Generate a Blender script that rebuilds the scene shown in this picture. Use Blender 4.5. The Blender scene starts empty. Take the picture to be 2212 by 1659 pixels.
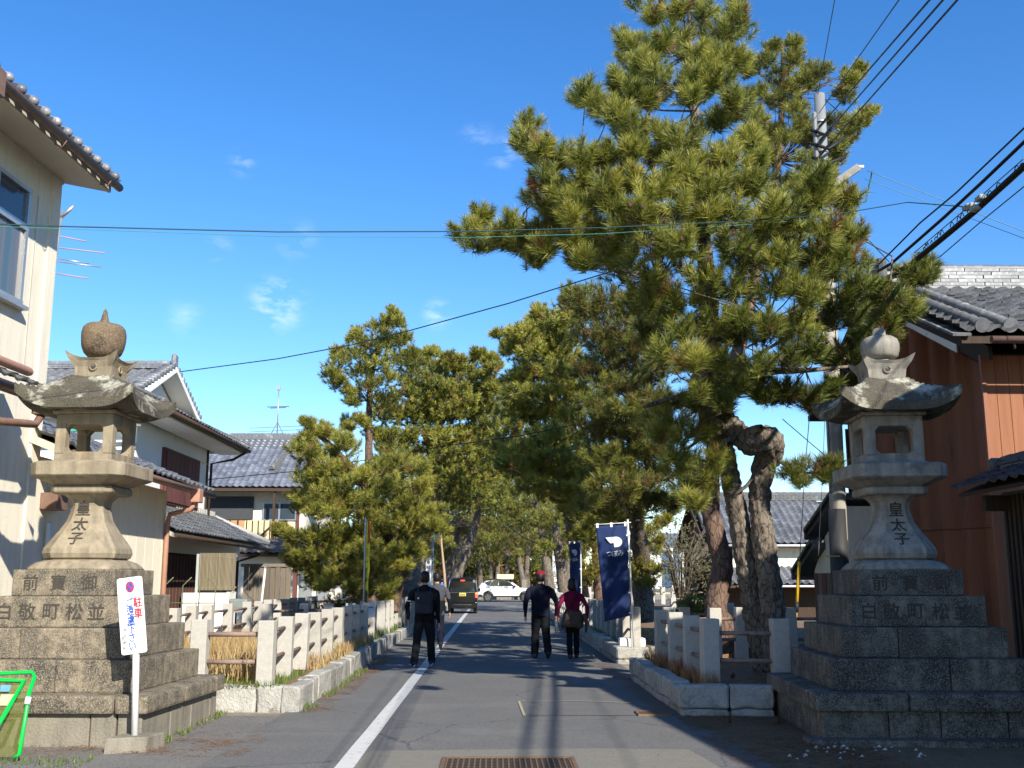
import bpy, bmesh, math, random
import numpy as np
from mathutils import Vector, Matrix, noise, Quaternion
R = math.radians
scene = bpy.context.scene
COL = scene.collection
rnd = random.Random(7)

# ------------------------------------------------------------ camera, world, sun
F_ = 2280.0
TH = math.atan(425.5 / F_)
PS = math.atan(38 * math.cos(TH) / F_)
FW = Vector((math.sin(PS) * math.cos(TH), math.cos(PS) * math.cos(TH), math.sin(TH)))
RT = Vector((math.cos(PS), -math.sin(PS), 0))
UP = RT.cross(FW)
EYE = Vector((0, 0, 1.6))
cam_d = bpy.data.cameras.new('camera')
cam_d.sensor_width = 36
cam_d.lens = F_ / 2212 * 36
cam_d.clip_start = 0.1
cam_d.clip_end = 3000
cam = bpy.data.objects.new('camera', cam_d)
COL.objects.link(cam)
cam.location = EYE
cam.rotation_euler = Matrix((RT, UP, -FW)).transposed().to_euler()
scene.camera = cam

SUN_EL, SUN_AZ = 31.0, 152.0
world = bpy.data.worlds.new('World')
scene.world = world
world.use_nodes = True
wn = world.node_tree
for n_ in list(wn.nodes):
    wn.nodes.remove(n_)
wout = wn.nodes.new('ShaderNodeOutputWorld')
wbg = wn.nodes.new('ShaderNodeBackground')
wbg.inputs[1].default_value = 0.112
sky = wn.nodes.new('ShaderNodeTexSky')
sky.sky_type = 'NISHITA'
sky.sun_disc = False
sky.sun_elevation = R(SUN_EL)
sky.sun_rotation = R(SUN_AZ)
sky.altitude = 0
sky.air_density = 1.0
sky.dust_density = 0.0
sky.ozone_density = 3.5
SKY_SAT = 1.28
hs = wn.nodes.new('ShaderNodeHueSaturation')
hs.inputs['Saturation'].default_value = SKY_SAT
hs.inputs['Value'].default_value = 1.18
hs.inputs['Hue'].default_value = 0.507
wn.links.new(sky.outputs[0], hs.inputs['Color'])


def pix_ray(x, y):
    return FW + RT * ((x - 1106) / F_) + UP * ((829.5 - y) / F_)


def RY(x, y, Y):
    d = pix_ray(x, y)
    return EYE + d * (Y / d.y)


def RX(x, y, X):
    d = pix_ray(x, y)
    return EYE + d * (X / d.x)


GZ = 0.1  # height of the road surface


def RZ(x, y, z=GZ):
    d = pix_ray(x, y)
    return EYE + d * ((z - 1.6) / d.z)


# thin wisps of cloud in the sky
tc = wn.nodes.new('ShaderNodeTexCoord')
nz = wn.nodes.new('ShaderNodeTexNoise')
nz.inputs['Scale'].default_value = 26
nz.inputs['Detail'].default_value = 7
nz.inputs['Roughness'].default_value = 0.62
mp = wn.nodes.new('ShaderNodeMapping')
mp.inputs['Scale'].default_value = (1, 1, 2.4)
wn.links.new(tc.outputs['Generated'], mp.inputs[0])
wn.links.new(mp.outputs[0], nz.inputs['Vector'])
acc = None
for (cx, cy, rad, amt) in [(600, 655, 90, .75), (525, 350, 45, .4), (945, 680, 50, .6), (1085, 330, 60, .4),
                           (1030, 300, 60, .25), (400, 685, 60, .3), (640, 520, 70, .25), (1380, 5, 50, .5),
                           (470, 540, 50, .25)]:
    d = pix_ray(cx, cy).normalized()
    vm = wn.nodes.new('ShaderNodeVectorMath')
    vm.operation = 'DISTANCE'
    vm.inputs[1].default_value = d
    nrm = wn.nodes.new('ShaderNodeVectorMath')
    nrm.operation = 'NORMALIZE'
    wn.links.new(tc.outputs['Generated'], nrm.inputs[0])
    wn.links.new(nrm.outputs[0], vm.inputs[0])
    mr = wn.nodes.new('ShaderNodeMapRange')
    mr.interpolation_type = 'SMOOTHERSTEP'
    mr.inputs[1].default_value = 0
    mr.inputs[2].default_value = rad / F_ * .95
    mr.inputs[3].default_value = amt
    mr.inputs[4].default_value = 0
    wn.links.new(vm.outputs['Value'], mr.inputs[0])
    if acc is None:
        acc = mr.outputs[0]
    else:
        mx = wn.nodes.new('ShaderNodeMath')
        mx.operation = 'MAXIMUM'
        wn.links.new(acc, mx.inputs[0])
        wn.links.new(mr.outputs[0], mx.inputs[1])
        acc = mx.outputs[0]
rp = wn.nodes.new('ShaderNodeMapRange')
rp.inputs[1].default_value = .46
rp.inputs[2].default_value = .78
wn.links.new(nz.outputs[0], rp.inputs[0])
ml = wn.nodes.new('ShaderNodeMath')
ml.operation = 'MULTIPLY'
wn.links.new(acc, ml.inputs[0])
wn.links.new(rp.outputs[0], ml.inputs[1])
mixc = wn.nodes.new('ShaderNodeMix')
mixc.data_type = 'RGBA'
mixc.inputs[7].default_value = (7.5, 8.0, 8.6, 1)
wn.links.new(ml.outputs[0], mixc.inputs[0])
wn.links.new(hs.outputs[0], mixc.inputs[6])
wn.links.new(mixc.outputs[2], wbg.inputs[0])
wn.links.new(wbg.outputs[0], wout.inputs[0])

sun_d = bpy.data.lights.new('sun', 'SUN')
sun_d.energy = 5.0
sun_d.angle = R(0.5)
sun_d.color = (1.0, 0.94, 0.83)
sun = bpy.data.objects.new('sun', sun_d)
COL.objects.link(sun)
TOSUN = Vector((math.sin(R(SUN_AZ)) * math.cos(R(SUN_EL)), math.cos(R(SUN_AZ)) * math.cos(R(SUN_EL)), math.sin(R(SUN_EL))))
sun.rotation_euler = TOSUN.to_track_quat('Z', 'Y').to_euler()
sun.location = (20, -30, 30)

scene.view_settings.view_transform = 'Standard'
scene.view_settings.look = 'None'
scene.view_settings.exposure = 0.76
scene.view_settings.gamma = 1
scene.view_settings.use_curve_mapping = False
scene.cycles.max_bounces = 6
scene.cycles.diffuse_bounces = 3
scene.cycles.transparent_max_bounces = 6

# ------------------------------------------------------------ materials
MATS = {}


def pbsdf(m):
    return m.node_tree.nodes['Principled BSDF']


def mat(name, c1, c2=None, rough=.8, scale=8, detail=6, bump=0.0, bscale=None, metal=0.0, c3=None, thr3=.62,
        scale3=3.0, stretch=(1, 1, 1), rvar=0.0, spec=.3, fleck=None, fscale=120, coords='Object', contrast=.25, bdist=.02,
        trans=0.0, emit=None, streak=None, crack=None):
    if name in MATS:
        return MATS[name]
    m = bpy.data.materials.new(name)
    m.use_nodes = True
    nt = m.node_tree
    N = nt.nodes
    Lk = nt.links
    b = N['Principled BSDF']
    b.inputs['Roughness'].default_value = rough
    b.inputs['Metallic'].default_value = metal
    b.inputs['Specular IOR Level'].default_value = spec
    if trans:
        b.inputs['Transmission Weight'].default_value = trans
    c1 = tuple(c1) + (1,)
    if c2 is None:
        c2 = tuple(x * .8 for x in c1[:3])
    c2 = tuple(c2) + (1,)
    t = N.new('ShaderNodeTexCoord')
    mpp = N.new('ShaderNodeMapping')
    mpp.inputs['Scale'].default_value = stretch
    Lk.new(t.outputs[coords], mpp.inputs[0])
    n1 = N.new('ShaderNodeTexNoise')
    n1.inputs['Scale'].default_value = scale
    n1.inputs['Detail'].default_value = detail
    n1.inputs['Roughness'].default_value = .65
    Lk.new(mpp.outputs[0], n1.inputs['Vector'])
    mr1 = N.new('ShaderNodeMapRange')
    mr1.inputs[1].default_value = .5 - contrast
    mr1.inputs[2].default_value = .5 + contrast
    Lk.new(n1.outputs[0], mr1.inputs[0])
    mx = N.new('ShaderNodeMix')
    mx.data_type = 'RGBA'
    mx.inputs[6].default_value = c1
    mx.inputs[7].default_value = c2
    Lk.new(mr1.outputs[0], mx.inputs[0])
    out = mx.outputs[2]

    def layer(fac, col):
        nonlocal out
        q = N.new('ShaderNodeMix')
        q.data_type = 'RGBA'
        q.inputs[7].default_value = tuple(col) + (1,)
        Lk.new(out, q.inputs[6])
        Lk.new(fac, q.inputs[0])
        out = q.outputs[2]
    if c3 is not None:
        n3 = N.new('ShaderNodeTexNoise')
        n3.inputs['Scale'].default_value = scale3
        n3.inputs['Detail'].default_value = 10
        n3.inputs['Roughness'].default_value = .72
        Lk.new(mpp.outputs[0], n3.inputs['Vector'])
        r3 = N.new('ShaderNodeMapRange')
        r3.inputs[1].default_value = thr3 - .05
        r3.inputs[2].default_value = thr3 + .05
        Lk.new(n3.outputs[0], r3.inputs[0])
        layer(r3.outputs[0], c3)
    if streak is not None:
        m4 = N.new('ShaderNodeMapping')
        m4.inputs['Scale'].default_value = (9, 9, .9)
        Lk.new(t.outputs[coords], m4.inputs[0])
        n4 = N.new('ShaderNodeTexNoise')
        n4.inputs['Scale'].default_value = 1.2
        n4.inputs['Detail'].default_value = 8
        n4.inputs['Roughness'].default_value = .6
        Lk.new(m4.outputs[0], n4.inputs['Vector'])
        r4 = N.new('ShaderNodeMapRange')
        r4.inputs[1].default_value = .46
        r4.inputs[2].default_value = .66
        r4.inputs[4].default_value = .75
        Lk.new(n4.outputs[0], r4.inputs[0])
        layer(r4.outputs[0], streak)
    if fleck is not None:
        n5 = N.new('ShaderNodeTexNoise')
        n5.inputs['Scale'].default_value = fscale
        n5.inputs['Detail'].default_value = 5
        n5.inputs['Roughness'].default_value = .7
        Lk.new(t.outputs[coords], n5.inputs['Vector'])
        r5 = N.new('ShaderNodeMapRange')
        r5.inputs[1].default_value = .47
        r5.inputs[2].default_value = .74
        Lk.new(n5.outputs[0], r5.inputs[0])
        layer(r5.outputs[0], fleck)
    if crack is not None:
        csc, cst, cw, ccol = crack
        m6 = N.new('ShaderNodeMapping')
        m6.inputs['Scale'].default_value = cst
        Lk.new(t.outputs[coords], m6.inputs[0])
        nd = N.new('ShaderNodeTexNoise')
        nd.inputs['Scale'].default_value = 9
        Lk.new(m6.outputs[0], nd.inputs['Vector'])
        ad = N.new('ShaderNodeMixRGB')
        ad.inputs[0].default_value = .09
        Lk.new(m6.outputs[0], ad.inputs[1])
        Lk.new(nd.outputs['Color'], ad.inputs[2])
        vo = N.new('ShaderNodeTexVoronoi')
        vo.feature = 'DISTANCE_TO_EDGE'
        vo.inputs['Scale'].default_value = csc
        Lk.new(ad.outputs[0], vo.inputs['Vector'])
        r6 = N.new('ShaderNodeMapRange')
        r6.inputs[1].default_value = 0
        r6.inputs[2].default_value = cw
        r6.inputs[3].default_value = .85
        r6.inputs[4].default_value = 0
        Lk.new(vo.outputs['Distance'], r6.inputs[0])
        layer(r6.outputs[0], ccol)
    if rvar:
        oi = N.new('ShaderNodeObjectInfo')
        h = N.new('ShaderNodeHueSaturation')
        mv = N.new('ShaderNodeMapRange')
        mv.inputs[3].default_value = 1 - rvar
        mv.inputs[4].default_value = 1 + rvar
        Lk.new(oi.outputs['Random'], mv.inputs[0])
        Lk.new(mv.outputs[0], h.inputs['Value'])
        Lk.new(out, h.inputs['Color'])
        out = h.outputs[0]
    Lk.new(out, b.inputs['Base Color'])
    if bump:
        nb = N.new('ShaderNodeTexNoise')
        nb.inputs['Scale'].default_value = bscale or scale * 4
        nb.inputs['Detail'].default_value = 6
        Lk.new(mpp.outputs[0], nb.inputs['Vector'])
        bp = N.new('ShaderNodeBump')
        bp.inputs['Strength'].default_value = bump
        bp.inputs['Distance'].default_value = bdist
        Lk.new(nb.outputs[0], bp.inputs['Height'])
        Lk.new(bp.outputs[0], b.inputs['Normal'])
    if emit:
        b.inputs['Emission Color'].default_value = tuple(emit[:3]) + (1,)
        b.inputs['Emission Strength'].default_value = emit[3]
    MATS[name] = m
    return m


def tile_mat(name, c1, c2, rough=.42, c3=None):
    """glazed clay tile: value changes from tile to tile and with weathering"""
    m = mat(name, c1, c2, rough=rough, scale=14, detail=5, bump=.25, bscale=90, rvar=.32, spec=.5, c3=c3, thr3=.6,
            scale3=2.2, contrast=.2, bdist=.004)
    return m


def foliage_mat(name, cols):
    m = bpy.data.materials.new(name)
    m.use_nodes = True
    nt = m.node_tree
    N = nt.nodes
    Lk = nt.links
    b = N['Principled BSDF']
    at = N.new('ShaderNodeAttribute')
    at.attribute_name = 'tint'
    cr = N.new('ShaderNodeValToRGB')
    e = cr.color_ramp.elements
    e[0].position = cols[0][0]
    e[0].color = cols[0][1] + (1,)
    e[1].position = cols[-1][0]
    e[1].color = cols[-1][1] + (1,)
    for p, c in cols[1:-1]:
        q = e.new(p)
        q.color = c + (1,)
    Lk.new(at.outputs['Fac'], cr.inputs[0])
    Lk.new(cr.outputs[0], b.inputs['Base Color'])
    b.inputs['Roughness'].default_value = .48
    b.inputs['Specular IOR Level'].default_value = .45
    tr = N.new('ShaderNodeBsdfTranslucent')
    Lk.new(cr.outputs[0], tr.inputs[0])
    ms = N.new('ShaderNodeMixShader')
    ms.inputs[0].default_value = .33
    Lk.new(b.outputs[0], ms.inputs[1])
    Lk.new(tr.outputs[0], ms.inputs[2])
    Lk.new(ms.outputs[0], N['Material Output'].inputs[0])
    return m


# ------------------------------------------------------------ object helpers
ORG = {}


def thing(name, label, cat, loc=(0, 0, 0), group=None, rz=0.0):
    o = bpy.data.objects.new(name, None)
    COL.objects.link(o)
    o.location = loc
    o.rotation_euler = (0, 0, rz)
    o.empty_display_size = .1
    o['label'] = label
    o['category'] = cat
    if group:
        o['group'] = group
    ORG[o.name] = Vector(loc)
    return o


def link(o, parent=None, kind=None, label=None):
    COL.objects.link(o)
    if parent is not None:
        o.parent = parent
        ORG[o.name] = ORG[parent.name]
    else:
        ORG[o.name] = Vector((0, 0, 0))
    if kind:
        o['kind'] = kind
    if label:
        o['label'] = label
    return o


class MB:
    def __init__(s):
        s.v = []
        s.f = []
        s.m = []
        s.s = []

    def add(s, vs, fs, mi=0, smooth=False):
        k = len(s.v)
        s.v += [tuple(p) for p in vs]
        for f in fs:
            s.f.append(tuple(k + i for i in f))
            s.m.append(mi)
            s.s.append(smooth)
        return s

    def box(s, x0, x1, y0, y1, z0, z1, mi=0):
        vs = [(x, y, z) for z in (z0, z1) for y in (y0, y1) for x in (x0, x1)]
        return s.add(vs, [(0, 2, 3, 1), (4, 5, 7, 6), (0, 1, 5, 4), (2, 6, 7, 3), (0, 4, 6, 2), (1, 3, 7, 5)], mi)

    def obox(s, c, a, b, d, mi=0):
        c, a, b, d = Vector(c), Vector(a), Vector(b), Vector(d)
        vs = [c + a * i + b * j + d * k for k in (-1, 1) for j in (-1, 1) for i in (-1, 1)]
        fs = [(0, 2, 3, 1), (4, 5, 7, 6), (0, 1, 5, 4), (2, 6, 7, 3), (0, 4, 6, 2), (1, 3, 7, 5)]
        if a.cross(b).dot(d) < 0:
            fs = [f[::-1] for f in fs]
        return s.add(vs, fs, mi)

    def tube(s, pts, rad, n=8, mi=0, cap=True, smooth=True, round_=False):
        pts = [Vector(p) for p in pts]
        if not hasattr(rad, '__len__'):
            rad = [rad] * len(pts)
        rad = list(rad)
        if round_:
            a0 = (pts[0] - pts[1]).normalized()
            a1 = (pts[-1] - pts[-2]).normalized()
            mn = lambda r: min(r) if hasattr(r, '__len__') else r
            sc_ = lambda r, k: (r[0] * k, r[1] * k) if hasattr(r, '__len__') else r * k
            q0, q1 = mn(rad[0]), mn(rad[-1])
            pre = [(pts[0] + a0 * q0 * .95, sc_(rad[0], .25)), (pts[0] + a0 * q0 * .6, sc_(rad[0], .8))]
            post = [(pts[-1] + a1 * q1 * .6, sc_(rad[-1], .8)), (pts[-1] + a1 * q1 * .95, sc_(rad[-1], .25))]
            pts = [p for p, _ in pre] + pts + [p for p, _ in post]
            rad = [r for _, r in pre] + rad + [r for _, r in post]
        ax = None
        vs = []
        for i, p in enumerate(pts):
            t = (pts[min(i + 1, len(pts) - 1)] - pts[max(i - 1, 0)]).normalized()
            if ax is None:
                ax = t.orthogonal().normalized()
            ax = (ax - t * ax.dot(t)).normalized()
            by = t.cross(ax)
            r = rad[i]
            rx, ry = (r if hasattr(r, '__len__') else (r, r))
            for k in range(n):
                a = 2 * math.pi * k / n
                vs.append(p + ax * math.cos(a) * rx + by * math.sin(a) * ry)
        fs = []
        for i in range(len(pts) - 1):
            for k in range(n):
                a, b = i * n + k, i * n + (k + 1) % n
                fs.append((a, b, b + n, a + n))
        s.add(vs, fs, mi, smooth)
        if cap:
            k0 = len(s.v) - len(vs)
            s.f.append(tuple(k0 + i for i in reversed(range(n))))
            s.f.append(tuple(k0 + (len(pts) - 1) * n + i for i in range(n)))
            s.m += [mi, mi]
            s.s += [False, False]
        return s

    def lathe(s, prof, n=24, c=(0, 0, 0), mi=0, smooth=True):
        c = Vector(c)
        vs = []
        for r, z in prof:
            for k in range(n):
                a = 2 * math.pi * k / n
                vs.append((c.x + r * math.cos(a), c.y + r * math.sin(a), c.z + z))
        fs = []
        for i in range(len(prof) - 1):
            for k in range(n):
                a, b = i * n + k, i * n + (k + 1) % n
                fs.append((a, b, b + n, a + n))
        fs.append(tuple(reversed(range(n))))
        fs.append(tuple((len(prof) - 1) * n + i for i in range(n)))
        return s.add(vs, fs, mi, smooth)

    def loft(s, rings, mi=0, smooth=False, cap=True):
        n = len(rings[0])
        vs = [p for r in rings for p in r]
        fs = []
        for i in range(len(rings) - 1):
            for k in range(n):
                a, b = i * n + k, i * n + (k + 1) % n
                fs.append((a, b, b + n, a + n))
        if cap:
            fs.append(tuple(reversed(range(n))))
            fs.append(tuple((len(rings) - 1) * n + i for i in range(n)))
        return s.add(vs, fs, mi, smooth)

    def prism(s, poly, ext, mi=0):
        """poly: list of 3d points, extruded by vector ext"""
        ext = Vector(ext)
        a = [Vector(p) for p in poly]
        b = [p + ext for p in a]
        return s.loft([a, b], mi)

    def build(s, name, mats, parent=None, kind=None, label=None, world=True, bevel=0, seg=1, rough=0.0, rs=6.0, recalc=True):
        me = bpy.data.meshes.new(name)
        if world and parent is not None:
            o0 = ORG[parent.name]
            vv = [(x - o0.x, y - o0.y, z - o0.z) for x, y, z in s.v]
        else:
            vv = s.v
        me.from_pydata(vv, [], s.f)
        me.polygons.foreach_set('material_index', s.m)
        me.polygons.foreach_set('use_smooth', s.s)
        for m_ in (mats if isinstance(mats, (list, tuple)) else [mats]):
            me.materials.append(m_)
        if bevel or recalc:
            bm = bmesh.new()
            bm.from_mesh(me)
            if recalc:
                bmesh.ops.recalc_face_normals(bm, faces=bm.faces)
            if bevel:
                es = [e for e in bm.edges if len(e.link_faces) == 2 and e.calc_face_angle(0) > .5]
                bmesh.ops.bevel(bm, geom=es, offset=bevel, segments=seg, affect='EDGES', profile=.6)
            bm.to_mesh(me)
            bm.free()
        if rough:
            for v in me.vertices:
                nn = noise.noise_vector(v.co * rs) * rough + noise.noise_vector(v.co * rs * 3.1) * rough * .5
                v.co += nn
        me.update()
        o = bpy.data.objects.new(name, me)
        return link(o, parent, kind, label)


def np_mesh(name, verts, faces, mt, parent=None, attrs=None, kind=None, label=None, smooth=False):
    """fast mesh from numpy arrays; faces (n,3) or (n,4)"""
    me = bpy.data.meshes.new(name)
    verts = np.asarray(verts, dtype=np.float32)
    if parent is not None:
        verts = verts - np.array(ORG[parent.name], dtype=np.float32)
    faces = np.asarray(faces, dtype=np.int32)
    nf, k = faces.shape
    me.vertices.add(len(verts))
    me.vertices.foreach_set('co', verts.ravel())
    me.loops.add(nf * k)
    me.loops.foreach_set('vertex_index', faces.ravel())
    me.polygons.add(nf)
    me.polygons.foreach_set('loop_start', np.arange(0, nf * k, k, dtype=np.int32))
    me.polygons.foreach_set('loop_total', np.full(nf, k, dtype=np.int32))
    if smooth:
        me.polygons.foreach_set('use_smooth', np.ones(nf, dtype=bool))
    me.materials.append(mt)
    for a, arr in (attrs or {}).items():
        at = me.attributes.new(a, 'FLOAT', 'POINT')
        at.data.foreach_set('value', np.asarray(arr, dtype=np.float32))
    me.update(calc_edges=True)
    o = bpy.data.objects.new(name, me)
    return link(o, parent, kind, label)


def copy_tree(o, parent=None):
    c = o.copy()
    COL.objects.link(c)
    c.parent = parent
    ORG[c.name] = ORG[o.name] if parent is None else ORG[parent.name]
    for ch in list(o.children):
        copy_tree(ch, c)
    return c


def inst(mesh, name, M, parent, mt=None):
    """object that shares a mesh, placed by world matrix M under a thing that is not rotated"""
    o = bpy.data.objects.new(name, mesh)
    COL.objects.link(o)
    o.parent = parent
    ORG[o.name] = ORG[parent.name]
    o.matrix_local = Matrix.Translation(-ORG[parent.name]) @ M
    return o


_txt = {}


def text_mesh(body, extrude=0.0, bold=0.0):
    key = (body, extrude, bold)
    if key in _txt:
        return _txt[key]
    c = bpy.data.curves.new('text', 'FONT')
    c.body = body
    c.size = 1
    c.extrude = extrude
    c.resolution_u = 2
    c.align_x = 'CENTER'
    c.align_y = 'CENTER'
    o = bpy.data.objects.new('text', c)
    COL.objects.link(o)
    bpy.context.view_layer.update()
    me = bpy.data.meshes.new_from_object(o.evaluated_get(bpy.context.evaluated_depsgraph_get()))
    bpy.data.objects.remove(o)
    bpy.data.curves.remove(c)
    if bold:
        bmt = bmesh.new()
        for q, (dx, dy) in enumerate(((bold, 0), (-bold, 0), (0, bold), (0, -bold))):
            k0 = me.copy()
            k0.transform(Matrix.Translation((dx, dy, -.0025 * (q + 1))))
            bmt.from_mesh(k0)
            bpy.data.meshes.remove(k0)
        bmt.from_mesh(me)
        bmt.to_mesh(me)
        bmt.free()
    xs = [v.co.x for v in me.vertices] or [0]
    ys = [v.co.y for v in me.vertices] or [0]
    cx, cy = (min(xs) + max(xs)) / 2, (min(ys) + max(ys)) / 2
    if len(body) == 1:
        for v in me.vertices:
            v.co.x -= cx
            v.co.y -= cy
    _txt[key] = me
    return me


def put_text(body, name, mt, parent, pos, right, up, size, extrude=0.0, bold=0.0, sx=1.0, world=True):
    me = text_mesh(body, extrude, bold).copy()
    me.materials.clear()
    me.materials.append(mt)
    right, up = Vector(right).normalized(), Vector(up).normalized()
    nn = right.cross(up)
    M = Matrix((right * size * sx, up * size, nn * size)).transposed().to_4x4()
    M.translation = Vector(pos) - (ORG[parent.name] if world else Vector())
    me.transform(M)
    o = bpy.data.objects.new(name, me)
    COL.objects.link(o)
    o.parent = parent
    ORG[o.name] = ORG[parent.name]
    return o


def structure(name, mb, mt, **k):
    return mb.build(name, mt, None, kind='structure', **k)


# ------------------------------------------------------------ tiles
def tile_mesh(w, l, mt, amp=.035, lip=.03, nseg=6):
    vs, fs = [], []
    prof = []
    for i in range(nseg + 1):
        t = i / nseg
        h = amp * (math.cos(2 * math.pi * t * .92 + .35) * .5 + .5) if amp else 0
        prof.append((t * w * 1.03, h))
    for x, h in prof:
        vs += [(x, 0, h), (x, 0, h + lip), (x, l * 1.12, h * 1.0 + .004)]
    for i in range(nseg):
        a, b = i * 3, (i + 1) * 3
        fs += [(a, b, b + 1, a + 1), (a + 1, b + 1, b + 2, a + 2)]
    me = bpy.data.meshes.new('roof_tile')
    me.from_pydata(vs, [], fs)
    me.materials.append(mt)
    for p in me.polygons:
        p.use_smooth = False
    me.update()
    return me


def tile_roof(parent, p0, u, v, nu, nv, mt, tw=.28, tl=.24, maxobj=300, amp=.035, lip=.03, clip=None, jit=.006, name='roof_tile', flip=False):
    """lays interlocking tiles from eave corner p0 along u (unit) and up the slope v (unit)"""
    p0, u, v = Vector(p0), Vector(u).normalized(), Vector(v).normalized()
    n = u.cross(v)
    uu = u
    if n.z < 0:
        n = -n
    me = tile_mesh(tw, tl, mt, amp, lip)
    if u.cross(v).z < 0:
        # mirror so that the tile keeps its face up
        for vt in me.vertices:
            vt.co.x = tw - vt.co.x
        me.flip_normals()
        base = lambda i: p0 + u * ((i + 1) * tw)
        uu = -u
    else:
        base = lambda i: p0 + u * (i * tw)
    cells = []
    for j in range(nv):
        for i in range(nu):
            p = base(i) + v * (j * tl)
            if clip and not clip(p + u * tw * (.5 if uu is u else -.5), i, j):
                continue
            cells.append(((p - EYE).length, i, j, p))
    cells.sort(key=lambda c: c[0])
    rest = []
    for k, (_, i, j, p) in enumerate(cells):
        p = p + n * rnd.uniform(0, jit) + v * rnd.uniform(-jit, jit)
        q = v + n * rnd.uniform(-.015, .015)
        M = Matrix((uu, q.normalized(), uu.cross(q).normalized())).transposed().to_4x4()
        M.translation = p
        if k < maxobj:
            inst(me, name, M, parent)
        else:
            rest.append(M)
    if rest:
        tv = np.array([tuple(x.co) + (1,) for x in me.vertices])
        tf = np.array([tuple(p.vertices) for p in me.polygons])
        V = np.concatenate([(np.array(M) @ tv.T).T[:, :3] for M in rest])
        Fc = np.concatenate([tf + k * len(tv) for k in range(len(rest))])
        np_mesh('tile_field', V, Fc, mt, parent, kind='stuff')
    return me


# ------------------------------------------------------------ foliage
def unit(a):
    return a / (np.linalg.norm(a, axis=-1, keepdims=True) + 1e-9)


def needles(C, D, rs, k, L, w, shoot=.16, tint=None):
    n = len(C)
    t = rs.uniform(-1, .12, (n, k, 1))
    base = C[:, None] + D[:, None] * t * shoot
    A = unit(np.cross(D, rs.normal(size=(n, 3))))
    B = np.cross(D, A)
    phi = np.radians(rs.uniform(12, 52, (n, k, 1)) + np.clip(-t, 0, 1) * 28)
    az = rs.uniform(0, 2 * np.pi, (n, k, 1))
    d = D[:, None] * np.cos(phi) + (A[:, None] * np.cos(az) + B[:, None] * np.sin(az)) * np.sin(phi)
    tip = base + d * (L * rs.uniform(.75, 1.15, (n, k, 1)))
    tip[..., 2] -= L * .06
    side = unit(np.cross(d, rs.normal(size=(n, k, 3)))) * (w * .5)
    V = np.stack([base - side, base + side, tip], 2).reshape(-1, 3)
    Fc = np.arange(len(V)).reshape(-1, 3)
    if tint is None:
        tint = rs.uniform(.3, .8, n)
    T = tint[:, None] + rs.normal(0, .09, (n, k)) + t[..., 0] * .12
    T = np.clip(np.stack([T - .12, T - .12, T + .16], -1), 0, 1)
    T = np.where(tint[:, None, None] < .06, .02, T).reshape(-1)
    return V, Fc, T


def crown(parent, lobes, Yf, rs, mt, per=14, layers=3, dY=.8, k=60, L=.13, w=.009, rpx=50, shoot=.16, up=.85, brown=.03,
          name='crown', back=1.0, flat=.75, tint_mu=.55):
    Cs, Ds, Ts = [], [], []
    cen = []
    for lb in lobes:
        x, y = lb[0], lb[1]
        r = lb[2] if len(lb) > 2 else rpx
        y0 = Yf(x, y)
        lt = rs.normal(0, .07)
        for l in range(layers):
            Yl = y0 + l * dY * rs.uniform(.7, 1.3)
            c = RY(x + rs.normal() * r * .38 * (l > 0), y + rs.normal() * r * .32 * (l > 0) + l * r * .12, Yl)
            rw = r / F_ * Yl * (1 if l == 0 else back)
            c = np.array(c)
            cen.append(c)
            m = per if l == 0 else max(4, int(per * .8))
            d = unit(rs.normal(size=(m, 3)))
            d[:, 2] = np.where(d[:, 2] < -.35, -d[:, 2], d[:, 2])
            rr = rs.uniform(.45, 1.0, (m, 1))
            P = c + d * rr * rw * np.array([1, 1, flat])
            Dd = unit(d + np.array([0, 0, up]) + rs.normal(0, .25, (m, 3)))
            Cs.append(P)
            Ds.append(Dd)
            tt = rs.normal(tint_mu(x, y) if callable(tint_mu) else tint_mu, .12, m) + lt
            tt = np.where(rs.uniform(size=m) < brown, .02, np.clip(tt, .12, 1))
            Ts.append(tt)
    Cs, Ds, Ts = np.concatenate(Cs), np.concatenate(Ds), np.concatenate(Ts)
    V, Fc, T = needles(Cs, Ds, rs, k, L, w, shoot, Ts)
    o = np_mesh(name, V, Fc, mt, parent, {'tint': T})
    return o, cen, Cs


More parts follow.
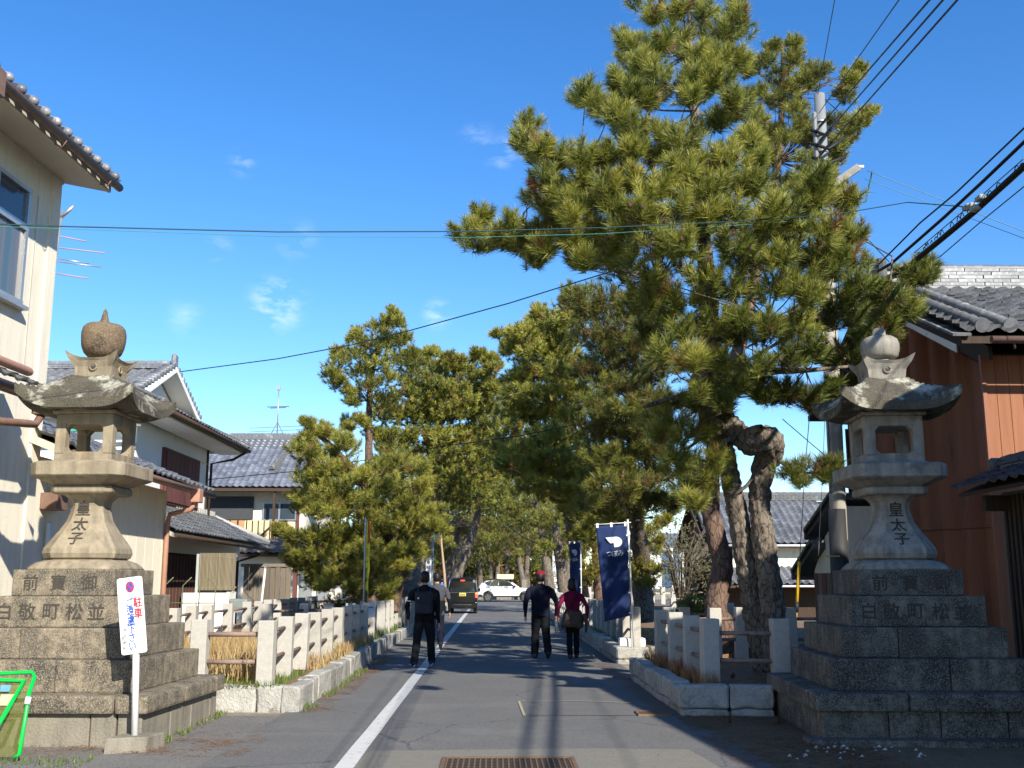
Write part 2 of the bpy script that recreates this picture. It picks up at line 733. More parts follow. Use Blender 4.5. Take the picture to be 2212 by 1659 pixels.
def bark_tube(pts, rad, seg=.06, n=22, bark=.12, seed=0.0):
    """trunk with plated bark relief; returns verts, faces"""
    P = [Vector(p) for p in pts]
    # resample with catmull-rom
    out, rr = [], []
    for i in range(len(P) - 1):
        a, b, c, d = P[max(i - 1, 0)], P[i], P[i + 1], P[min(i + 2, len(P) - 1)]
        m = max(2, int((c - b).length / seg))
        for j in range(m):
            t = j / m
            q = .5 * ((2 * b) + (c - a) * t + (2 * a - 5 * b + 4 * c - d) * t * t + (3 * b - a - 3 * c + d) * t ** 3)
            out.append(q)
            rr.append(rad[i] * (1 - t) + rad[i + 1] * t)
    out.append(P[-1])
    rr.append(rad[-1])
    vs, fs = [], []
    ax = None
    for i, p in enumerate(out):
        t = (out[min(i + 1, len(out) - 1)] - out[max(i - 1, 0)]).normalized()
        if ax is None:
            ax = t.orthogonal().normalized()
        ax = (ax - t * ax.dot(t)).normalized()
        by = t.cross(ax)
        for k in range(n):
            a = 2 * math.pi * k / n
            dr = ax * math.cos(a) + by * math.sin(a)
            q = p + dr * rr[i]
            s_ = Vector((q.x * 13, q.y * 13, q.z * 5.5 + seed))
            dd, _ = noise.voronoi(s_)
            e = min(1.0, (dd[1] - dd[0]) * 2.2)
            f = 1 + bark * (e - .6) + .10 * noise.noise(q * 2.3 + Vector((seed, 0, 0)))
            vs.append(p + dr * rr[i] * f)
    for i in range(len(out) - 1):
        for k in range(n):
            a, b = i * n + k, i * n + (k + 1) % n
            fs.append((a, b, b + n, a + n))
    return vs, fs


def twigs(parent, cen, skel, rs, mt, r0=.03, name='branches', maxn=400, thin=.3):
    """limbs that run from the skeleton out to foliage clumps"""
    sk = np.array([tuple(p) for p in skel])
    mb = MB()
    idx = rs.permutation(len(cen))[:maxn]
    for i in idx:
        c = np.array(cen[i])
        d = np.linalg.norm(sk - c, axis=1) + np.clip(sk[:, 2] - c[2] + .2, 0, 9) * 2.0
        s = sk[d.argmin()]
        L = np.linalg.norm(c - s)
        if L < .1:
            continue
        m1 = s + (c - s) * .35 + np.array([0, 0, -.03 * L]) + rs.normal(0, .05 * L, 3)
        m2 = s + (c - s) * .7 + np.array([0, 0, -.01 * L]) + rs.normal(0, .05 * L, 3)
        r = r0 * (.35 + .18 * L)
        mb.tube([s, m1, m2, c], [r, r * .75, r * .5, r * thin], n=5, cap=False)
    return mb.build(name, mt, parent, kind='stuff', recalc=False)

# ------------------------------------------------------------ ground and road
ASPH = mat('asphalt', (.095, .094, .092), (.135, .133, .128), rough=.9, scale=1.1, detail=8, bump=.5, bscale=160, fleck=(.24, .235, .22), fscale=75,
           bdist=.01, contrast=.3, c3=(.15, .147, .138), thr3=.57, scale3=.35, crack=(.45, (1, 1, 1), .006, (.06, .06, .058)))
ASPH2 = mat('old_asphalt', (.105, .105, .104), (.15, .147, .14), rough=.92, scale=1.6, detail=8, bump=.6, bscale=120, fleck=(.34, .32, .27), fscale=70,
            bdist=.012, c3=(.12, .11, .10), thr3=.58, scale3=1.2)
SOIL = mat('soil', (.10, .075, .05), (.17, .12, .07), rough=.95, scale=5, bump=.8, bscale=30, fleck=(.26, .17, .08), fscale=60)
PAINT = mat('road_paint', (.62, .61, .58), (.48, .475, .45), rough=.7, scale=16, bump=.2, bscale=100, c3=(.22, .22, .21), thr3=.635, scale3=16)
CONC = mat('concrete', (.25, .225, .175), (.16, .145, .115), rough=.9, scale=4, bump=.4, bscale=40, fleck=(.31, .28, .22), fscale=110, streak=(.12, .108, .085))
STONE = mat('weathered_stone', (.24, .195, .135), (.095, .078, .055), rough=.92, scale=11, detail=12, bump=.7, bscale=70,
            fleck=(.40, .355, .27), fscale=75, c3=(.06, .052, .042), thr3=.54, scale3=2.1, bdist=.012, streak=(.06, .052, .042), contrast=.10)
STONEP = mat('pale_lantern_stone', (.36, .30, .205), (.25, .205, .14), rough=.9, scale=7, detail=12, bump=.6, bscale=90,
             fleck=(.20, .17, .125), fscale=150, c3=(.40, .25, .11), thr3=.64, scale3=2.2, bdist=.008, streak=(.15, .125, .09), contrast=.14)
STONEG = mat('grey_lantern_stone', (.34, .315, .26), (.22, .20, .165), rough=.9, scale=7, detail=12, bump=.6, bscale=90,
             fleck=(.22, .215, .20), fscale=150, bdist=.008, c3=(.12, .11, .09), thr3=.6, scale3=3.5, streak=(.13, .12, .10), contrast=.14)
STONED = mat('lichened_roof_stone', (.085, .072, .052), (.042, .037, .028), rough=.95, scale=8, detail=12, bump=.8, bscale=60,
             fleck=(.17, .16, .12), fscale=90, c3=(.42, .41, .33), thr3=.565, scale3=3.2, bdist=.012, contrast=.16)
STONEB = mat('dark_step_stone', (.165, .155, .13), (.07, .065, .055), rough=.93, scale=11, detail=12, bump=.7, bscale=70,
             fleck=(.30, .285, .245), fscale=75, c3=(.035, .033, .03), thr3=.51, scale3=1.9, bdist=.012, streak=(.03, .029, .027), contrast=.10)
GRAN = mat('granite', (.50, .47, .41), (.38, .36, .315), rough=.85, scale=12, bump=.25, bscale=150, fleck=(.22, .21, .19), fscale=150, rvar=.08,
           c3=(.40, .36, .28), thr3=.68, scale3=5, bdist=.004)
KERBM = mat('kerb_stone', (.40, .385, .34), (.20, .19, .165), rough=.92, scale=7, detail=12, bump=.9, bscale=30, fleck=(.50, .485, .44), fscale=90, rvar=.22,
            c3=(.11, .10, .085), thr3=.6, scale3=4, bdist=.02)
CARVE = mat('carving_shade_and_ink', (.045, .040, .032), (.07, .06, .05), rough=.95, scale=20)  # dark tone stands for shade in carved strokes; also used as print
RAIL = mat('rusty_rail', (.20, .115, .085), (.30, .23, .19), rough=.75, scale=14, c3=(.06, .045, .04), thr3=.6, scale3=8, bump=.2)
RUSTG = mat('rusty_grate', (.14, .085, .05), (.23, .155, .10), rough=.7, scale=30, bump=.3, metal=.3)
DARK = mat('painted_pit_shade', (.012, .012, .012), rough=.95)
LITTER = mat('pine_litter', (.42, .22, .09), (.26, .13, .06), rough=.85, scale=9, contrast=.2)
DRYG = foliage_mat('dry_grass', [(0, (.14, .08, .035)), (.5, (.42, .28, .12)), (1, (.60, .48, .24))])
GREENG = foliage_mat('green_grass', [(0, (.04, .07, .015)), (.5, (.10, .16, .03)), (1, (.25, .28, .06))])
REDSOIL = mat('bed_soil', (.22, .13, .075), (.13, .08, .05), rough=.95, scale=6, bump=.8, bscale=30, fleck=(.36, .22, .11), fscale=50)


def sheet(name, x0, x1, y0, y1, z, mt):
    return structure(name, MB().add([(x0, y0, z), (x1, y0, z), (x1, y1, z), (x0, y1, z)], [(0, 1, 2, 3)]), mt)


GRND = mat('ground_earth', (.16, .13, .095), (.22, .19, .14), rough=.95, scale=.8, bump=.4, bscale=20, c3=(.30, .27, .22), thr3=.56, scale3=.3)
mb = MB()
mb.add([(-700, -60, 0), (700, -60, 0), (700, 900, 0), (-700, 900, 0)], [(0, 1, 2, 3)])
structure('ground', mb, GRND)
# square in front of the lanterns, then the road between the beds
structure('forecourt', MB().add([(-14, -40, .004), (14, -40, .004), (14, 12.44, .004), (-14, 12.44, .004)], [(0, 1, 2, 3)]), ASPH2)
structure('road', MB().add([(-2.42, -40, .008), (2.3, -40, .008), (2.3, 66, .008), (-2.42, 66, .008)], [(0, 1, 2, 3)]), ASPH)
structure('cross_road', MB().add([(-60, 66, .008), (60, 66, .008), (60, 89, .008), (-60, 89, .008)], [(0, 1, 2, 3)]), ASPH)
structure('gravel_shoulder', MB().add([(2.36, 2, .010), (9, 2, .010), (9, 12.3, .010), (2.12, 12.3, .010), (2.30, 9.0, .010)], [(0, 1, 2, 3, 4)]), SOIL)
CBAND = mat('pale_concrete_strip', (.19, .178, .148), (.145, .137, .118), rough=.92, scale=9, bump=.5, bscale=90, fleck=(.30, .275, .225), fscale=90, bdist=.01)
structure('concrete_strip', MB().add([(-1.28, 8.2, .013), (1.9, 8.2, .013), (1.75, 9.90, .013), (.9, 9.97, .013), (-1.1, 9.86, .013)], [(0, 1, 2, 3, 4)]), CBAND)
structure('patched_strip', MB().add([(.33, 12.35, .0125), (2.1, 12.35, .0125), (2.08, 13.1, .0125), (.30, 13.25, .0125)], [(0, 1, 2, 3)]),
          mat('patch_asphalt', (.092, .093, .093), (.128, .126, .12), rough=.9, scale=2, bump=.5, bscale=120, fleck=(.25, .24, .22), fscale=75, bdist=.01))
# thin pale crack line round the patch
mb = MB()
jp = [RZ(1133, 1549), RZ(1121, 1517), RZ(1240, 1516), RZ(1368, 1521)]
for a, b in zip(jp[:-1], jp[1:]):
    a, b = Vector((a.x, a.y, .016)), Vector((b.x, b.y, .016))
    d = (b - a).normalized().cross(Vector((0, 0, 1))) * .016
    mb.add([a - d, b - d, b + d, a + d], [(0, 1, 2, 3)])
structure('sealed_joint', mb, mat('joint_mortar', (.42, .36, .24), (.30, .26, .19), rough=.9, scale=14))
# painted edge line, slightly worn
mb = MB()
xs = []
n = 60
for i in range(n + 1):
    y = 2 + (63 - 2) * i / n
    xs.append((-1.19 - .0024 * y + rnd.uniform(-.005, .005), y))
for i in range(n):
    (xa, ya), (xb, yb) = xs[i], xs[i + 1]
    w = .078
    mb.add([(xa - w, ya, .017), (xa + w, ya, .017), (xb + w, yb, .017), (xb - w, yb, .017)], [(0, 1, 2, 3)])
structure('road_line', mb, PAINT)
structure('stop_line', MB().box(-.9, 1.3, 64.2, 64.6, .012, .016), PAINT)
structure('far_kerb', MB().box(-30, 40, 89, 89.25, 0, .14), CONC)

for n_ in ('ground', 'forecourt', 'road', 'cross_road', 'gravel_shoulder', 'concrete_strip', 'patched_strip', 'sealed_joint', 'road_line', 'stop_line', 'far_kerb'):
    bpy.data.objects[n_].location.z = GZ

# raised beds
mb = MB()
mb.box(-7, -2.44, 13.0, 21.95, 0, .385)
mb.box(-7, -2.55, 22.6, 62, 0, .375)
mb.box(-7, -5, 21.9, 22.7, 0, .32)
structure('left_planting_bed', mb, REDSOIL)
mb = MB()
mb.box(2.30, 9, 12.5, 17.3, 0, .38)
mb.box(2.45, 9, 20.1, 62, 0, .38)
mb.box(3.3, 9, 17.2, 20.5, 0, .2)
structure('right_planting_bed', mb, mat('needle_covered_bed', (.22, .125, .07), (.12, .08, .05), rough=.95, scale=6, bump=.8, bscale=30, fleck=(.38, .22, .11), fscale=50))


# ------------------------------------------------------------ kerbs of split stones
def stone_block(p, u, v, L, W, H, mt_i=0, rough=.012):
    """rough-hewn block: 3x2x2 grid box"""
    return (p, u, v, L, W, H)


def kerb(name, label, pts, H, W, z0=0.0, group='stone kerbs of the raised beds', two=False, inner=1):
    t = thing(name, label, 'kerb', (pts[0][0], pts[0][1], 0), group)
    k = 0
    for (ax, ay), (bx, by) in zip(pts[:-1], pts[1:]):
        a, b = Vector((ax, ay, 0)), Vector((bx, by, 0))
        u = (b - a).normalized()
        v = Vector((0, 0, 1)).cross(u) * inner
        L = (b - a).length
        s = 0
        far = max(1.0, (a.length + b.length) / 2 / 25)
        while s < L - .05:
            l = min(rnd.uniform(.42, .95) * far, L - s)
            if L - s - l < .25:
                l = L - s
            h = H + rnd.uniform(-.03, .015)
            for (zz0, zz1, off, nm) in ([(.19, h, 0, 'kerb_stone'), (0, .18, .015, 'base_stone')] if two else [(0, h, 0, 'kerb_stone')]):
                m = MB()
                c = a + u * (s + l / 2) + v * (W / 2 + off + rnd.uniform(-.012, .012)) + Vector((0, 0, (zz0 + zz1) / 2 + z0))
                m.obox(c, u * (l / 2 - .008), v * (W / 2), Vector((0, 0, (zz1 - zz0) / 2)))
                o = m.build(nm, KERBM, t, bevel=.022, seg=1)
                me = o.data
                if (c - EYE).length < 26:
                    bm = bmesh.new()
                    bm.from_mesh(me)
                    bmesh.ops.subdivide_edges(bm, edges=[e for e in bm.edges if e.calc_length() > .15], cuts=2, use_grid_fill=True)
                    bm.to_mesh(me)
                    bm.free()
                for q in me.vertices:
                    w_ = q.co + ORG[t.name]
                    q.co += noise.noise_vector(w_ * 5) * .016 + noise.noise_vector(w_ * 14) * .010
            s += l
            k += 1
    return t


kerb('stone_kerb', 'rough grey stone kerb round the near end of the left planting bed', [(-3.36, 12.82), (-2.25, 12.74), (-2.28, 18.8), (-2.36, 22.0)], .40, .22, inner=1)
kerb('stone_kerb', 'stone kerb running on beside the left fence behind the walking men', [(-2.72, 22.5), (-2.36, 22.5), (-2.45, 62)], .38, .22, inner=1)
kerb('stone_kerb', 'two-course stone kerb of the small bed beside the right lantern base', [(3.15, 12.22), (2.10, 12.30), (2.10, 17.0)], .43, .24, two=True, inner=-1)
kerb('stone_kerb', 'stone kerb under the long right fence beside the walking couple', [(3.3, 19.9), (2.24, 19.9), (2.30, 62)], .42, .24, two=True, inner=-1)

# ------------------------------------------------------------ drain grates
def grate(name, label, x0, x1, y0, y1, nx, ny, z=.03):
    t = thing(name, label, 'grate', ((x0 + x1) / 2, (y0 + y1) / 2, 0))
    f = MB()
    w = .035
    f.box(x0, x1, y0, y0 + w, 0, z)
    f.box(x0, x1, y1 - w, y1, 0, z)
    f.box(x0, x0 + w, y0 + w, y1 - w, 0, z)
    f.box(x1 - w, x1, y0 + w, y1 - w, 0, z)
    f.build('frame', RUSTG, t)
    p = MB()
    p.box(x0 + w, x1 - w, y0 + w, y1 - w, .014, .016)
    p.build('pit_shade_sheet', DARK, t)  # black sheet above the road surface, painted in place of the drain's shade
    bar = None
    for i in range(1, nx):
        x = x0 + (x1 - x0) * i / nx
        if bar is None:
            bar = MB().box(-.007, .007, y0 - (y0 + y1) / 2 + w, y1 - (y0 + y1) / 2 - w, .017, z - .003).build('bar', RUSTG, t, world=False)
            o = bar
        else:
            o = bar.copy()
            COL.objects.link(o)
        o.location = (x - (x0 + x1) / 2, 0, 0)
    cross = None
    for j in range(1, ny):
        y = y0 + (y1 - y0) * j / ny
        if cross is None:
            cross = MB().box(x0 - (x0 + x1) / 2 + w, x1 - (x0 + x1) / 2 - w, -.006, .006, .0165, z - .008).build('cross_bar', RUSTG, t, world=False)
            o = cross
        else:
            o = cross.copy()
            COL.objects.link(o)
        o.location = (0, y - (y0 + y1) / 2, 0)
    return t


grate('drain_grate', 'wide rusty steel drain grate in the road at the bottom edge', -.44, .685, 8.80, 9.46, 24, 9, z=.024).location.z = GZ
grate('drain_grate', 'small dark drain grate at the foot of the right kerb', 1.62, 2.0, 12.3, 12.66, 12, 8, z=.03).location.z = GZ


# ------------------------------------------------------------ stone lanterns
def sq_ring(h, z, ch=.0, n=4, lift=0.0, cx=0, cy=0):
    """square ring with 4*n points, corners cut by ch, corner points raised by lift"""
    pts = []
    cs = [(-1, -1), (1, -1), (1, 1), (-1, 1)]
    for k in range(4):
        a, b = Vector(cs[k]), Vector(cs[(k + 1) % 4])
        d = b - a
        for i in range(n + 1 if ch else n):
            t = i / n
            if ch:
                t = ch / (2 * h) + (1 - ch / h) * t
            p = (a + d * t) * h
            c_ = min(abs(p.x), abs(p.y)) / h
            pts.append((cx + p.x, cy + p.y, z + lift * max(0, c_) ** 4))
    return pts


def lantern(label, cx, cy, rz, left):
    main = STONEP if left else STONEG
    t = thing('stone_lantern', label, 'stone lantern', (cx, cy, 0), 'pair of tall stone lanterns', rz)
    K = dict(world=False)
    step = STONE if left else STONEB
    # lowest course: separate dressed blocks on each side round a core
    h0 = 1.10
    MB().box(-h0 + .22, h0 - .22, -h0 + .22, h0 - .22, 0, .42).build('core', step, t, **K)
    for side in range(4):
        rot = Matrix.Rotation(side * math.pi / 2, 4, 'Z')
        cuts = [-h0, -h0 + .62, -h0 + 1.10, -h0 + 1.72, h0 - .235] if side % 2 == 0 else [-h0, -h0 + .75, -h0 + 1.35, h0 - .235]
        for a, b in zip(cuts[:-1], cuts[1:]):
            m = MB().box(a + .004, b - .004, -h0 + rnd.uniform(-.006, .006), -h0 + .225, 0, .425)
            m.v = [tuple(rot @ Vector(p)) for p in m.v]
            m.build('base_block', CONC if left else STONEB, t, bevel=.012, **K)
    # overhanging slab in pieces
    h1 = 1.17
    MB().box(-h1 + .3, h1 - .3, -h1 + .3, h1 - .3, .428, .555).build('slab_core', step, t, **K)
    for side in range(4):
        rot = Matrix.Rotation(side * math.pi / 2, 4, 'Z')
        cuts = [-h1, -.12 if side else -.3, h1 - .315]
        for a, b in zip(cuts[:-1], cuts[1:]):
            m = MB().box(a + .003, b - .003, -h1, -h1 + .305, .40 if side != 5 else .4, .565)
            m.v = [tuple(rot @ Vector(p)) for p in m.v]
            o = m.build('slab', step, t, bevel=.03, seg=2, **K)
    hs_ = [.93, .80, .665, .52]
    zs = [.565, .865, 1.155, 1.455, 1.715]
    for i, h in enumerate(hs_):
        cut = [.18, -.25, None, None][i]
        if cut is not None:
            for x0, x1 in ((-h, cut - .003), (cut + .003, h)):
                MB().box(x0, x1, -h, h, zs[i], zs[i + 1] - .002).build('step', step, t, bevel=.016, seg=2, **K)
        else:
            MB().box(-h, h, -h, h, zs[i], zs[i + 1] - .002).build('step', step, t, bevel=.014, seg=2, **K)
    # domed seat on the top step
    m = MB()
    m.loft([sq_ring(.46, 1.712, .06), sq_ring(.45, 1.74, .08), sq_ring(.415, 1.785, .12), sq_ring(.36, 1.81, .14), sq_ring(.33, 1.822, .14)], smooth=True)
    m.build('seat', main, t, **K)
    # flared pillar
    prof = [(.33, 1.815), (.372, 1.835), (.387, 1.88), (.378, 1.93), (.33, 2.01), (.262, 2.11), (.205, 2.21), (.180, 2.30), (.170, 2.37),
            (.180, 2.42), (.21, 2.46), (.25, 2.49)]
    m = MB()
    m.loft([sq_ring(h, z, h * .42, n=3) for h, z in prof], smooth=False)
    m.build('pillar', main, t, bevel=.0, **K)
    m = MB()
    m.loft([sq_ring(.305, 2.49, .06), sq_ring(.325, 2.51, .06), sq_ring(.325, 2.565, .06), sq_ring(.30, 2.58, .06)])
    m.build('capital', main, t, bevel=.006, **K)
    m = MB()
    m.loft([sq_ring(.30, 2.575, .08), sq_ring(.36, 2.60, .10), sq_ring(.475, 2.655, .11), sq_ring(.495, 2.67, .11), sq_ring(.495, 2.795, .11), sq_ring(.46, 2.815, .10)])
    m.build('platform', main, t, bevel=.008, seg=2, **K)
    m = MB()
    m.loft([sq_ring(.345, 2.812, .05), sq_ring(.345, 2.83, .05), sq_ring(.32, 2.845, .05)])
    # fire box: corner posts, sill, lintel, rounded window corners
    fb0, fb1, fh = 2.84, 3.33, .305
    m.box(-fh, fh, -fh, fh, fb0, fb0 + .085)
    for sx in (-1, 1):
        for sy in (-1, 1):
            m.obox((sx * (fh - .055), sy * (fh - .055), (fb0 + fb1) / 2 + .02), (.055, 0, 0), (0, .055, 0), (0, 0, (fb1 - fb0) / 2 - .03))
    m.build('fire_box', main, t, bevel=.012, seg=2, **K)
    m = MB()
    m.box(-fh + .002, fh - .002, -fh + .002, fh - .002, fb1 - .115, fb1)
    m.build('lintel', main, t, bevel=.012, **K)
    for side in range(4):
        rot = Matrix.Rotation(side * math.pi / 2, 3, 'Z')
        for sx in (-1, 1):
            for (zc, sz) in ((fb0 + .083, 1), (fb1 - .113, -1)):
                x = sx * (fh - .111)
                poly = [(x + sx * .006, -fh + .012, zc - sz * .006), (x - sx * .055, -fh + .012, zc - sz * .006), (x - sx * .03, -fh + .012, zc + sz * .014), (x - sx * .012, -fh + .012, zc + sz * .032), (x + sx * .006, -fh + .012, zc + sz * .06)]
                MB().prism([rot @ Vector(p) for p in poly], rot @ Vector((0, .09, 0))).build('window_corner', main, t, **K)
    # roof with swept-up corners
    N = 32
    top, bot = [], []

    def roof_z(u, v, under):
        rho = max(abs(u), abs(v))
        cor = (min(abs(u), abs(v)) / max(rho, 1e-6)) if rho > 0 else 0
        tt = max(0, (rho - .40) / .60)
        z = 3.745 - (tt ** .8) * .30
        if under:
            z = 3.35 + .012 * (1 - rho)
        lift = (cor ** 5) * (rho ** 3.2) * .15 + (cor ** 2) * .01 * rho
        return z + lift
    vs, fs = [], []
    for under in (0, 1):
        for j in range(N + 1):
            for i in range(N + 1):
                u, v = -1 + 2 * i / N, -1 + 2 * j / N
                rho = max(abs(u), abs(v))
                cor = min(abs(u), abs(v)) / max(rho, 1e-6)
                sc = .565 + .055 * cor ** 4 * rho
                z = roof_z(u, v, under)
                x, y = u * sc, v * sc
                if not under:
                    nn = noise.noise(Vector((x * 6, y * 6, 3.1))) * .012 + noise.noise(Vector((x * 17, y * 17, .1))) * .006
                    z += nn
                vs.append((x, y, z))
        off = under * (N + 1) ** 2
        for j in range(N):
            for i in range(N):
                a = off + j * (N + 1) + i
                q = (a, a + 1, a + N + 2, a + N + 1)
                fs.append(q if not under else q[::-1])
    M1 = (N + 1) ** 2
    border = [i for i in range(N)] + [i * (N + 1) + N for i in range(N)] + [N * (N + 1) + N - i for i in range(N)] + [(N - i) * (N + 1) for i in range(N)]
    for k in range(len(border)):
        a, b = border[k], border[(k + 1) % len(border)]
        fs.append((b, a, a + M1, b + M1))
    m = MB()
    m.add(vs, fs, 0, True)
    o = m.build('roof', [STONED], t, recalc=False, **K)
    for p in o.data.polygons[-4 * N:]:
        p.use_smooth = False
    MB().box(-.34, .34, -.34, .34, 3.325, 3.365).build('roof_bed', main, t, bevel=.01, **K)
    # flared crown under the jewel
    m = MB()
    rings = []
    for h, z, lf in [(.19, 3.735, 0), (.195, 3.76, 0), (.205, 3.85, .0), (.225, 3.91, .03), (.248, 3.94, .075)]:
        rings.append(sq_ring(h, z, 0, n=8, lift=lf))
    rings = [[(x * (1 + .16 * (min(abs(x), abs(y)) / max(abs(x), abs(y), 1e-6)) ** 5 * (1 if i > 2 else 0)), y * (1 + .16 * (min(abs(x), abs(y)) / max(abs(x), abs(y), 1e-6)) ** 5 * (1 if i > 2 else 0)), z) for x, y, z in rg] for i, rg in enumerate(rings)]
    rings.append([(x * .78, y * .78, 3.93) for x, y, z in rings[-1]])
    m.loft(rings)
    m.build('flared_crown', main, t, **K)
    for side in range(4):
        rot = Matrix.Rotation(side * math.pi / 2, 3, 'Z')
        m = MB()
        ring = [(.038 * math.cos(a), -.209, 3.845 + .038 * math.sin(a)) for a in [k * math.pi / 6 for k in range(12)]]
        m.tube([rot @ Vector(p) for p in ring] + [rot @ Vector(ring[0])], .011, n=6)
        m.build('eye_ring', main, t, **K)
        m = MB()
        m.prism([rot @ Vector((.027 * math.cos(a), -.2065, 3.845 + .027 * math.sin(a))) for a in [k * math.pi / 5 for k in range(10)]], rot @ Vector((0, .004, 0)))
        m.build('eye_shade_disc', CARVE, t, **K)  # flat dark disc, its colour imitates the shade of a hole
    m = MB()
    if left:
        m.lathe([(.10, 3.91), (.115, 3.95), (.095, 3.975)], 20)
        m.build('neck', main, t, **K)
        pf = [(.09, 3.97), (.15, 3.985), (.195, 4.03), (.222, 4.10), (.232, 4.18), (.232, 4.25), (.218, 4.31), (.185, 4.345), (.12, 4.36), (.065, 4.375),
              (.045, 4.40), (.032, 4.45), (.022, 4.50), (.006, 4.53)]
        m = MB()
        m.lathe(pf, 32)
        m.build('jewel', mat('brown_jewel_stone', (.17, .12, .075), (.10, .075, .05), rough=.9, scale=5, bump=.5, bscale=60, fleck=(.28, .21, .13), fscale=50, c3=(.05, .04, .03), thr3=.56, scale3=3), t, rough=.004, rs=7, **K)
    else:
        m.lathe([(.11, 3.91), (.125, 3.95), (.11, 3.995)], 20)
        m.build('neck', main, t, **K)
        pf = [(.10, 3.99), (.16, 4.0), (.19, 4.03), (.202, 4.09), (.205, 4.16), (.19, 4.21), (.15, 4.24), (.09, 4.25), (.075, 4.255), (.07, 4.33), (.045, 4.345), (.01, 4.35)]
        m = MB()
        m.lathe(pf, 32)
        m.build('jewel', main, t, rough=.006, rs=8, **K)
    # writing on the front: raised glyphs, shade of the carving in their colour
    def ch(c, x, z, h, size, sx=1.0, tilt=0.0, bold=.016):
        put_text(c, 'carved_character', CARVE, t, (x, -h - .0035, z), (1, 0, 0), (0, tilt, 1), size, extrude=.001, bold=bold, sx=sx, world=False)
    if left:
        row5, row4 = [(-.33, '前'), (-.05, '寶'), (.26, '御')], [(-.50, '白'), (-.27, '敬'), (-.03, '町'), (.20, '松'), (.42, '並')]
    else:
        row5, row4 = [(-.31, '前'), (-.01, '寶'), (.30, '御')], [(-.48, '白'), (-.26, '敬'), (-.02, '町'), (.22, '松'), (.43, '並')]
    for x, c in row5:
        ch(c, x, 1.585, .52, .165, 1.02)
    for x, c in row4:
        ch(c, x, 1.305, .665, .175, 1.02)
    for c, z in (('皇', 2.345), ('太', 2.18), ('子', 2.03)):
        # follow the curve of the pillar face
        def hw(zz):
            for (h0_, z0_), (h1_, z1_) in zip(prof[:-1], prof[1:]):
                if z0_ <= zz <= z1_:
                    return h0_ + (h1_ - h0_) * (zz - z0_) / (z1_ - z0_)
            return .2
        sl = (hw(z + .05) - hw(z - .05)) / .1
        m_h = max(hw(z), (hw(z + .06) + hw(z - .06)) / 2)
        ch(c, .0, z, m_h + .003, .165, 1.0, -sl)
    return t


lan_l = lantern('left stone lantern with pointed brown jewel, on six worn stone steps behind the no-parking sign', -4.27, 11.3, R(-3.3), True)
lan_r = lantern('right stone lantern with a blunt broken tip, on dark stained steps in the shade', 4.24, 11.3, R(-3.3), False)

# ------------------------------------------------------------ granite fences
def post_mesh(w, h):
    m = MB()
    m.box(-w / 2, w / 2, -w / 2, w / 2, 0, h)
    me = bpy.data.meshes.new('post')
    bm = bmesh.new()
    tmp = m
    me.from_pydata(tmp.v, [], tmp.f)
    bm.from_mesh(me)
    bmesh.ops.recalc_face_normals(bm, faces=bm.faces)
    bmesh.ops.bevel(bm, geom=bm.edges[:], offset=.008, segments=1, affect='EDGES')
    bm.to_mesh(me)
    bm.free()
    me.materials.append(GRAN)
    return me


PM = {}


def fence(name, label, posts, z0, h, w=.19, rails=(.30, .62), rr=.026, jz=.0, group='granite post fences round the raised beds'):
    t = thing(name, label, 'fence', (posts[0][0], posts[0][1], z0), group)
    key = (w, h)
    if key not in PM:
        PM[key] = post_mesh(w, h)
    for x, y in posts:
        M = Matrix.Translation((x, y, z0 + rnd.uniform(-.015, .01))) @ Matrix.Rotation(rnd.uniform(-.07, .07), 4, 'Z') @ Matrix.Rotation(rnd.uniform(-.018, .018), 4, 'X') @ Matrix.Rotation(rnd.uniform(-.018, .018), 4, 'Y')
        inst(PM[key], 'post', M, t)
    for rz in rails:
        for (x0, y0), (x1, y1) in zip(posts[:-1], posts[1:]):
            a, b = Vector((x0, y0, z0 + rz)), Vector((x1, y1, z0 + rz))
            d = (b - a).normalized()
            if (b - a).length > 2.6:
                continue
            MB().tube([a + d * .03, b - d * .03], rr, n=8).build('rail', RAIL, t)
    return t


PH = .765
lf = [(-2.71 + .010 * i, 12.97 + 1.09 * i) for i in range(0, 9)]
fence('granite_fence', 'granite fence along the left kerb, nearest run with ten pale square posts', lf + [(-2.61, 12.97 + 1.09 * 9)], .385, PH)
tF = thing('granite_fence', 'single granite post with two rust-red rails against the left lantern steps', 'fence', (-3.50, 12.97, .385), 'granite post fences round the raised beds')
inst(PM[(.19, PH)], 'post', Matrix.Translation((-3.50, 12.97, .385)), tF)
for rz in (.30, .62):
    MB().tube([(-3.44, 12.97, .355 + rz), (-2.79, 12.97, .355 + rz)], .028, n=8).build('rail', RAIL, tF)
fence('granite_fence', 'granite fence starting behind the yellow banner, along the left side of the road',
      [(-2.585 - .001 * i, 24.7 + 1.1 * i) for i in range(0, 34)], .385, PH)
fence('granite_fence', 'granite fence at the back of the left bed in front of the houses', [(-5.55, 17.6 + 1.15 * i) for i in range(0, 4)] + [(-5.5, 22.4 + 0.0)] + [(-5.45, 23.9 + 1.1 * i) for i in range(0, 9)], .385, PH)
fence('granite_fence', 'granite cross fence dividing the left bed near its far end', [(-4.45, 21.3), (-3.95, 22.6), (-3.45, 22.6), (-3.0, 22.6)], .385, PH)
rf = [(2.60, 13.1), (2.60, 14.3), (2.60, 15.5), (2.60, 16.8)]
fence('granite_fence', 'granite fence of the small bed beside the right lantern, nearest post in full shade', rf, .365, .79, w=.20)
tF = thing('granite_fence', 'granite front post with dark rails tight against the right lantern steps', 'fence', (3.41, 12.9, .365), 'granite post fences round the raised beds')
inst(PM[(.20, .79)], 'post', Matrix.Translation((3.41, 12.9, .365)), tF)
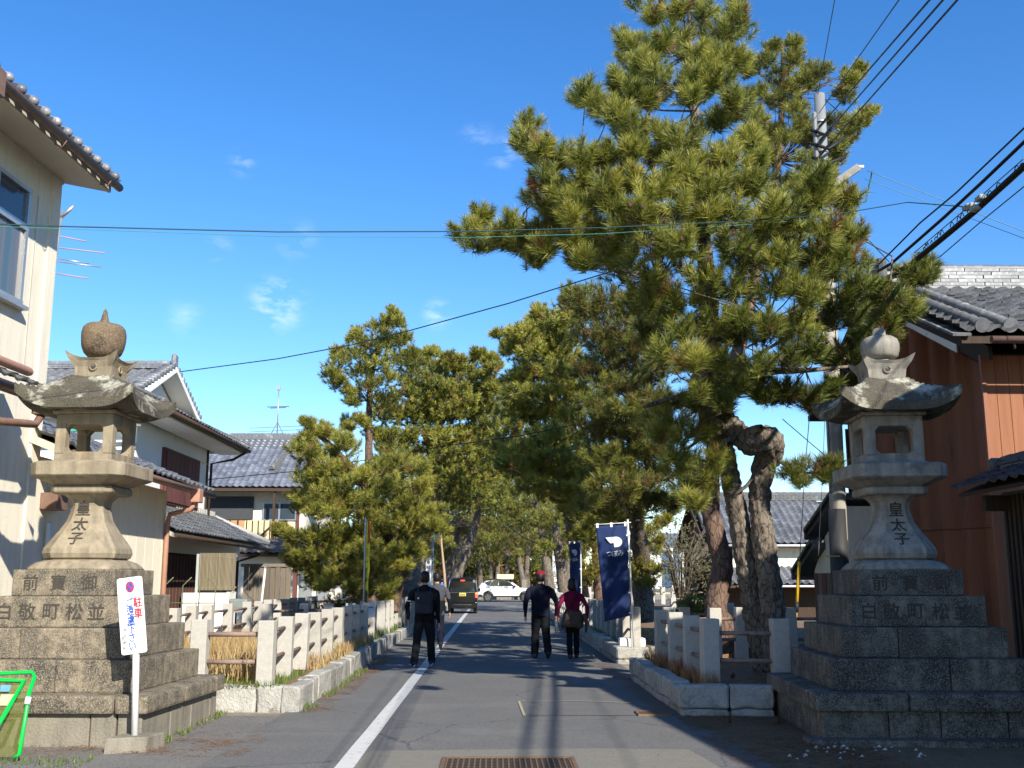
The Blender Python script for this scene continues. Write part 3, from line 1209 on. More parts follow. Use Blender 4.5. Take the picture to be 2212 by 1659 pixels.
for rz in (.30, .62):
    MB().tube([(2.66, 13.1, .36 + rz), (3.35, 12.92, .36 + rz)], .026, n=8).build('rail', RAIL, tF)
fence('granite_fence', 'granite fence at the back of the small right bed under the big pine', [(2.8, 17.25), (3.62 - .1, 17.25), (3.95, 17.3), (4.75, 17.3), (5.45, 17.3)], .38, .8)
fence('granite_fence', 'long granite fence up the right side of the road behind the blue banner',
      [(2.66, 20.4)] + [(2.66 + .002 * i, 21.6 + 1.12 * i) for i in range(0, 34)], .36, PH)
fence('granite_fence', 'granite fence in the shade at the back of the right planting bed', [(5.9, 27 + 1.2 * i) for i in range(0, 8)], .3, PH)
fence('granite_fence', 'granite fence stub beyond the right passage with dark rails', [(2.74, 20.4), (3.6, 20.4), (4.5, 20.4)][1:], .36, PH)

# ------------------------------------------------------------ houses
STUCCO = mat('cream_stucco', (.80, .74, .60), (.72, .66, .53), rough=.92, scale=2, bump=.5, bscale=60, c3=(.64, .58, .45), thr3=.62, scale3=1.5, bdist=.01, streak=(.66, .60, .48))
STUCCO2 = mat('pale_cream_panels', (.82, .76, .60), (.76, .70, .55), rough=.9, scale=2, bump=.3, bscale=60, rvar=.04, c3=(.50, .46, .36), thr3=.64, scale3=2.5)
WHITEW = mat('white_plaster', (.82, .82, .78), (.76, .76, .72), rough=.9, scale=2, bump=.2, bscale=50, c3=(.5, .5, .46), thr3=.66, scale3=2)
SOFFIT = mat('soffit_board', (.55, .50, .40), (.45, .41, .33), rough=.9, scale=2)
GUTTER = mat('brown_gutter', (.15, .085, .06), (.22, .135, .10), rough=.55, scale=6)
PINKPIPE = mat('faded_pink_pipe', (.46, .25, .17), (.34, .18, .125), rough=.6, scale=5)
ALU = mat('aluminium', (.55, .55, .54), rough=.35, metal=.7, scale=5)
GLASS = mat('window_glass', (.03, .045, .06), (.05, .07, .09), rough=.08, spec=.9, scale=1.5)
CURTAIN = mat('ribbed_glass', (.07, .12, .14), (.16, .14, .13), rough=.15, spec=.9, scale=.9, stretch=(1, 8, .3), contrast=.1)
WOODD = mat('dark_wood', (.075, .045, .03), (.045, .03, .02), rough=.8, scale=3, stretch=(8, 8, .7), rvar=.2)
WOODR = mat('red_brown_boards', (.15, .055, .045), (.10, .04, .035), rough=.7, scale=3, stretch=(8, 8, .7), rvar=.15)
WOODG = mat('grey_boards', (.20, .165, .12), (.13, .105, .08), rough=.85, scale=3, stretch=(8, 8, .7), rvar=.25)
SLAT = mat('slat_screen', (.27, .225, .14), (.19, .155, .10), rough=.8, scale=3, stretch=(8, 8, .7), rvar=.2)
REDCOR = mat('red_corrugated', (.30, .11, .05), (.22, .08, .038), rough=.55, scale=1.5, stretch=(3, 3, .5), bump=.1, bscale=20, c3=(.15, .06, .035), thr3=.62, scale3=1.2, spec=.35)
REDPLANK = mat('stained_planks', (.36, .145, .065), (.26, .10, .048), rough=.65, scale=2.5, stretch=(7, 7, .5), rvar=.15, bump=.2, bscale=20)
TILE_G = tile_mat('grey_tile', (.20, .205, .215), (.12, .122, .13), c3=(.34, .34, .32))
TILE_B = tile_mat('blue_grey_tile', (.19, .205, .235), (.14, .15, .18), rough=.35)
TILE_D = tile_mat('dark_tile', (.06, .062, .068), (.035, .036, .04), rough=.5, c3=(.12, .12, .12))
TILE_W = tile_mat('weathered_tile', (.17, .17, .165), (.075, .076, .08), rough=.6, c3=(.30, .29, .26))
TILE_P = tile_mat('porch_tile', (.16, .165, .165), (.09, .092, .095), rough=.55, c3=(.36, .35, .29))
MORTAR = mat('ridge_mortar', (.45, .44, .40), (.32, .31, .28), rough=.9, scale=6)


def ridge(parent, a, b, mt, courses=3, w=.30, h=.05, pl=.32, cap_r=.075, single=True, name='ridge_tile', mtcap=None):
    a, b = Vector(a), Vector(b)
    u = (b - a).normalized()
    L = (b - a).length
    side = Vector((0, 0, 1)).cross(u).normalized()
    upv = u.cross(side)
    if upv.z < 0:
        upv = -upv
    n = max(1, int(L / pl))
    l = L / n
    J = MB()
    me = None
    for c in range(courses):
        ww = w * (1 - .10 * c)
        for i in range(n):
            off = (.5 if c % 2 else 0)
            p = a + u * ((i + off) * l + rnd.uniform(-.006, .006)) + upv * (c * h)
            if off and i == n - 1:
                continue
            if single:
                m = MB().obox((l / 2 - .004, 0, h / 2), (l / 2 - .006, 0, 0), (0, ww / 2, 0), (0, 0, h / 2 - .006))
                if i == 0 or me is None:
                    o = m.build(name, mt, parent, world=False)
                    me = o.data
                    bpy.data.objects.remove(o)
                M = Matrix((u, side, upv)).transposed().to_4x4()
                M.translation = p + side * rnd.uniform(-.006, .006)
                inst(me, name, M, parent)
            else:
                J.obox(p + u * (l / 2) + upv * (h / 2), u * (l / 2 - .006), side * (ww / 2), upv * (h / 2 - .005))
        me = None
    if not single and J.v:
        J.build('ridge_courses', mt, parent, kind='stuff')
    top = upv * (courses * h + .01)
    pts = []
    rr = []
    m = max(2, int(L / .28))
    for i in range(m):
        s0, s1 = i / m, (i + 1) / m
        pts += [a + u * L * s0 + top, a + u * L * (s1 - .006) + top]
        rr += [cap_r, cap_r * .86]
    MB().tube(pts, rr, n=10).build('ridge_cap', mtcap or mt, parent)


def slab(name, pts, th, mt, parent):
    """flat panel from 4 corner points with thickness th downwards"""
    m = MB()
    m.prism(pts, (0, 0, -th))
    return m.build(name, mt, parent)


def gutter(parent, a, b, r=.055, mt=None):
    MB().tube([a, b], r, n=8).build('gutter', mt or GUTTER, parent)


def pipe(parent, pts, r=.04, mt=None, name='downpipe'):
    MB().tube(pts, r, n=8).build(name, mt or GUTTER, parent)


# --- house A: cream two-storey house at the left edge
A = thing('stucco_house', 'cream stucco two-storey house cut by the left edge of the photo', 'house', (-5.9, 13.6, 0))
MB().box(-14, -5.9, -3, 13.62, 0, 6.965).build('wall', STUCCO, A)
MB().box(-5.9, -5.87, 13.42, 13.66, 0, 6.93).build('corner_strip', STUCCO, A)
for yy in (13.1, 11.9, 10.7):
    MB().box(-5.9, -5.893, yy - .012, yy + .012, 4.1, 6.5 if yy > 12.6 else 4.9).build('wall_joint', SOFFIT, A)
slab('soffit', [(-5.905, -3, 6.97), (-5.29, -3, 6.84), (-5.29, 13.78, 6.84), (-5.905, 13.78, 6.97)], .03, SOFFIT, A)
MB().box(-5.29, -5.25, -3, 13.78, 6.80, 6.93).build('fascia', SOFFIT, A)
m = MB()
m.prism([(-5.91, 13.64, 6.97), (-5.91, 13.78, 6.97), (-14, 13.78, 6.97), (-14, 13.64, 6.97)], (0, 0, -.05))
m.build('gable_soffit', SOFFIT, A)
slab('roof_deck', [(-5.23, -3, 6.93), (-5.23, 13.78, 6.93), (-9.5, 13.78, 8.68), (-9.5, -3, 8.68)], .05, SOFFIT, A)
v_ = Vector((-4.38, 0, 1.8)).normalized()
tile_roof(A, (-5.18, 8.42, 6.93), (0, 1, 0), v_, 19, 2, TILE_G, tw=.285, tl=.26, maxobj=60, amp=.045, lip=.035)
# rounded eave ends of the tiles
for i in range(19):
    y = 8.42 + .285 * i + .06
    MB().tube([(-5.22, y, 7.0), (-5.13, y, 6.965)], [.05, .06], n=10, round_=True).build('eave_end_tile', TILE_G, A)
gutter(A, (-5.14, 3, 6.84), (-5.14, 13.8, 6.87), .055)
for y in (10.6, 12.1, 13.4):
    MB().tube([(-5.24, y, 6.78), (-5.14, y, 6.74), (-5.09, y, 6.82)], .008, n=5).build('gutter_bracket', GUTTER, A)
MB().box(-5.22, -5.06, 10.35, 10.6, 6.64, 6.94).build('rain_head', GUTTER, A, bevel=.01)
pipe(A, [(-5.14, 10.48, 6.64), (-5.15, 10.4, 6.5), (-5.4, 10.1, 6.4), (-5.88, 9.95, 6.35)], .045, PINKPIPE)
# window
y0, y1, z0 = 10.55, 12.82, 4.96
z1 = 6.47
wf = MB()
wf.box(-5.9, -5.83, y0, y1, z0, z0 + .06)
wf.box(-5.9, -5.83, y0, y1, z1 - .05, z1)
wf.box(-5.9, -5.835, y0, y1, 5.92, 6.0)
for yy in (y0, 11.55, 12.0, y1 - .06):
    wf.box(-5.9, -5.838, yy, yy + .055, z0 + .06, z1 - .05)
win = wf.build('window', ALU, A)
for (a, b, c, d) in [(y0 + .06, 11.55, z0 + .07, 5.92), (11.61, 12.0, z0 + .07, 5.92), (12.06, y1 - .06, z0 + .07, 5.92)]:
    MB().box(-5.885, -5.875, a, b, c, d).build('pane', CURTAIN, win)
for (a, b) in [(y0 + .06, 11.55), (11.61, 12.0), (12.06, y1 - .06)]:
    MB().box(-5.885, -5.875, a, b, 6.01, z1 - .06).build('upper_pane', GLASS, win)
MB().box(-5.9, -5.78, y0 - .05, y1 + .05, z0 - .05, z0 - .005).build('window_sill', ALU, A)
# small pent roof over the ground floor
v2 = Vector((-.62, 0, .26)).normalized()
slab('pent_roof', [(-5.28, -3, 3.74), (-5.28, 12.35, 3.74), (-5.9, 12.35, 4.02), (-5.9, -3, 4.02)], .10, SOFFIT, A)
tile_roof(A, (-5.22, 9.0, 3.79), (0, 1, 0), v2, 12, 2, TILE_W, tw=.28, tl=.26, maxobj=40, amp=.045, lip=.03)
MB().tube([(-5.42, 9, 4.02), (-5.42, 12.3, 4.02)], .055, n=10, round_=True).build('ridge_roll', PINKPIPE, A)
gutter(A, (-5.2, 3, 3.68), (-5.2, 12.4, 3.70), .055)
MB().box(-5.30, -5.14, 12.2, 12.42, 3.50, 3.76).build('rain_head', GUTTER, A, bevel=.01)
pipe(A, [(-5.22, 12.3, 3.5), (-5.24, 12.2, 3.38), (-5.3, 11.2, 3.28), (-5.85, 10.4, 3.22)], .045, GUTTER)
# TV antenna just beyond house A
t = thing('tv_antenna', 'tv antenna with pink and white rods beside the left house corner', 'antenna', (-9.2, 21.6, 5.2))
MB().tube([(-9.2, 21, 5.2), (-8.98, 21, 9.15)], .03, n=6).build('mast', ALU, t)
for z, l, c in ((8.35, .9, 'red'), (8.6, .5, 'red'), (8.05, .85, 'white'), (8.12, .6, 'white'), (7.8, .6, 'red')):
    MB().tube([(-9.02, 21, z), (-9.02 + l, 21.2, z - .05)], .014, n=5).build('rod', mat('pink_rod', (.45, .30, .32)) if c == 'red' else ALU, t)
MB().tube([(-9.0, 21, 9.0), (-8.75, 21, 9.25)], .04, n=6).build('receiver', ALU, t)
MB().tube([(-9.0, 20.9, 5.2), (-9.18, 21, 6.6)], .008, n=4).build('guy', ALU, t)

A.rotation_euler = (0, 0, R(-3))
# --- house B: cream wall of vertical panels, low tiled roof
B = thing('panelled_house', 'single-storey cream house with vertical wall panels and salmon downpipe behind the left lantern', 'house', (-5.95, 19.3, 0))
MB().box(-13, -6.0, 13.7, 19.32, 0, 3.22).build('core_wall', STUCCO2, B)
yy = 13.72
pw = .455
while yy < 19.3:
    MB().box(-5.998, -5.95, yy + .006, min(yy + pw, 19.32) - .006, 0, 3.20).build('wall_panel', STUCCO2, B)
    yy += pw
slab('roof_deck', [(-5.42, 13.4, 3.24), (-5.42, 20.3, 3.24), (-9.2, 20.3, 4.75), (-9.2, 13.4, 4.75)], .10, SOFFIT, B)
vB = Vector((-3.78, 0, 1.51)).normalized()
tile_roof(B, (-5.38, 13.45, 3.27), (0, 1, 0), vB, 25, 15, TILE_G, tw=.275, tl=.26, maxobj=230, amp=.04, lip=.03)
gutter(B, (-5.34, 13.4, 3.19), (-5.34, 20.25, 3.19), .05)
MB().box(-5.42, -5.26, 18.95, 19.2, 2.98, 3.22).build('rain_head', PINKPIPE, B, bevel=.01)
pipe(B, [(-5.34, 19.05, 3.0), (-5.45, 19.1, 2.86), (-5.85, 19.22, 2.78), (-5.89, 19.24, 2.6), (-5.89, 19.24, .1)], .045, PINKPIPE)
MB().box(-5.95, -5.72, 13.95, 14.3, 2.52, 2.74).build('vent_hood', GUTTER, B, bevel=.01)
pipe(B, [(-5.88, 14.15, 2.35), (-5.88, 14.15, .1)], .04, mat('white_pipe', (.75, .75, .73), rough=.5))
MB().tube([(-5.95, 17.0, 1.95), (-5.80, 17.0, 1.95)], .06, n=12).build('vent_cap', mat('white_pipe', (.75, .75, .73)), B)

# --- house C: white two-storey house with hip-and-gable roof
Cc = thing('white_house', 'white two-storey house with hip-and-gable tiled roof and dark red shutters, left', 'house', (-8.7, 32, 0))
MB().box(-17, -8.7, 25.6, 32.0, 0, 5.5).build('wall', WHITEW, Cc)
MB().box(-8.7, -8.62, 27.6, 30.95, 3.6, 5.05).build('shutter_frame', WOODR, Cc)
for i in range(8):
    y = 27.72 + i * .39
    MB().box(-8.62, -8.585, y, y + .375, 3.66, 4.97).build('shutter_board', WOODR, Cc)
for z in (4.45, 3.55, 5.05):
    MB().box(-8.7, -8.675, 31.0, 32.0, z, z + .03).build('wall_trim', STUCCO2, Cc)
MB().box(-8.72, -8.66, 31.9, 32.02, 2.6, 5.5).build('corner_pipe', WOODD, Cc)
MB().box(-9.9, -8.72, 24.9, 25.6, 3.2, 4.75).build('box_window', WHITEW, Cc)
MB().box(-9.95, -8.68, 24.85, 25.6, 4.75, 4.87).build('box_window_top', WHITEW, Cc, bevel=.02)
# skirt eaves: +X side and -Y side
zE, zM = 5.62, 6.35
xe, xm, ye0, ye1, ym0, ym1 = -7.75, -9.35, 24.4, 33.1, 26.4, 31.2
slab('soffit', [(-8.6, 24.6, 5.52), (-7.85, 24.6, 5.52), (-7.85, 33.0, 5.52), (-8.6, 33.0, 5.52)], .05, WHITEW, Cc)
slab('soffit', [(-17, 24.55, 5.53), (-8.6, 24.55, 5.53), (-8.6, 25.6, 5.53), (-17, 25.6, 5.53)], .05, WHITEW, Cc)
slab('eave_deck', [(xe, ye0, zE), (xe, ye1, zE), (xm, ym1, zM), (xm, ym0, zM)], .10, SOFFIT, Cc)
slab('front_deck', [(-17, ye0, zE), (xe, ye0, zE), (xm, ym0, 6.392), (xm, 28.75, 7.30), (-17, 28.75, 7.30)], .10, SOFFIT, Cc)
MB().prism([(xe, ye1, zE), (-17, ye1, zE), (-17, 28.75, 7.3), (xm, 28.75, 7.3), (xm, ym1, 6.354)], (0, 0, -.1)).build('back_deck', SOFFIT, Cc)
vC = Vector((xm - xe, 0, zM - zE)).normalized()
tile_roof(Cc, (xe + .03, ye0, zE + .03), (0, 1, 0), vC, 31, 6, TILE_G, tw=.28, tl=.26, maxobj=120, amp=.04, clip=lambda p, i, j: ye0 + .2 * j < p.y < ye1 - .22 * j)
vC2 = Vector((0, 28.75 - ye0, 7.3 - zE)).normalized()
tile_roof(Cc, (-15, ye0 - .02, zE + .03), (1, 0, 0), vC2, 26, 17, TILE_G, tw=.28, tl=.27, maxobj=170, amp=.04,
          clip=lambda p, i, j: p.x < (xe - (p.y - ye0) * .80 if p.y < 26.3 else xm + .5))
# gable triangle facing the road
MB().prism([(xm, 26.5, 6.35), (xm, 31.1, 6.35), (xm, 28.8, 7.22)], (-.1, 0, 0)).build('gable_wall', WHITEW, Cc)
for sgn in (-1, 1):
    MB().prism([(xm + .55, 28.8 + sgn * 2.55, 6.33), (xm + .55, 28.8, 7.42), (xm + .55, 28.8, 7.28), (xm + .55, 28.8 + sgn * 2.35, 6.24)], (-.05, 0, 0)).build('barge_board', WHITEW, Cc)
    a = Vector((xm + .5, 28.8 + sgn * 2.6, 6.40))
    b = Vector((xm + .5, 28.8, 7.46))
    for k in range(11):
        p = a.lerp(b, k / 11)
        MB().tube([p + Vector((-.28, 0, .02)), p + Vector((.06, 0, .02))], .07, n=8).build('verge_tile', TILE_G, Cc)
slab('gable_roof', [(xm + .5, 26.2, 6.30), (xm + .5, 28.8, 7.38), (xm - .3, 28.8, 7.38), (xm - .3, 26.2, 6.30)], .04, TILE_G, Cc)
slab('gable_soffit', [(xm + .5, 31.35, 6.30), (xm + .5, 28.8, 7.38), (xm - .3, 28.8, 7.38), (xm - .3, 31.35, 6.30)], .04, WHITEW, Cc)
ridge(Cc, (-15.5, 28.78, 7.32), (xm + .4, 28.78, 7.36), TILE_G, courses=3, w=.32, h=.055, single=False)
MB().obox((xm + .48, 28.78, 7.58), (.06, 0, 0), (0, .17, 0), (0, 0, .2)).build('ridge_end', TILE_G, Cc, bevel=.05)
ridge(Cc, (xe + .05, ye0 + .05, zE + .06), (xm + .1, 26.3, zM + .05), TILE_W, courses=1, w=.22, single=False, cap_r=.06)
ridge(Cc, (xe + .05, ye1 - .05, zE + .06), (xm + .1, 31.3, zM + .05), TILE_W, courses=1, w=.22, single=False, cap_r=.06)
gutter(Cc, (-7.68, 24.4, 5.56), (-7.68, 33.0, 5.58), .055, WOODD)
pipe(Cc, [(-7.7, 32.6, 5.5), (-8.0, 32.3, 5.25), (-8.6, 32.1, 5.1), (-8.62, 32.1, 2.8)], .04, WOODD)
t = thing('laundry_pole', 'turquoise laundry pole under the eaves of the white house', 'laundry pole', (-10, 24.2, 5))
MB().tube([(-11.2, 24.1, 4.98), (-8.35, 24.3, 5.02)], .035, n=8).build('pole', mat('turquoise', (.03, .45, .32), rough=.4), t)
MB().tube([(-8.9, 24.4, 5.5), (-8.9, 24.3, 4.8)], .03, n=6).build('hanger', WOODD, t)
MB().tube([(-10.9, 24.2, 5.12), (-8.2, 24.35, 5.14)], .03, n=8).build('pole', ALU, t)

# --- D: porch wing with slatted screen
D = thing('porch_wing', 'low tiled porch wing with dark lattice entrance and slatted screen', 'house', (-8.0, 34, 0))
MB().box(-9.2, -8.15, 24.6, 34.3, 0, 2.7).build('wall', WHITEW, D)
slab('roof_deck', [(-7.3, 24.2, 2.68), (-7.3, 34.4, 2.64), (-8.75, 33.2, 3.45), (-8.75, 24.6, 3.45)], .09, SOFFIT, D)
vD = Vector((-1.45, 0, .8)).normalized()
tile_roof(D, (-7.25, 24.2, 2.72), (0, 1, 0), vD, 37, 7, TILE_P, tw=.275, tl=.235, maxobj=259, amp=.035, clip=lambda p, i, j: p.y < 34.5 - j * .17)
MB().tube([(-7.25, 34.4, 2.82), (-8.72, 33.2, 3.55)], .08, n=8).build('hip_roll', mat('pale_hip', (.42, .40, .38)), D)
for k in range(18):
    y = 29.0 + k * .23
    MB().obox((-8.66, y, 3.62), (.03, 0, 0), (0, .05, 0), (0, 0, .08)).build('ridge_fin', MORTAR, D)
ridge(D, (-8.72, 25, 3.5), (-8.72, 33.1, 3.5), TILE_P, courses=1, w=.22, single=False)
gutter(D, (-7.2, 24.2, 2.62), (-7.2, 34.4, 2.58), .05, WOODD)
pipe(D, [(-7.2, 34.2, 2.55), (-7.5, 34.0, 2.4), (-8.1, 33.9, 2.2), (-8.12, 33.9, .1)], .045, WOODD)
MB().box(-8.15, -8.12, 25.0, 33.4, 0, 2.3).build('entrance_shade_sheet', mat('painted_entrance_shade', (.03, .02, .015), rough=.9), D)  # flat sheet on the wall, entrance shade put into its colour
for k in range(30):
    y = 25.0 + k * .14
    MB().box(-8.1, -8.05, y, y + .05, .05, 2.25).build('lattice_bar', WOODR if k % 2 else WOODD, D)
S_ = thing('slatted_screen', 'upright screen of thin brown slats in front of the porch', 'screen', (-7.0, 26.2, 1.4))
for k in range(29):
    x = -7.17 + k * .0305
    MB().box(x, x + .019, 26.18, 26.2, 1.38, 2.27).build('slat', SLAT, S_)
MB().box(-7.19, -6.27, 26.2, 26.23, 2.18, 2.22).build('top_rail', SLAT, S_)
MB().box(-7.19, -6.27, 26.2, 26.23, 1.43, 1.47).build('bottom_rail', SLAT, S_)
MB().box(-7.25, -7.19, 26.16, 26.24, 0, 2.25).build('side_post', mat('pale_post', (.42, .44, .42)), S_)
LW = thing('white_low_wall', 'low white rendered wall under the slatted screen', 'wall', (-7, 26, 0))
MB().box(-7.5, -6.38, 25.95, 26.1, 0, 1.32).build('wall', WHITEW, LW)
MB().box(-6.42, -6.36, 25.9, 26.6, .5, 1.34).build('wall_end', WHITEW, LW)

# --- garden bits in front of the porch
t = thing('wire_arch_frame', 'rusty green wire garden frame standing before the dark entrance', 'garden frame', (-7, 24, 0))
for x in (-7.32, -6.92, -6.55, -6.2):
    MB().tube([(x, 24, .3), (x, 24, 1.5), (x + .18, 24, 1.68)] if x < -6.3 else [(x, 24, .3), (x, 24, 1.5), (x - .18, 24, 1.68)], .013, n=5).build('upright', mat('green_wire', (.16, .18, .08)), t)
MB().tube([(-7.32, 24, 1.12), (-6.2, 24, 1.12)], .013, n=5).build('crossbar', mat('green_wire', (.16, .18, .08)), t)
MB().tube([(-6.92, 24, .5), (-6.6, 24, 1.1)], .013, n=5).build('crossbar', mat('green_wire', (.16, .18, .08)), t)
t = thing('grey_storage_box', 'rounded grey-green plastic box on a small stand in the left garden', 'box', (-6.0, 25, 0))
MB().box(-6.05, -5.62, 24.6, 25.1, .98, 1.2).build('box', mat('grey_plastic', (.22, .24, .21), rough=.5), t, bevel=.05, seg=2)
MB().box(-6.2, -5.5, 24.5, 25.2, .90, .95).build('stand_top', ALU, t)
for x in (-6.15, -5.55):
    MB().box(x, x + .05, 24.6, 24.65, .3, .9).build('leg', ALU, t)
t = thing('white_pole', 'thin white pole leaning in the left garden beside the plank door', 'pole', (-5.8, 26.3, .3))
MB().tube([(-5.72, 26.3, .3), (-5.6, 26.3, 1.95)], .028, n=8).build('pole', mat('white_pipe', (.75, .75, .73)), t)

# --- house E: blue-grey roof with balcony
E_ = thing('balcony_house', 'two-storey house with blue-grey tiled roof and yellow balcony panels, left distance', 'house', (-10, 44, 0))
MB().box(-14.5, -7.95, 44.8, 52, 0, 5.3).build('wall', STUCCO, E_)
slab('roof_deck', [(-14.8, 43.75, 5.36), (-7.2, 43.75, 5.36), (-8.9, 48, 7.9), (-14.8, 48, 7.9)], .12, WOODD, E_)
slab('back_deck', [(-14.8, 52.4, 5.36), (-7.2, 52.4, 5.36), (-8.9, 48, 7.9), (-14.8, 48, 7.9)], .12, WOODD, E_)
vE = Vector((0, 4.25, 2.54)).normalized()
tile_roof(E_, (-14.0, 43.7, 5.40), (1, 0, 0), vE, 25, 18, TILE_B, tw=.27, tl=.275, maxobj=300, amp=.06, lip=.03, clip=lambda p, i, j: p.x < -7.25 - (p.y - 43.7) * .40)
ridge(E_, (-13.8, 48, 7.92), (-8.95, 48, 7.92), TILE_G, courses=4, w=.34, h=.06, single=False)
ridge(E_, (-9.05, 47.9, 7.9), (-9.65 + .2, 44.9, 6.15), TILE_W, courses=3, w=.30, h=.06, single=False, cap_r=.10)
ridge(E_, (-8.55, 47.4, 7.6), (-7.4, 44.0, 5.6), TILE_W, courses=3, w=.30, h=.06, single=False, cap_r=.10)
m = MB()
m.prism([(-7.2, 43.75, 5.42), (-6.6, 45.0, 5.3), (-8.3, 47.6, 7.3), (-8.9, 47.6, 7.75)], (0, 0, -.1))
m.build('hip_slope', TILE_W, E_)
MB().box(-14, -10.15, 44.70, 44.8, 4.15, 5.10).build('dark_window', mat('dark_shoji', (.06, .065, .07)), E_)
w_ = MB().box(-9.75, -8.3, 44.72, 44.8, 4.10, 4.85).build('window', ALU, E_)
MB().box(-9.68, -9.08, 44.70, 44.715, 4.16, 4.80).build('pane', GLASS, w_)
MB().box(-9.0, -8.38, 44.70, 44.715, 4.16, 4.80).build('pane', GLASS, w_)
YEL = mat('yellow_panel', (.74, .62, .34), (.68, .56, .30), rough=.7, scale=3)
MB().box(-12.6, -10.3, 43.92, 43.98, 3.0, 4.05).build('wicker_panel', mat('wicker', (.50, .29, .13), (.38, .21, .10), rough=.8, scale=9, stretch=(1, 1, 4)), E_)
for k in range(7):
    MB().box(-12.5 + k * .32, -12.45 + k * .32, 43.88, 43.92, 3.0, 4.06).build('baluster', WOODD, E_)
MB().box(-10.25, -9.0 + .1, 43.92, 43.98, 2.9, 4.05).build('yellow_panel', YEL, E_)
for k in range(6):
    MB().box(-10.2 + k * .24, -10.17 + k * .24, 43.86, 43.9, 2.9, 4.05).build('baluster', WOODD, E_)
MB().box(-9.5, -8.4, 44.72, 44.79, 2.75, 4.0).build('yellow_wall', YEL, E_)
MB().box(-9.15, -9.05, 43.84, 43.94, 2.7, 5.3).build('balcony_post', WOODD, E_)
MB().box(-8.3, -8.2, 44.66, 44.79, 2.7, 5.3).build('corner_post', WOODR, E_)
MB().box(-13, -8.9, 43.84, 44.0, 2.82, 2.92).build('balcony_beam', WOODD, E_)
MB().tube([(-10.0, 43.8, 3.0), (-9.1, 43.8, 3.9)], .035, n=5).build('stair_rail', WOODD, E_)
# lower roof and ground floor
slab('lower_deck', [(-10.3, 42.6, 2.65), (-5.6, 42.6, 2.65), (-6.4, 44.7, 3.5), (-10.3, 44.7, 3.5)], .1, WOODD, E_)
vL = Vector((0, 2.1, .85)).normalized()
tile_roof(E_, (-10.3, 42.55, 2.69), (1, 0, 0), vL, 16, 8, TILE_P, tw=.28, tl=.28, maxobj=100, amp=.05, clip=lambda p, i, j: p.x < -5.8 - j * .1)
MB().box(-11, -5.9, 43.2, 43.3, 0, 2.6).build('ground_wall', STUCCO2, E_)
MB().box(-8.35, -8.25, 43.1, 43.2, 0, 2.6).build('drain_pipe', WOODD, E_)
for x in (-7.3, -6.6):
    MB().box(x - .5, x, 43.12, 43.2, .8, 1.9).build('window_shutter', mat('grey_shutter', (.25, .27, .27)), E_)
t = thing('tv_antenna', 'thin tv antenna on a tripod on the blue-grey roof ridge', 'antenna', (-9.9, 48, 8.1))
MB().tube([(-9.95, 48, 8.1), (-9.95, 48, 10.4)], .03, n=6).build('mast', ALU, t)
for dz, l in ((9.45, .5), (9.4, .35)):
    MB().tube([(-9.95 - l, 48, dz), (-9.95 + l, 48, dz + .03)], .018, n=5).build('rod', WOODD, t)
MB().box(-10.05, -9.88, 47.95, 48.05, 10.25, 10.45).build('receiver', ALU, t)
for dx in (-.3, .3):
    MB().tube([(-9.95, 48, 8.75), (-9.95 + dx, 48, 8.15)], .018, n=5).build('strut', GUTTER, t)
t = thing('plank_gate', 'weathered grey plank gate beside the porch downpipe', 'gate', (-7, 34.8, 0))
for k in range(9):
    x = -8.1 + k * .17
    MB().box(x, x + .155, 34.8 + (.03 if k % 2 else 0), 34.84 + (.03 if k % 2 else 0), .85 if k < 7 else .1, 2.05).build('plank', WOODG, t)
MB().box(-8.2, -6.5, 34.78, 34.86, 2.05, 2.15).build('lintel', WOODG, t)
MB().box(-8.15, -7.0, 34.9, 34.95, .05, .85).build('lower_panel', mat('grey_panel', (.11, .11, .10)), t)
MB().box(-6.5, -6.38, 34.7, 34.9, 0, 2.1).build('gate_post', WOODR, t)
t = thing('pipe_railing', 'thin rust-brown pipe railing along the back garden', 'railing', (-6, 36, 0))
MB().tube([(-8.2, 33.5, .95), (-4.6, 36.5, .95)], .025, n=6).build('rail', WOODR, t)
for k in range(6):
    x = -8.0 + k * .65
    MB().tube([(x, 33.6 + k * .55, 0), (x, 33.6 + k * .55, .95)], .018, n=5).build('upright', WOODD, t)

# --- house R: big red-brown house at right
Rr = thing('red_machiya', 'tall town house with red-brown corrugated gable and tiled roof at the right edge', 'house', (7.1, 15.05, 0))
ridge_z, eave_z = 7.0, 4.95
MB().prism([(7.16, 15.1, 0), (7.16, 21.0, 0), (7.16, 21.0, 4.9), (7.16, 18.05, 6.25), (7.16, 15.1, 4.9)], (9, 0, 0)).build('wall', WOODD, Rr)
# corrugated sheets, each its own piece
yy = 15.06
while yy < 20.9:
    y1_ = min(yy + .86, 21.0)
    vs, fs = [], []
    n_ = int((y1_ - yy) / .0105)
    for i in range(n_ + 1):
        y = yy + (y1_ - yy) * i / n_
        x = 7.135 + .019 * math.cos(2 * math.pi * (y) / .042)
        top = 4.86 + (1.40 - abs(y - 18.05) * 1.40 / 2.95) - .12
        vs += [(x, y, 0), (x, y, top)]
    for i in range(n_):
        a = i * 2
        fs.append((a, a + 1, a + 3, a + 2))
    MB().add(vs, fs).build('corrugated_sheet', REDCOR, Rr, recalc=False)
    yy += .862
MB().box(7.10, 7.16, 15.0, 15.06, 0, 4.9).build('corner_trim', REDCOR, Rr)
MB().prism([(7.08, 14.7, 4.72), (7.08, 18.05, 6.22), (7.08, 18.05, 6.42), (7.08, 14.7, 4.92)], (.06, 0, 0)).build('gable_board', WOODD, Rr)
MB().prism([(7.12, 15.8, 5.06), (7.12, 17.7, 5.95), (7.12, 17.7, 6.2), (7.12, 15.8, 5.3)], (.03, 0, 0)).build('gable_plaster', WHITEW, Rr)
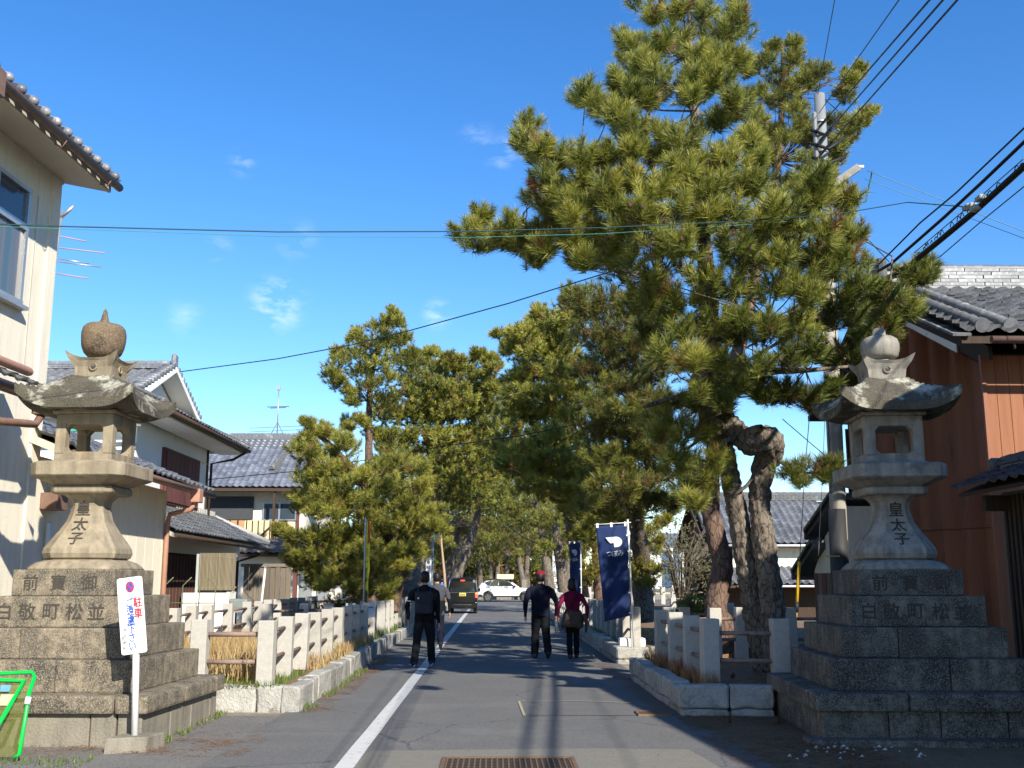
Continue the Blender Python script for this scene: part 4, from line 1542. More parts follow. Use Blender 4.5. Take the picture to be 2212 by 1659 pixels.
MB().prism([(7.08, 21.4, 4.72), (7.08, 18.05, 6.22), (7.08, 18.05, 6.42), (7.08, 21.4, 4.92)], (.06, 0, 0)).build('gable_board', WOODD, Rr)
# front planks
x = 7.12
while x < 12:
    MB().box(x + .004, x + .186, 15.02, 15.06, 0, 4.85).build('plank', REDPLANK, Rr)
    x += .19
slab('front_deck', [(6.55, 14.35, 4.98), (14, 14.35, 4.98), (14, 18.05, 6.62), (6.55, 18.05, 6.62)], .10, WOODD, Rr)
slab('back_deck', [(6.55, 21.75, 4.98), (14, 21.75, 4.98), (14, 18.05, 6.62), (6.55, 18.05, 6.62)], .10, WOODD, Rr)
vR = Vector((0, 3.7, 1.64)).normalized()
tile_roof(Rr, (6.5, 14.30, 5.03), (1, 0, 0), vR, 16, 15, TILE_W, tw=.27, tl=.27, maxobj=260, amp=.065, lip=.05, jit=.012)
# verge: two big round rolls and small overlapping verge tiles on the gable edge
for x in (6.82, 7.22):
    a = Vector((x, 14.28, 5.13))
    pts, rr = [], []
    for k in range(14):
        p = a + vR * (k * .285)
        pts += [p, p + vR * .27]
        rr += [.085, .072]
    MB().tube(pts, rr, n=12).build('verge_roll', TILE_W, Rr)
    MB().tube([a - vR * .03, a], .105, n=16).build('roll_end_disc', TILE_G, Rr)
for k in range(22):
    p = Vector((6.48, 14.35, 5.02)) + vR * (k * .18)
    MB().obox(p + Vector((.05, 0, .0)), (.13, 0, 0), vR * .085, Vector((0, -vR.z, vR.y)) * .018).build('verge_tile', TILE_W, Rr)
ridge(Rr, (6.95, 18.05, 6.66), (13.5, 18.05, 6.66), TILE_G, courses=6, w=.36, h=.07, pl=.31, cap_r=.08)
MB().obox((6.85, 18.05, 6.95), (.09, 0, 0), (0, .22, 0), (0, 0, .30)).build('ridge_end', TILE_D, Rr, bevel=.09, seg=2)
MB().obox((6.62, 18.05, 6.74), (.14, 0, 0), (0, .16, 0), (0, 0, .05)).build('ridge_foot', TILE_W, Rr, bevel=.02)
gutter(Rr, (6.9, 14.20, 4.90), (13, 14.20, 4.90), .055)
MB().tube([(7.22, 14.2, 4.9), (7.24, 14.25, 4.78)], .018, n=5).build('gutter_bracket', GUTTER, Rr)
pipe(Rr, [(7.06, 20.9, 0), (7.06, 20.9, 4.6)], .03, WOODD)

MB().box(7.02, 7.10, 20.2, 20.5, 1.5, 1.95).build('meter_box', mat('grey_clamp', (.35, .38, .36)), Rr, bevel=.01)
MB().tube([(7.08, 19.9, 3.9), (6.85, 19.9, 3.9)], .05, n=8).build('vent_pipe', GUTTER, Rr)
MB().tube([(7.09, 15.1, 2.35), (7.09, 17.5, 2.42), (7.09, 20.8, 2.5)], .008, n=4).build('wall_cable', WOODD, Rr)
# --- gate with dark tiled roof at the right edge
Gt = thing('roofed_gate', 'small dark tiled gate roof over grey corrugated fence at the right edge', 'gate', (6.7, 12.5, 0))
MB().box(6.75, 6.85, 9, 14.0, 0, 2.75).build('wall', mat('grey_corrugated', (.14, .135, .125), (.10, .098, .09), rough=.8, scale=3, stretch=(9, 9, .5)), Gt)
yy = 9.0
while yy < 13.9:
    MB().box(6.70, 6.745, yy, yy + .06, 0, 2.7).build('batten', WOODD, Gt)
    yy += .12
slab('deck', [(6.28, 9, 2.76), (6.28, 14.2, 2.76), (6.85, 14.2, 3.0), (6.85, 9, 3.0)], .05, WOODD, Gt)
vG = Vector((.57, 0, .24)).normalized()
tile_roof(Gt, (6.22, 10.2, 2.80), (0, 1, 0), vG, 15, 3, TILE_D, tw=.27, tl=.22, maxobj=60, amp=.045, lip=.03)
ridge(Gt, (6.85, 10.2, 3.0), (6.85, 14.1, 3.0), TILE_D, courses=3, w=.24, h=.06, cap_r=.07)
MB().obox((6.85, 14.15, 3.1), (.16, 0, 0), (0, .05, 0), (0, 0, .14)).build('ridge_end', TILE_D, Gt, bevel=.04)
MB().box(6.4, 6.7, 13.7, 13.8, 2.5, 2.7).build('bracket', WOODD, Gt)

# --- F: low outbuilding between utility pole and barn
Fb = thing('outbuilding', 'narrow plastered lean-to with stepped dark tile roofs behind the utility pole', 'outbuilding', (6.5, 20, 0))
MB().prism([(6.45, 19.35, 0), (6.45, 21.5, 0), (6.45, 21.5, 1.80), (6.45, 20.7, 2.45), (6.45, 19.35, 2.95)], (.62, 0, 0)).build('wall', STUCCO, Fb)
for k in range(7):
    MB().box(6.42, 6.446, 19.6 + k * .27, 19.6 + k * .27 + .24, 0, 1.75).build('wall_board', WOODG if k % 2 else WOODR, Fb)
for (y0_, z0_, y1_, z1_) in ((19.25, 3.18, 21.05, 2.56), (20.7, 2.34, 22.1, 1.78)):
    MB().prism([(6.2, y0_, z0_), (6.2, y1_, z1_), (6.2, y1_, z1_ - .10), (6.2, y0_, z0_ - .12)], (.88, 0, 0)).build('roof_slope', TILE_D, Fb)
    n_ = int((y1_ - y0_) / .17)
    for k in range(n_):
        p = Vector((6.2, y0_, z0_)).lerp(Vector((6.2, y1_, z1_)), (k + .5) / n_)
        MB().obox(p + Vector((.04, 0, .02)), (.11, 0, 0), (0, .085, -.03), (0, .01, .03)).build('verge_tile', TILE_D, Fb)
    MB().tube([(6.35, y0_, z0_ + .07), (6.35, y1_ + .04, z1_ + .07)], [.06, .075], n=8).build('verge_roll', TILE_D, Fb)
    MB().box(6.15, 7.0, y1_ - .02, y1_ + .06, z1_ - .16, z1_ + .02).build('eave_end', TILE_D, Fb, bevel=.02)

# --- G: red-brown barn-like house with grey roofs, mid right
Gb = thing('brown_farmhouse', 'brown wooden farmhouse with two grey tiled roofs behind the pine trunks', 'house', (9, 42, 0))
MB().prism([(8.7, 42.6, -.5), (8.7, 49, -.5), (8.7, 49, 3.4), (8.7, 45.3, 4.85), (8.7, 42.6, 3.0)], (9, 0, 0)).build('wall', mat('brown_boards', (.16, .07, .04), (.11, .05, .03), rough=.85, scale=2, stretch=(8, 8, .5)), Gb)
MB().box(8.9, 17.5, 42.5, 42.6, 2.1, 2.95).build('plaster_band', STUCCO2, Gb)
for x in (9.3, 10.9, 12.5, 14.1):
    MB().box(x, x + .18, 42.44, 42.5, 2.1, 2.95).build('timber_post', WOODD, Gb)
slab('deck', [(8.3, 42.0, 3.0), (18, 42.0, 3.0), (18, 45.3, 4.95), (8.3, 45.3, 4.95)], .10, WOODD, Gb)
slab('back_deck', [(8.3, 49.4, 3.0), (18, 49.4, 3.0), (18, 45.3, 4.95), (8.3, 45.3, 4.95)], .10, WOODD, Gb)
vG2 = Vector((0, 3.3, 1.95)).normalized()
tile_roof(Gb, (8.6, 41.95, 3.05), (1, 0, 0), vG2, 18, 15, TILE_G, tw=.285, tl=.26, maxobj=270, amp=.075, lip=.03)
ridge(Gb, (8.4, 45.3, 5.0), (17, 45.3, 5.0), TILE_W, courses=4, w=.36, h=.07, single=False)
for x in (8.5, 8.8):
    pts = [Vector((x, 41.95, 3.16)) + vG2 * s for s in (0, 1.2, 2.4, 3.8)]
    MB().tube(pts, .10, n=8).build('verge_roll', TILE_W, Gb)
MB().prism([(8.22, 41.7, 2.75), (8.22, 45.3, 4.87), (8.22, 45.3, 5.1), (8.22, 41.7, 2.98)], (.06, 0, 0)).build('gable_board', WOODD, Gb)
gutter(Gb, (8.9, 41.88, 2.97), (17, 41.88, 2.97), .05, mat('white_pipe', (.75, .75, .73)))
slab('lower_deck', [(8.9, 40.6, 1.42), (17, 40.6, 1.42), (17, 42.4, 2.1), (8.9, 42.4, 2.1)], .08, WOODD, Gb)
vG3 = Vector((0, 1.8, .68)).normalized()
tile_roof(Gb, (9.1, 40.55, 1.47), (1, 0, 0), vG3, 16, 7, TILE_G, tw=.285, tl=.26, maxobj=30, amp=.075)
MB().tube([Vector((9.0, 40.55, 1.55)), Vector((9.0, 42.3, 2.2))], .10, n=8).build('verge_roll', TILE_W, Gb)
gutter(Gb, (9.2, 40.5, 1.40), (17, 40.5, 1.40), .045, mat('white_pipe', (.75, .75, .73)))
MB().box(9, 17, 41.6, 41.7, -.5, 1.4).build('lower_wall', WOODD, Gb)
MB().prism([(8.65, 43.5, 1.9), (8.65, 45.2, 1.9), (8.65, 44.4, 2.6)], (-.5, 0, 0)).build('side_lean_to', WOODR, Gb)
MB().box(8.25, 8.7, 43.6, 45.1, -.5, 1.9).build('lean_to_wall', WOODD, Gb)

# --- house S, beside the camera on the right: throws the shade on the right lantern
Sh = thing('near_right_house', 'plain two-storey cream house beside the viewpoint on the right', 'house', (6.2, 7.6, 0))
MB().prism([(6.7, -12, 0), (14.5, -12, 0), (14.5, -12, 5.4), (10.6, -12, 7.9), (6.7, -12, 5.4)], (0, 19.2, 0)).build('wall', STUCCO, Sh)
MB().prism([(6.05, -12.3, 5.38), (10.6, -12.3, 8.1), (10.6, -12.3, 8.3), (6.05, -12.3, 5.56)], (0, 19.9, 0)).build('roof_slope', TILE_G, Sh)
MB().prism([(15.1, -12.3, 5.38), (10.6, -12.3, 8.1), (10.6, -12.3, 8.3), (15.1, -12.3, 5.56)], (0, 19.9, 0)).build('roof_slope', TILE_G, Sh)

Sh.rotation_euler = (0, 0, R(5.3))
Sh.location.x -= .33

# --- far town seen in the gap on the right
for i, (px0, px1, ptop, Y, hgt) in enumerate([(1425, 1452, 1160, 240, 0), (1446, 1476, 1150, 260, 0), (1470, 1492, 1165, 230, 0), (1405, 1430, 1176, 210, 0)]):
    a, b = RY(px0, 1255, Y), RY(px1, 1255, Y)
    zt = RY(px0, ptop, Y).z
    lab = ['white town house far beyond the bare bushes in the right gap', 'tall pale building furthest off in the right gap', 'pale town house partly behind the brown farmhouse gable', 'small grey-roofed town house furthest left in the right gap'][i]
    t = thing('town_house', lab, 'house', (a.x, Y, 0), 'distant town houses')
    MB().box(a.x, b.x, Y, Y + 9, -1, zt - 1.5).build('wall', WHITEW, t)
    MB().prism([(a.x - .5, Y - .6, zt - 1.6), (a.x - .5, Y + 9.6, zt - 1.6), (a.x - .5, Y + 4.5, zt)], (b.x - a.x + 1, 0, 0)).build('roof', TILE_B, t)
    for k in range(2):
        xx = a.x + (b.x - a.x) * (.25 + .4 * k)
        MB().box(xx, xx + .8, Y - .05, Y, 3.2, 4.4).build('window', GLASS, t)

# ------------------------------------------------------------ pines
FOL_NEAR = foliage_mat('pine_needles_near', [(0, (.24, .115, .045)), (.12, (.06, .075, .02)), (.40, (.14, .17, .028)), (.70, (.33, .32, .05)), (1, (.54, .49, .11))])
FOL_MID = foliage_mat('pine_needles_mid', [(0, (.30, .16, .06)), (.12, (.08, .085, .022)), (.40, (.175, .195, .033)), (.70, (.36, .34, .055)), (1, (.54, .48, .11))])
FOL_YEL = foliage_mat('pine_needles_yellow', [(0, (.32, .16, .06)), (.12, (.16, .14, .03)), (.40, (.26, .25, .04)), (.70, (.44, .38, .06)), (1, (.60, .52, .11))])
BARK = mat('pine_bark', (.22, .18, .14), (.11, .088, .068), rough=.95, scale=6, detail=9, bump=.9, bscale=25, stretch=(1, 1, .45), c3=(.26, .23, .19), thr3=.6, scale3=5, bdist=.03, contrast=.18, crack=(13, (1, 1, .42), .10, (.028, .02, .015)))
BARKR = mat('red_pine_bark', (.20, .125, .09), (.11, .075, .058), rough=.95, scale=6, detail=9, bump=.9, bscale=25, stretch=(1, 1, .45), c3=(.27, .19, .145), thr3=.6, scale3=5, bdist=.03, contrast=.18, crack=(12, (1, 1, .42), .10, (.035, .022, .016)))
CONE = mat('pine_cone', (.10, .05, .03), (.06, .03, .02), rough=.85, scale=20)
RS = np.random.RandomState(11)


def trunk(parent, pts, rad, mt, seed=0, n=20, seg=.07, bark=.13, name='trunk'):
    vs, fs = bark_tube(pts, rad, seg=seg, n=n, bark=bark, seed=seed)
    o = np_mesh(name, np.array([tuple(v) for v in vs]), np.array(fs), mt, parent)
    return o


def path(pp, rp):
    """pixel path with depths -> points and radii from pixel widths"""
    P = [RY(x, y, Y) for x, y, Y in pp]
    r = [w / 2 / F_ * Y for (x, y, Y), w in zip(pp, rp)]
    return P, r


# --- the big leaning black pine on the right
big = thing('black_pine', 'big leaning black pine with twin knotted trunks beside the right lantern', 'pine tree', tuple(RZ(1640, 1440, .38)), 'pine trees along the approach')
P1, r1 = path([(1660, 1445, 14.9), (1641, 1369, 14.85), (1619, 1259, 14.8), (1601, 1150, 14.7), (1583, 1059, 14.6), (1568, 987, 14.5), (1557, 939, 14.4), (1538, 896, 14.3), (1520, 840, 14.0), (1535, 760, 13.6), (1530, 650, 13.2), (1520, 520, 12.9), (1505, 380, 12.8), (1500, 240, 12.7), (1490, 110, 13.4), (1490, 0, 13.6)],
              [60, 52, 46, 44, 42, 42, 44, 56, 62, 50, 42, 34, 28, 22, 15, 9])
trunk(big, P1, r1, BARK, 1.0, n=44, seg=.035, bark=.2)
P2, r2 = path([(1682, 1445, 14.6), (1672, 1369, 14.6), (1663, 1259, 14.55), (1647, 1150, 14.5), (1641, 1059, 14.5), (1652, 1005, 14.4), (1664, 968, 14.2), (1655, 950, 14.05), (1626, 958, 14.0), (1600, 940, 14.1), (1572, 914, 14.2), (1545, 885, 14.2)],
              [64, 56, 50, 48, 46, 50, 62, 66, 56, 50, 50, 56])
trunk(big, P2, r2, BARK, 5.0, n=44, seg=.035, bark=.24)
for pp, rp in [([(1610, 940, 14.0), (1628, 930, 13.9), (1646, 924, 13.8)], [24, 22, 16]),
               ([(1585, 945, 14.0), (1567, 952, 13.85), (1556, 962, 13.8)], [16, 11, 6]),
               ([(1575, 1078, 14.5), (1595, 1062, 14.45), (1612, 1050, 14.4), (1622, 1035, 14.4)], [10, 9, 8, 6]),
               ([(1556, 935, 14.2), (1520, 945, 14.0), (1484, 970, 13.8)], [12, 8, 5]),
               ([(1548, 905, 14.2), (1490, 875, 14.0), (1430, 868, 13.8), (1392, 880, 13.6)], [22, 15, 12, 6]),
               ([(1540, 850, 13.9), (1480, 852, 13.5), (1420, 870, 13.2)], [20, 14, 7]),
               ([(1535, 790, 13.8), (1640, 800, 13.2), (1740, 800, 13.0), (1850, 790, 13.3)], [26, 18, 12, 5]),
               ([(1532, 700, 13.3), (1660, 690, 12.7), (1800, 680, 12.8), (1920, 655, 13.4), (1985, 600, 13.8)], [24, 18, 12, 8, 4]),
               ([(1524, 560, 13.0), (1400, 520, 12.5), (1250, 500, 12.6), (1120, 500, 13.2), (1030, 495, 13.9)], [22, 16, 11, 8, 4]),
               ([(1512, 440, 12.9), (1380, 400, 12.4), (1250, 350, 12.5), (1160, 315, 12.9), (1132, 275, 13.2)], [20, 14, 10, 7, 3]),
               ([(1505, 330, 12.8), (1400, 270, 12.6), (1320, 230, 12.7), (1265, 195, 12.8)], [16, 11, 8, 4]),
               ([(1520, 500, 12.9), (1650, 470, 12.5), (1780, 430, 12.3), (1850, 400, 12.3)], [18, 13, 9, 5]),
               ([(1655, 950, 14.1), (1690, 1000, 14.2), (1740, 1022, 14.2), (1795, 1010, 14.2)], [8, 8, 6, 4])]:
    a, b = path(pp, rp)
    trunk(big, a, b, BARK, 3.0, n=10, seg=.09, bark=.1, name='limb')
NEAR = [(1473, 17), (1417, 34), (1590, 21), (1598, 43), (1564, 73), (1460, 77), (1520, 30), (1430, 90, 35), (1366, 95, 38), (1387, 138, 42), (1417, 163), (1503, 108), (1546, 129), (1595, 120, 40),
        (1503, 163), (1495, 206), (1545, 175), (1331, 172, 34), (1396, 215, 36), (1370, 195, 34), (1263, 193, 42), (1288, 224), (1331, 241), (1129, 267, 38), (1138, 301, 38), (1168, 318, 40),
        (1202, 327), (1181, 387), (1254, 344, 55), (1263, 387), (1310, 335), (1366, 275), (1374, 322), (1439, 292, 55), (1482, 301, 55), (1546, 258), (1581, 215), (1460, 365, 58), (1417, 408, 58),
        (1357, 387), (1503, 365, 58), (1568, 344, 55), (1589, 387, 55), (1546, 408, 58), (1245, 430), (1210, 410, 40), (1181, 445, 42), (1202, 473), (1020, 494, 34), (1038, 468, 32), (1065, 507, 38),
        (1104, 485, 38), (1120, 516, 40), (1159, 494, 42), (1151, 553, 32), (1172, 535, 34), (1240, 520, 48), (1263, 560, 36), (1288, 505, 50), (1353, 494, 55), (1396, 473, 58), (1460, 451, 60),
        (1330, 440, 50), (1361, 555, 52), (1404, 602, 52), (1320, 560, 46), (1473, 537, 60), (1525, 473, 60), (1430, 530, 55), (1589, 451, 60), (1632, 408, 52), (1675, 451, 55), (1654, 494, 58), (1718, 473, 55), (1753, 408, 45), (1774, 387, 40), (1783, 494, 48),
        (1761, 430, 45), (1835, 421, 34), (1835, 507, 38), (1822, 550, 42), (1796, 580, 45), (1632, 559, 60), (1581, 537, 60), (1697, 559, 60), (1525, 602, 60), (1460, 645, 55), (1589, 623, 60),
        (1675, 623, 60), (1740, 602, 55), (1740, 645, 55), (1826, 645, 45), (1860, 610, 42), (1890, 630, 42), (1760, 545, 50), (1420, 690, 50), (1480, 720, 55), (1400, 655, 48), (1540, 700, 55), (1600, 690, 55), (1660, 710, 55),
        (1720, 700, 55), (1790, 690, 50), (1850, 680, 48), (1930, 640, 45), (1985, 600, 42), (2000, 570, 30), (1960, 665, 42), (1890, 730, 45), (1920, 700, 42), (1590, 830, 48), (1440, 760, 50), (1560, 780, 50),
        (1640, 790, 50), (1700, 775, 50), (1760, 755, 50), (1820, 770, 48), (1850, 820, 36), (1900, 760, 36), (1800, 835, 34), (1510, 845, 34), (1560, 870, 34), (1700, 845, 42), (1750, 860, 32), (1650, 850, 36),
        (1376, 460, 40), (1310, 400, 46), (1230, 470, 42), (1640, 350, 40), (1620, 300, 36)]


def Yn(x, y):
    return 11.5 + 1.8 * (((x - 1520) / 470) ** 2 + ((y - 470) / 460) ** 2) + RS.uniform(-.35, .35)


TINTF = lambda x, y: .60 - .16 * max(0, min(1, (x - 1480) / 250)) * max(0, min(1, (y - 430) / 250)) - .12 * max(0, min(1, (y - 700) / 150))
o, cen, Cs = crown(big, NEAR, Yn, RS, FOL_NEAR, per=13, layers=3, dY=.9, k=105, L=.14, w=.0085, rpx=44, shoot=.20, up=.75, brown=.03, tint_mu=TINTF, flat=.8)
skel = P1[8:] + [RY(x, y, Y) for x, y, Y in [(1640, 800, 13.2), (1740, 800, 13.0), (1850, 790, 13.3), (1660, 690, 12.7), (1800, 680, 12.8), (1920, 655, 13.4), (1400, 520, 12.5), (1250, 500, 12.6), (1120, 500, 13.2), (1380, 400, 12.6), (1250, 350, 12.7), (1400, 270, 12.6), (1650, 470, 12.5), (1780, 430, 12.3), (1420, 600, 12.8), (1600, 600, 12.8), (1450, 300, 12.7), (1580, 420, 12.7)]]
twigs(big, cen, skel, RS, BARK, r0=.022, maxn=320)
# cones
mb = MB()
for i in RS.permutation(len(Cs))[:130]:
    p = Vector(Cs[i]) + Vector((0, -.12, -.05))
    mb.lathe([(.010, -.03), (.022, -.01), (.019, .012), (.006, .03)], 7, p)
mb.build('pine_cones', CONE, big, kind='stuff', recalc=False)
# front tuft and the low branch near the pole, right-hand lit clumps under the crown
LOW = [(1500, 790, 44), (1490, 775, 34)]
crown(big, LOW, lambda x, y: 10.2, RS, FOL_NEAR, per=9, layers=1, k=150, L=.17, w=.006, shoot=.12, name='front_tuft', tint_mu=.75)
LOW = [(1700, 1022, 30), (1745, 1010, 34), (1775, 1030, 34), (1790, 1000, 30), (1735, 1038, 26), (1800, 1022, 24)]
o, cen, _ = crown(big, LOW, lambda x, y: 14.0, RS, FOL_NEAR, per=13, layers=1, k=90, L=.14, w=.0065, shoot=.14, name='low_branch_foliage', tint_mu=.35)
UND = [(1456, 905, 50), (1483, 940, 52), (1464, 988, 50), (1503, 1008, 50), (1523, 1028, 46), (1483, 1048, 44), (1495, 1080, 34), (1535, 985, 36), (1520, 930, 40), (1440, 880, 46), (1425, 940, 40)]
o, cen, _ = crown(big, UND, lambda x, y: 13.6 + RS.uniform(-.3, .3), RS, FOL_NEAR, per=16, layers=2, dY=.6, k=90, L=.15, w=.0065, shoot=.18, name='hanging_foliage', tint_mu=.62, brown=.06)

# --- second pine behind it (smaller tufts, upper right)
t = thing('black_pine', 'reddish-barked pine behind the twin trunks, its top showing at upper right', 'pine tree', tuple(RZ(1552, 1400, .38)), 'pine trees along the approach')
P, r = path([(1570, 1410, 19.4), (1560, 1350, 19.4), (1546, 1314, 19.4), (1560, 1223, 19.4), (1546, 1150, 19.4), (1535, 1096, 19.4), (1540, 1000, 19.4), (1570, 850, 19.4), (1610, 700, 19.4), (1650, 500, 19.4), (1680, 350, 19.4), (1690, 200, 19.4), (1690, 100, 19.4)],
            [62, 50, 48, 46, 42, 40, 36, 32, 28, 24, 18, 12, 6])
trunk(t, P, r, BARKR, 9.0, n=26, seg=.06, bark=.16)
SEC = [(1667, 100, 26), (1718, 90, 24), (1660, 130), (1684, 163), (1715, 130), (1740, 172), (1774, 150, 28), (1710, 190), (1839, 172, 26), (1860, 146, 22), (1820, 195, 26), (1873, 241, 24), (1850, 262, 26), (1830, 285, 28), (1800, 260, 28), (1675, 215), (1718, 236), (1632, 258),
       (1697, 301), (1654, 344), (1740, 344), (1602, 318), (1760, 290), (1790, 320), (1640, 200), (1620, 150, 26), (1605, 240, 30), (1700, 390), (1780, 370), (1670, 290), (1735, 270), (1815, 310, 26), (1640, 390), (1640, 300), (1810, 340, 24), (1690, 440), (1750, 440), (1650, 460), (1810, 420, 30), (1700, 500), (1770, 500), (1830, 460, 24)]
o, cen, _ = crown(t, SEC, lambda x, y: 18.6 + RS.uniform(-.4, .4), RS, FOL_MID, per=22, layers=3, dY=.8, k=52, L=.125, w=.010, rpx=37, shoot=.14, tint_mu=.5)
twigs(t, cen, P[7:], RS, BARKR, r0=.02, maxn=110)

# --- dark mass left of the big trunk (pine in the row, mostly shaded)
t = thing('black_pine', 'dark shaded pine left of the twin trunks above the blue banner', 'pine tree', (4.0, 22.5, .36), 'pine trees along the approach')
P, r = path([(1395, 1340, 27), (1390, 1270, 27), (1385, 1200, 26), (1372, 1120, 25), (1360, 1050, 24), (1365, 960, 23.5), (1375, 860, 23), (1370, 760, 23), (1340, 660, 23)], [44, 38, 36, 34, 30, 26, 22, 18, 8])
trunk(t, P, r, BARK, 12.0, n=22, seg=.08)
DARK_L = [(1245, 640, 34), (1273, 675), (1305, 648), (1345, 665), (1384, 650), (1325, 720), (1364, 735), (1280, 730), (1400, 710), (1305, 770), (1345, 790), (1384, 770), (1420, 790), (1260, 790, 36), (1305, 829), (1345, 837), (1384, 829), (1290, 870),
          (1305, 889), (1345, 889), (1384, 885), (1420, 860), (1285, 928), (1325, 940), (1364, 940), (1404, 925), (1313, 988), (1345, 1008), (1388, 980), (1418, 968, 34), (1364, 1048), (1400, 1050), (1337, 1075), (1380, 1090), (1424, 1080, 30), (1456, 1087, 24), (1415, 1020, 36), (1290, 1000), (1300, 1050), (1320, 1110, 34), (1290, 1090, 34)]
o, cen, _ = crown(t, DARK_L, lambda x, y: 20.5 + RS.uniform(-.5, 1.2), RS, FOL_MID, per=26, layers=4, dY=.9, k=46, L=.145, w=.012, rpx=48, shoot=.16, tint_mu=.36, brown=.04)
twigs(t, cen, P[3:], RS, BARK, r0=.02, maxn=110)
# bare hanging limb left of the gap
a, b = path([(1360, 1055, 24), (1400, 1040, 23), (1440, 1035, 22.5), (1460, 1050, 22.3)], [16, 12, 9, 5])
trunk(t, a, b, BARK, 2.0, n=8, name='limb')

# --- lit pines right of the road, mid distance
t = thing('black_pine', 'sunlit pine at centre right behind the dark one, pointed tops against the sky', 'pine tree', (2.9, 29, .36), 'pine trees along the approach')
P, r = path([(1262, 1335, 36), (1256, 1280, 36), (1245, 1200, 35), (1228, 1100, 33), (1210, 1000, 31), (1200, 900, 31), (1195, 800, 31), (1185, 700, 31)], [36, 32, 28, 26, 22, 18, 13, 6])
trunk(t, P, r, BARK, 15.0, n=16, seg=.12)
MIDR = [(1162, 680, 26), (1107, 720, 24), (1135, 722), (1184, 700), (1226, 665), (1241, 690), (1210, 730), (1111, 758), (1146, 765), (1186, 755), (1222, 770), (1126, 809), (1166, 801), (1205, 800), (1240, 800), (1119, 850), (1154, 853), (1195, 845), (1241, 840), (1265, 869), (1140, 895), (1178, 901), (1226, 901),
        (1160, 945), (1200, 940), (1245, 948), (1265, 985), (1226, 988), (1190, 990), (1160, 1000), (1241, 1028), (1273, 1020), (1206, 1059), (1240, 1070), (1265, 1052), (1285, 1087), (1245, 1100), (1110, 890), (1100, 930), (1125, 975), (1105, 1010), (1150, 1045), (1325, 1090, 28), (1290, 1125, 30), (1265, 1150, 28)]
o, cen, _ = crown(t, MIDR, lambda x, y: 28 + RS.uniform(-.8, .8), RS, FOL_MID, per=32, layers=4, dY=1.1, k=42, L=.165, w=.021, rpx=44, shoot=.18, tint_mu=.62, brown=.03)
twigs(t, cen, P[3:], RS, BARK, r0=.02, maxn=100)
t = thing('black_pine', 'small yellow-green pine just behind and right of the near blue banner', 'pine tree', (3.5, 26, .36), 'pine trees along the approach')
P, r = path([(1392, 1345, 26.5), (1386, 1290, 26.5), (1378, 1240, 26.5), (1375, 1180, 26.5)], [42, 36, 28, 16])
trunk(t, P, r, BARK, 18.0, n=18, seg=.1)
o, cen, _ = crown(t, [(1385, 1170), (1405, 1150), (1430, 1130, 26), (1380, 1215, 34), (1405, 1235, 32), (1365, 1245, 30), (1395, 1260, 26), (1420, 1165, 22), (1370, 1140, 24), (1350, 1180, 26), (1445, 1120, 18)], lambda x, y: 26, RS, FOL_YEL, per=22, layers=2, dY=.8, k=36, L=.13, w=.013, rpx=28, tint_mu=.5)
t = thing('black_pine', 'yellow-green pine between the two blue banners', 'pine tree', (3.3, 34, .36), 'pine trees along the approach')
P, r = path([(1300, 1330, 35), (1297, 1280, 35), (1290, 1200, 35), (1280, 1120, 35)], [34, 30, 22, 12])
trunk(t, P, r, BARKR, 21.0, n=14, seg=.15)
o, cen, _ = crown(t, [(1272, 1140), (1290, 1120), (1270, 1180), (1280, 1215), (1268, 1240, 24), (1300, 1160), (1240, 1150, 24), (1310, 1200), (1300, 1240)], lambda x, y: 34, RS, FOL_YEL, per=24, layers=2, dY=1.0, k=30, L=.14, w=.017, rpx=28, tint_mu=.45)

# --- left pines
t = thing('black_pine', 'low spreading pine beside the left fence with two leaning tops', 'pine tree', (-3.0, 26.8, .33), 'pine trees along the approach')
P, r = path([(838, 1318, 28), (846, 1280, 28), (858, 1230, 27.6), (850, 1170, 27.2), (820, 1110, 26.8), (790, 1050, 26.5), (740, 990, 26.3), (680, 930, 26)], [56, 44, 36, 32, 28, 22, 16, 8])
trunk(t, P, r, BARKR, 24.0, n=24, seg=.08, bark=.16)
a, b = path([(855, 1245, 27.8), (872, 1200, 27.5), (890, 1150, 27), (900, 1090, 26.8), (890, 1030, 26.6)], [26, 22, 18, 14, 8])
trunk(t, a, b, BARK, 25.0, n=14, name='limb')
LEFT1 = [(664, 913, 22), (660, 945, 24), (702, 935, 24), (741, 947, 24), (735, 975), (659, 975), (690, 990), (710, 1015), (668, 1033), (754, 1012), (784, 1033), (740, 1055), (711, 1055), (818, 1016), (861, 1003), (904, 1012, 30), (913, 1050, 30), (861, 1050), (655, 1080, 32), (690, 1098), (797, 1081), (754, 1085), (830, 1060), (879, 1089), (920, 1105, 30),
         (618, 1154, 20), (600, 1140, 14), (647, 1171), (690, 1158), (732, 1145), (775, 1154), (818, 1132), (861, 1150), (904, 1141), (934, 1130, 26), (660, 1205, 28), (690, 1197), (732, 1205), (680, 1235, 30), (715, 1245, 32), (745, 1240), (775, 1220), (818, 1205), (861, 1190, 32), (897, 1185, 30), (818, 1245), (790, 1270, 28), (830, 1270, 24), (870, 1222, 26), (760, 1265, 24), (700, 1265, 22), (640, 1200, 18), (880, 1120), (800, 1120), (720, 1110), (700, 1075), (785, 1185), (740, 1180)]
o, cen, _ = crown(t, LEFT1, lambda x, y: 25.3 + RS.uniform(-.5, .5) + abs(x - 780) * .003, RS, FOL_MID, per=26, layers=4, dY=.8, k=44, L=.145, w=.0135, rpx=42, shoot=.16, tint_mu=.60, brown=.05, flat=.7)
twigs(t, cen, P[3:], RS, BARK, r0=.02, maxn=150)
t = thing('black_pine', 'tall slim pine rising above the low spreading one on the left', 'pine tree', (-4.5, 33.5, .33), 'pine trees along the approach')
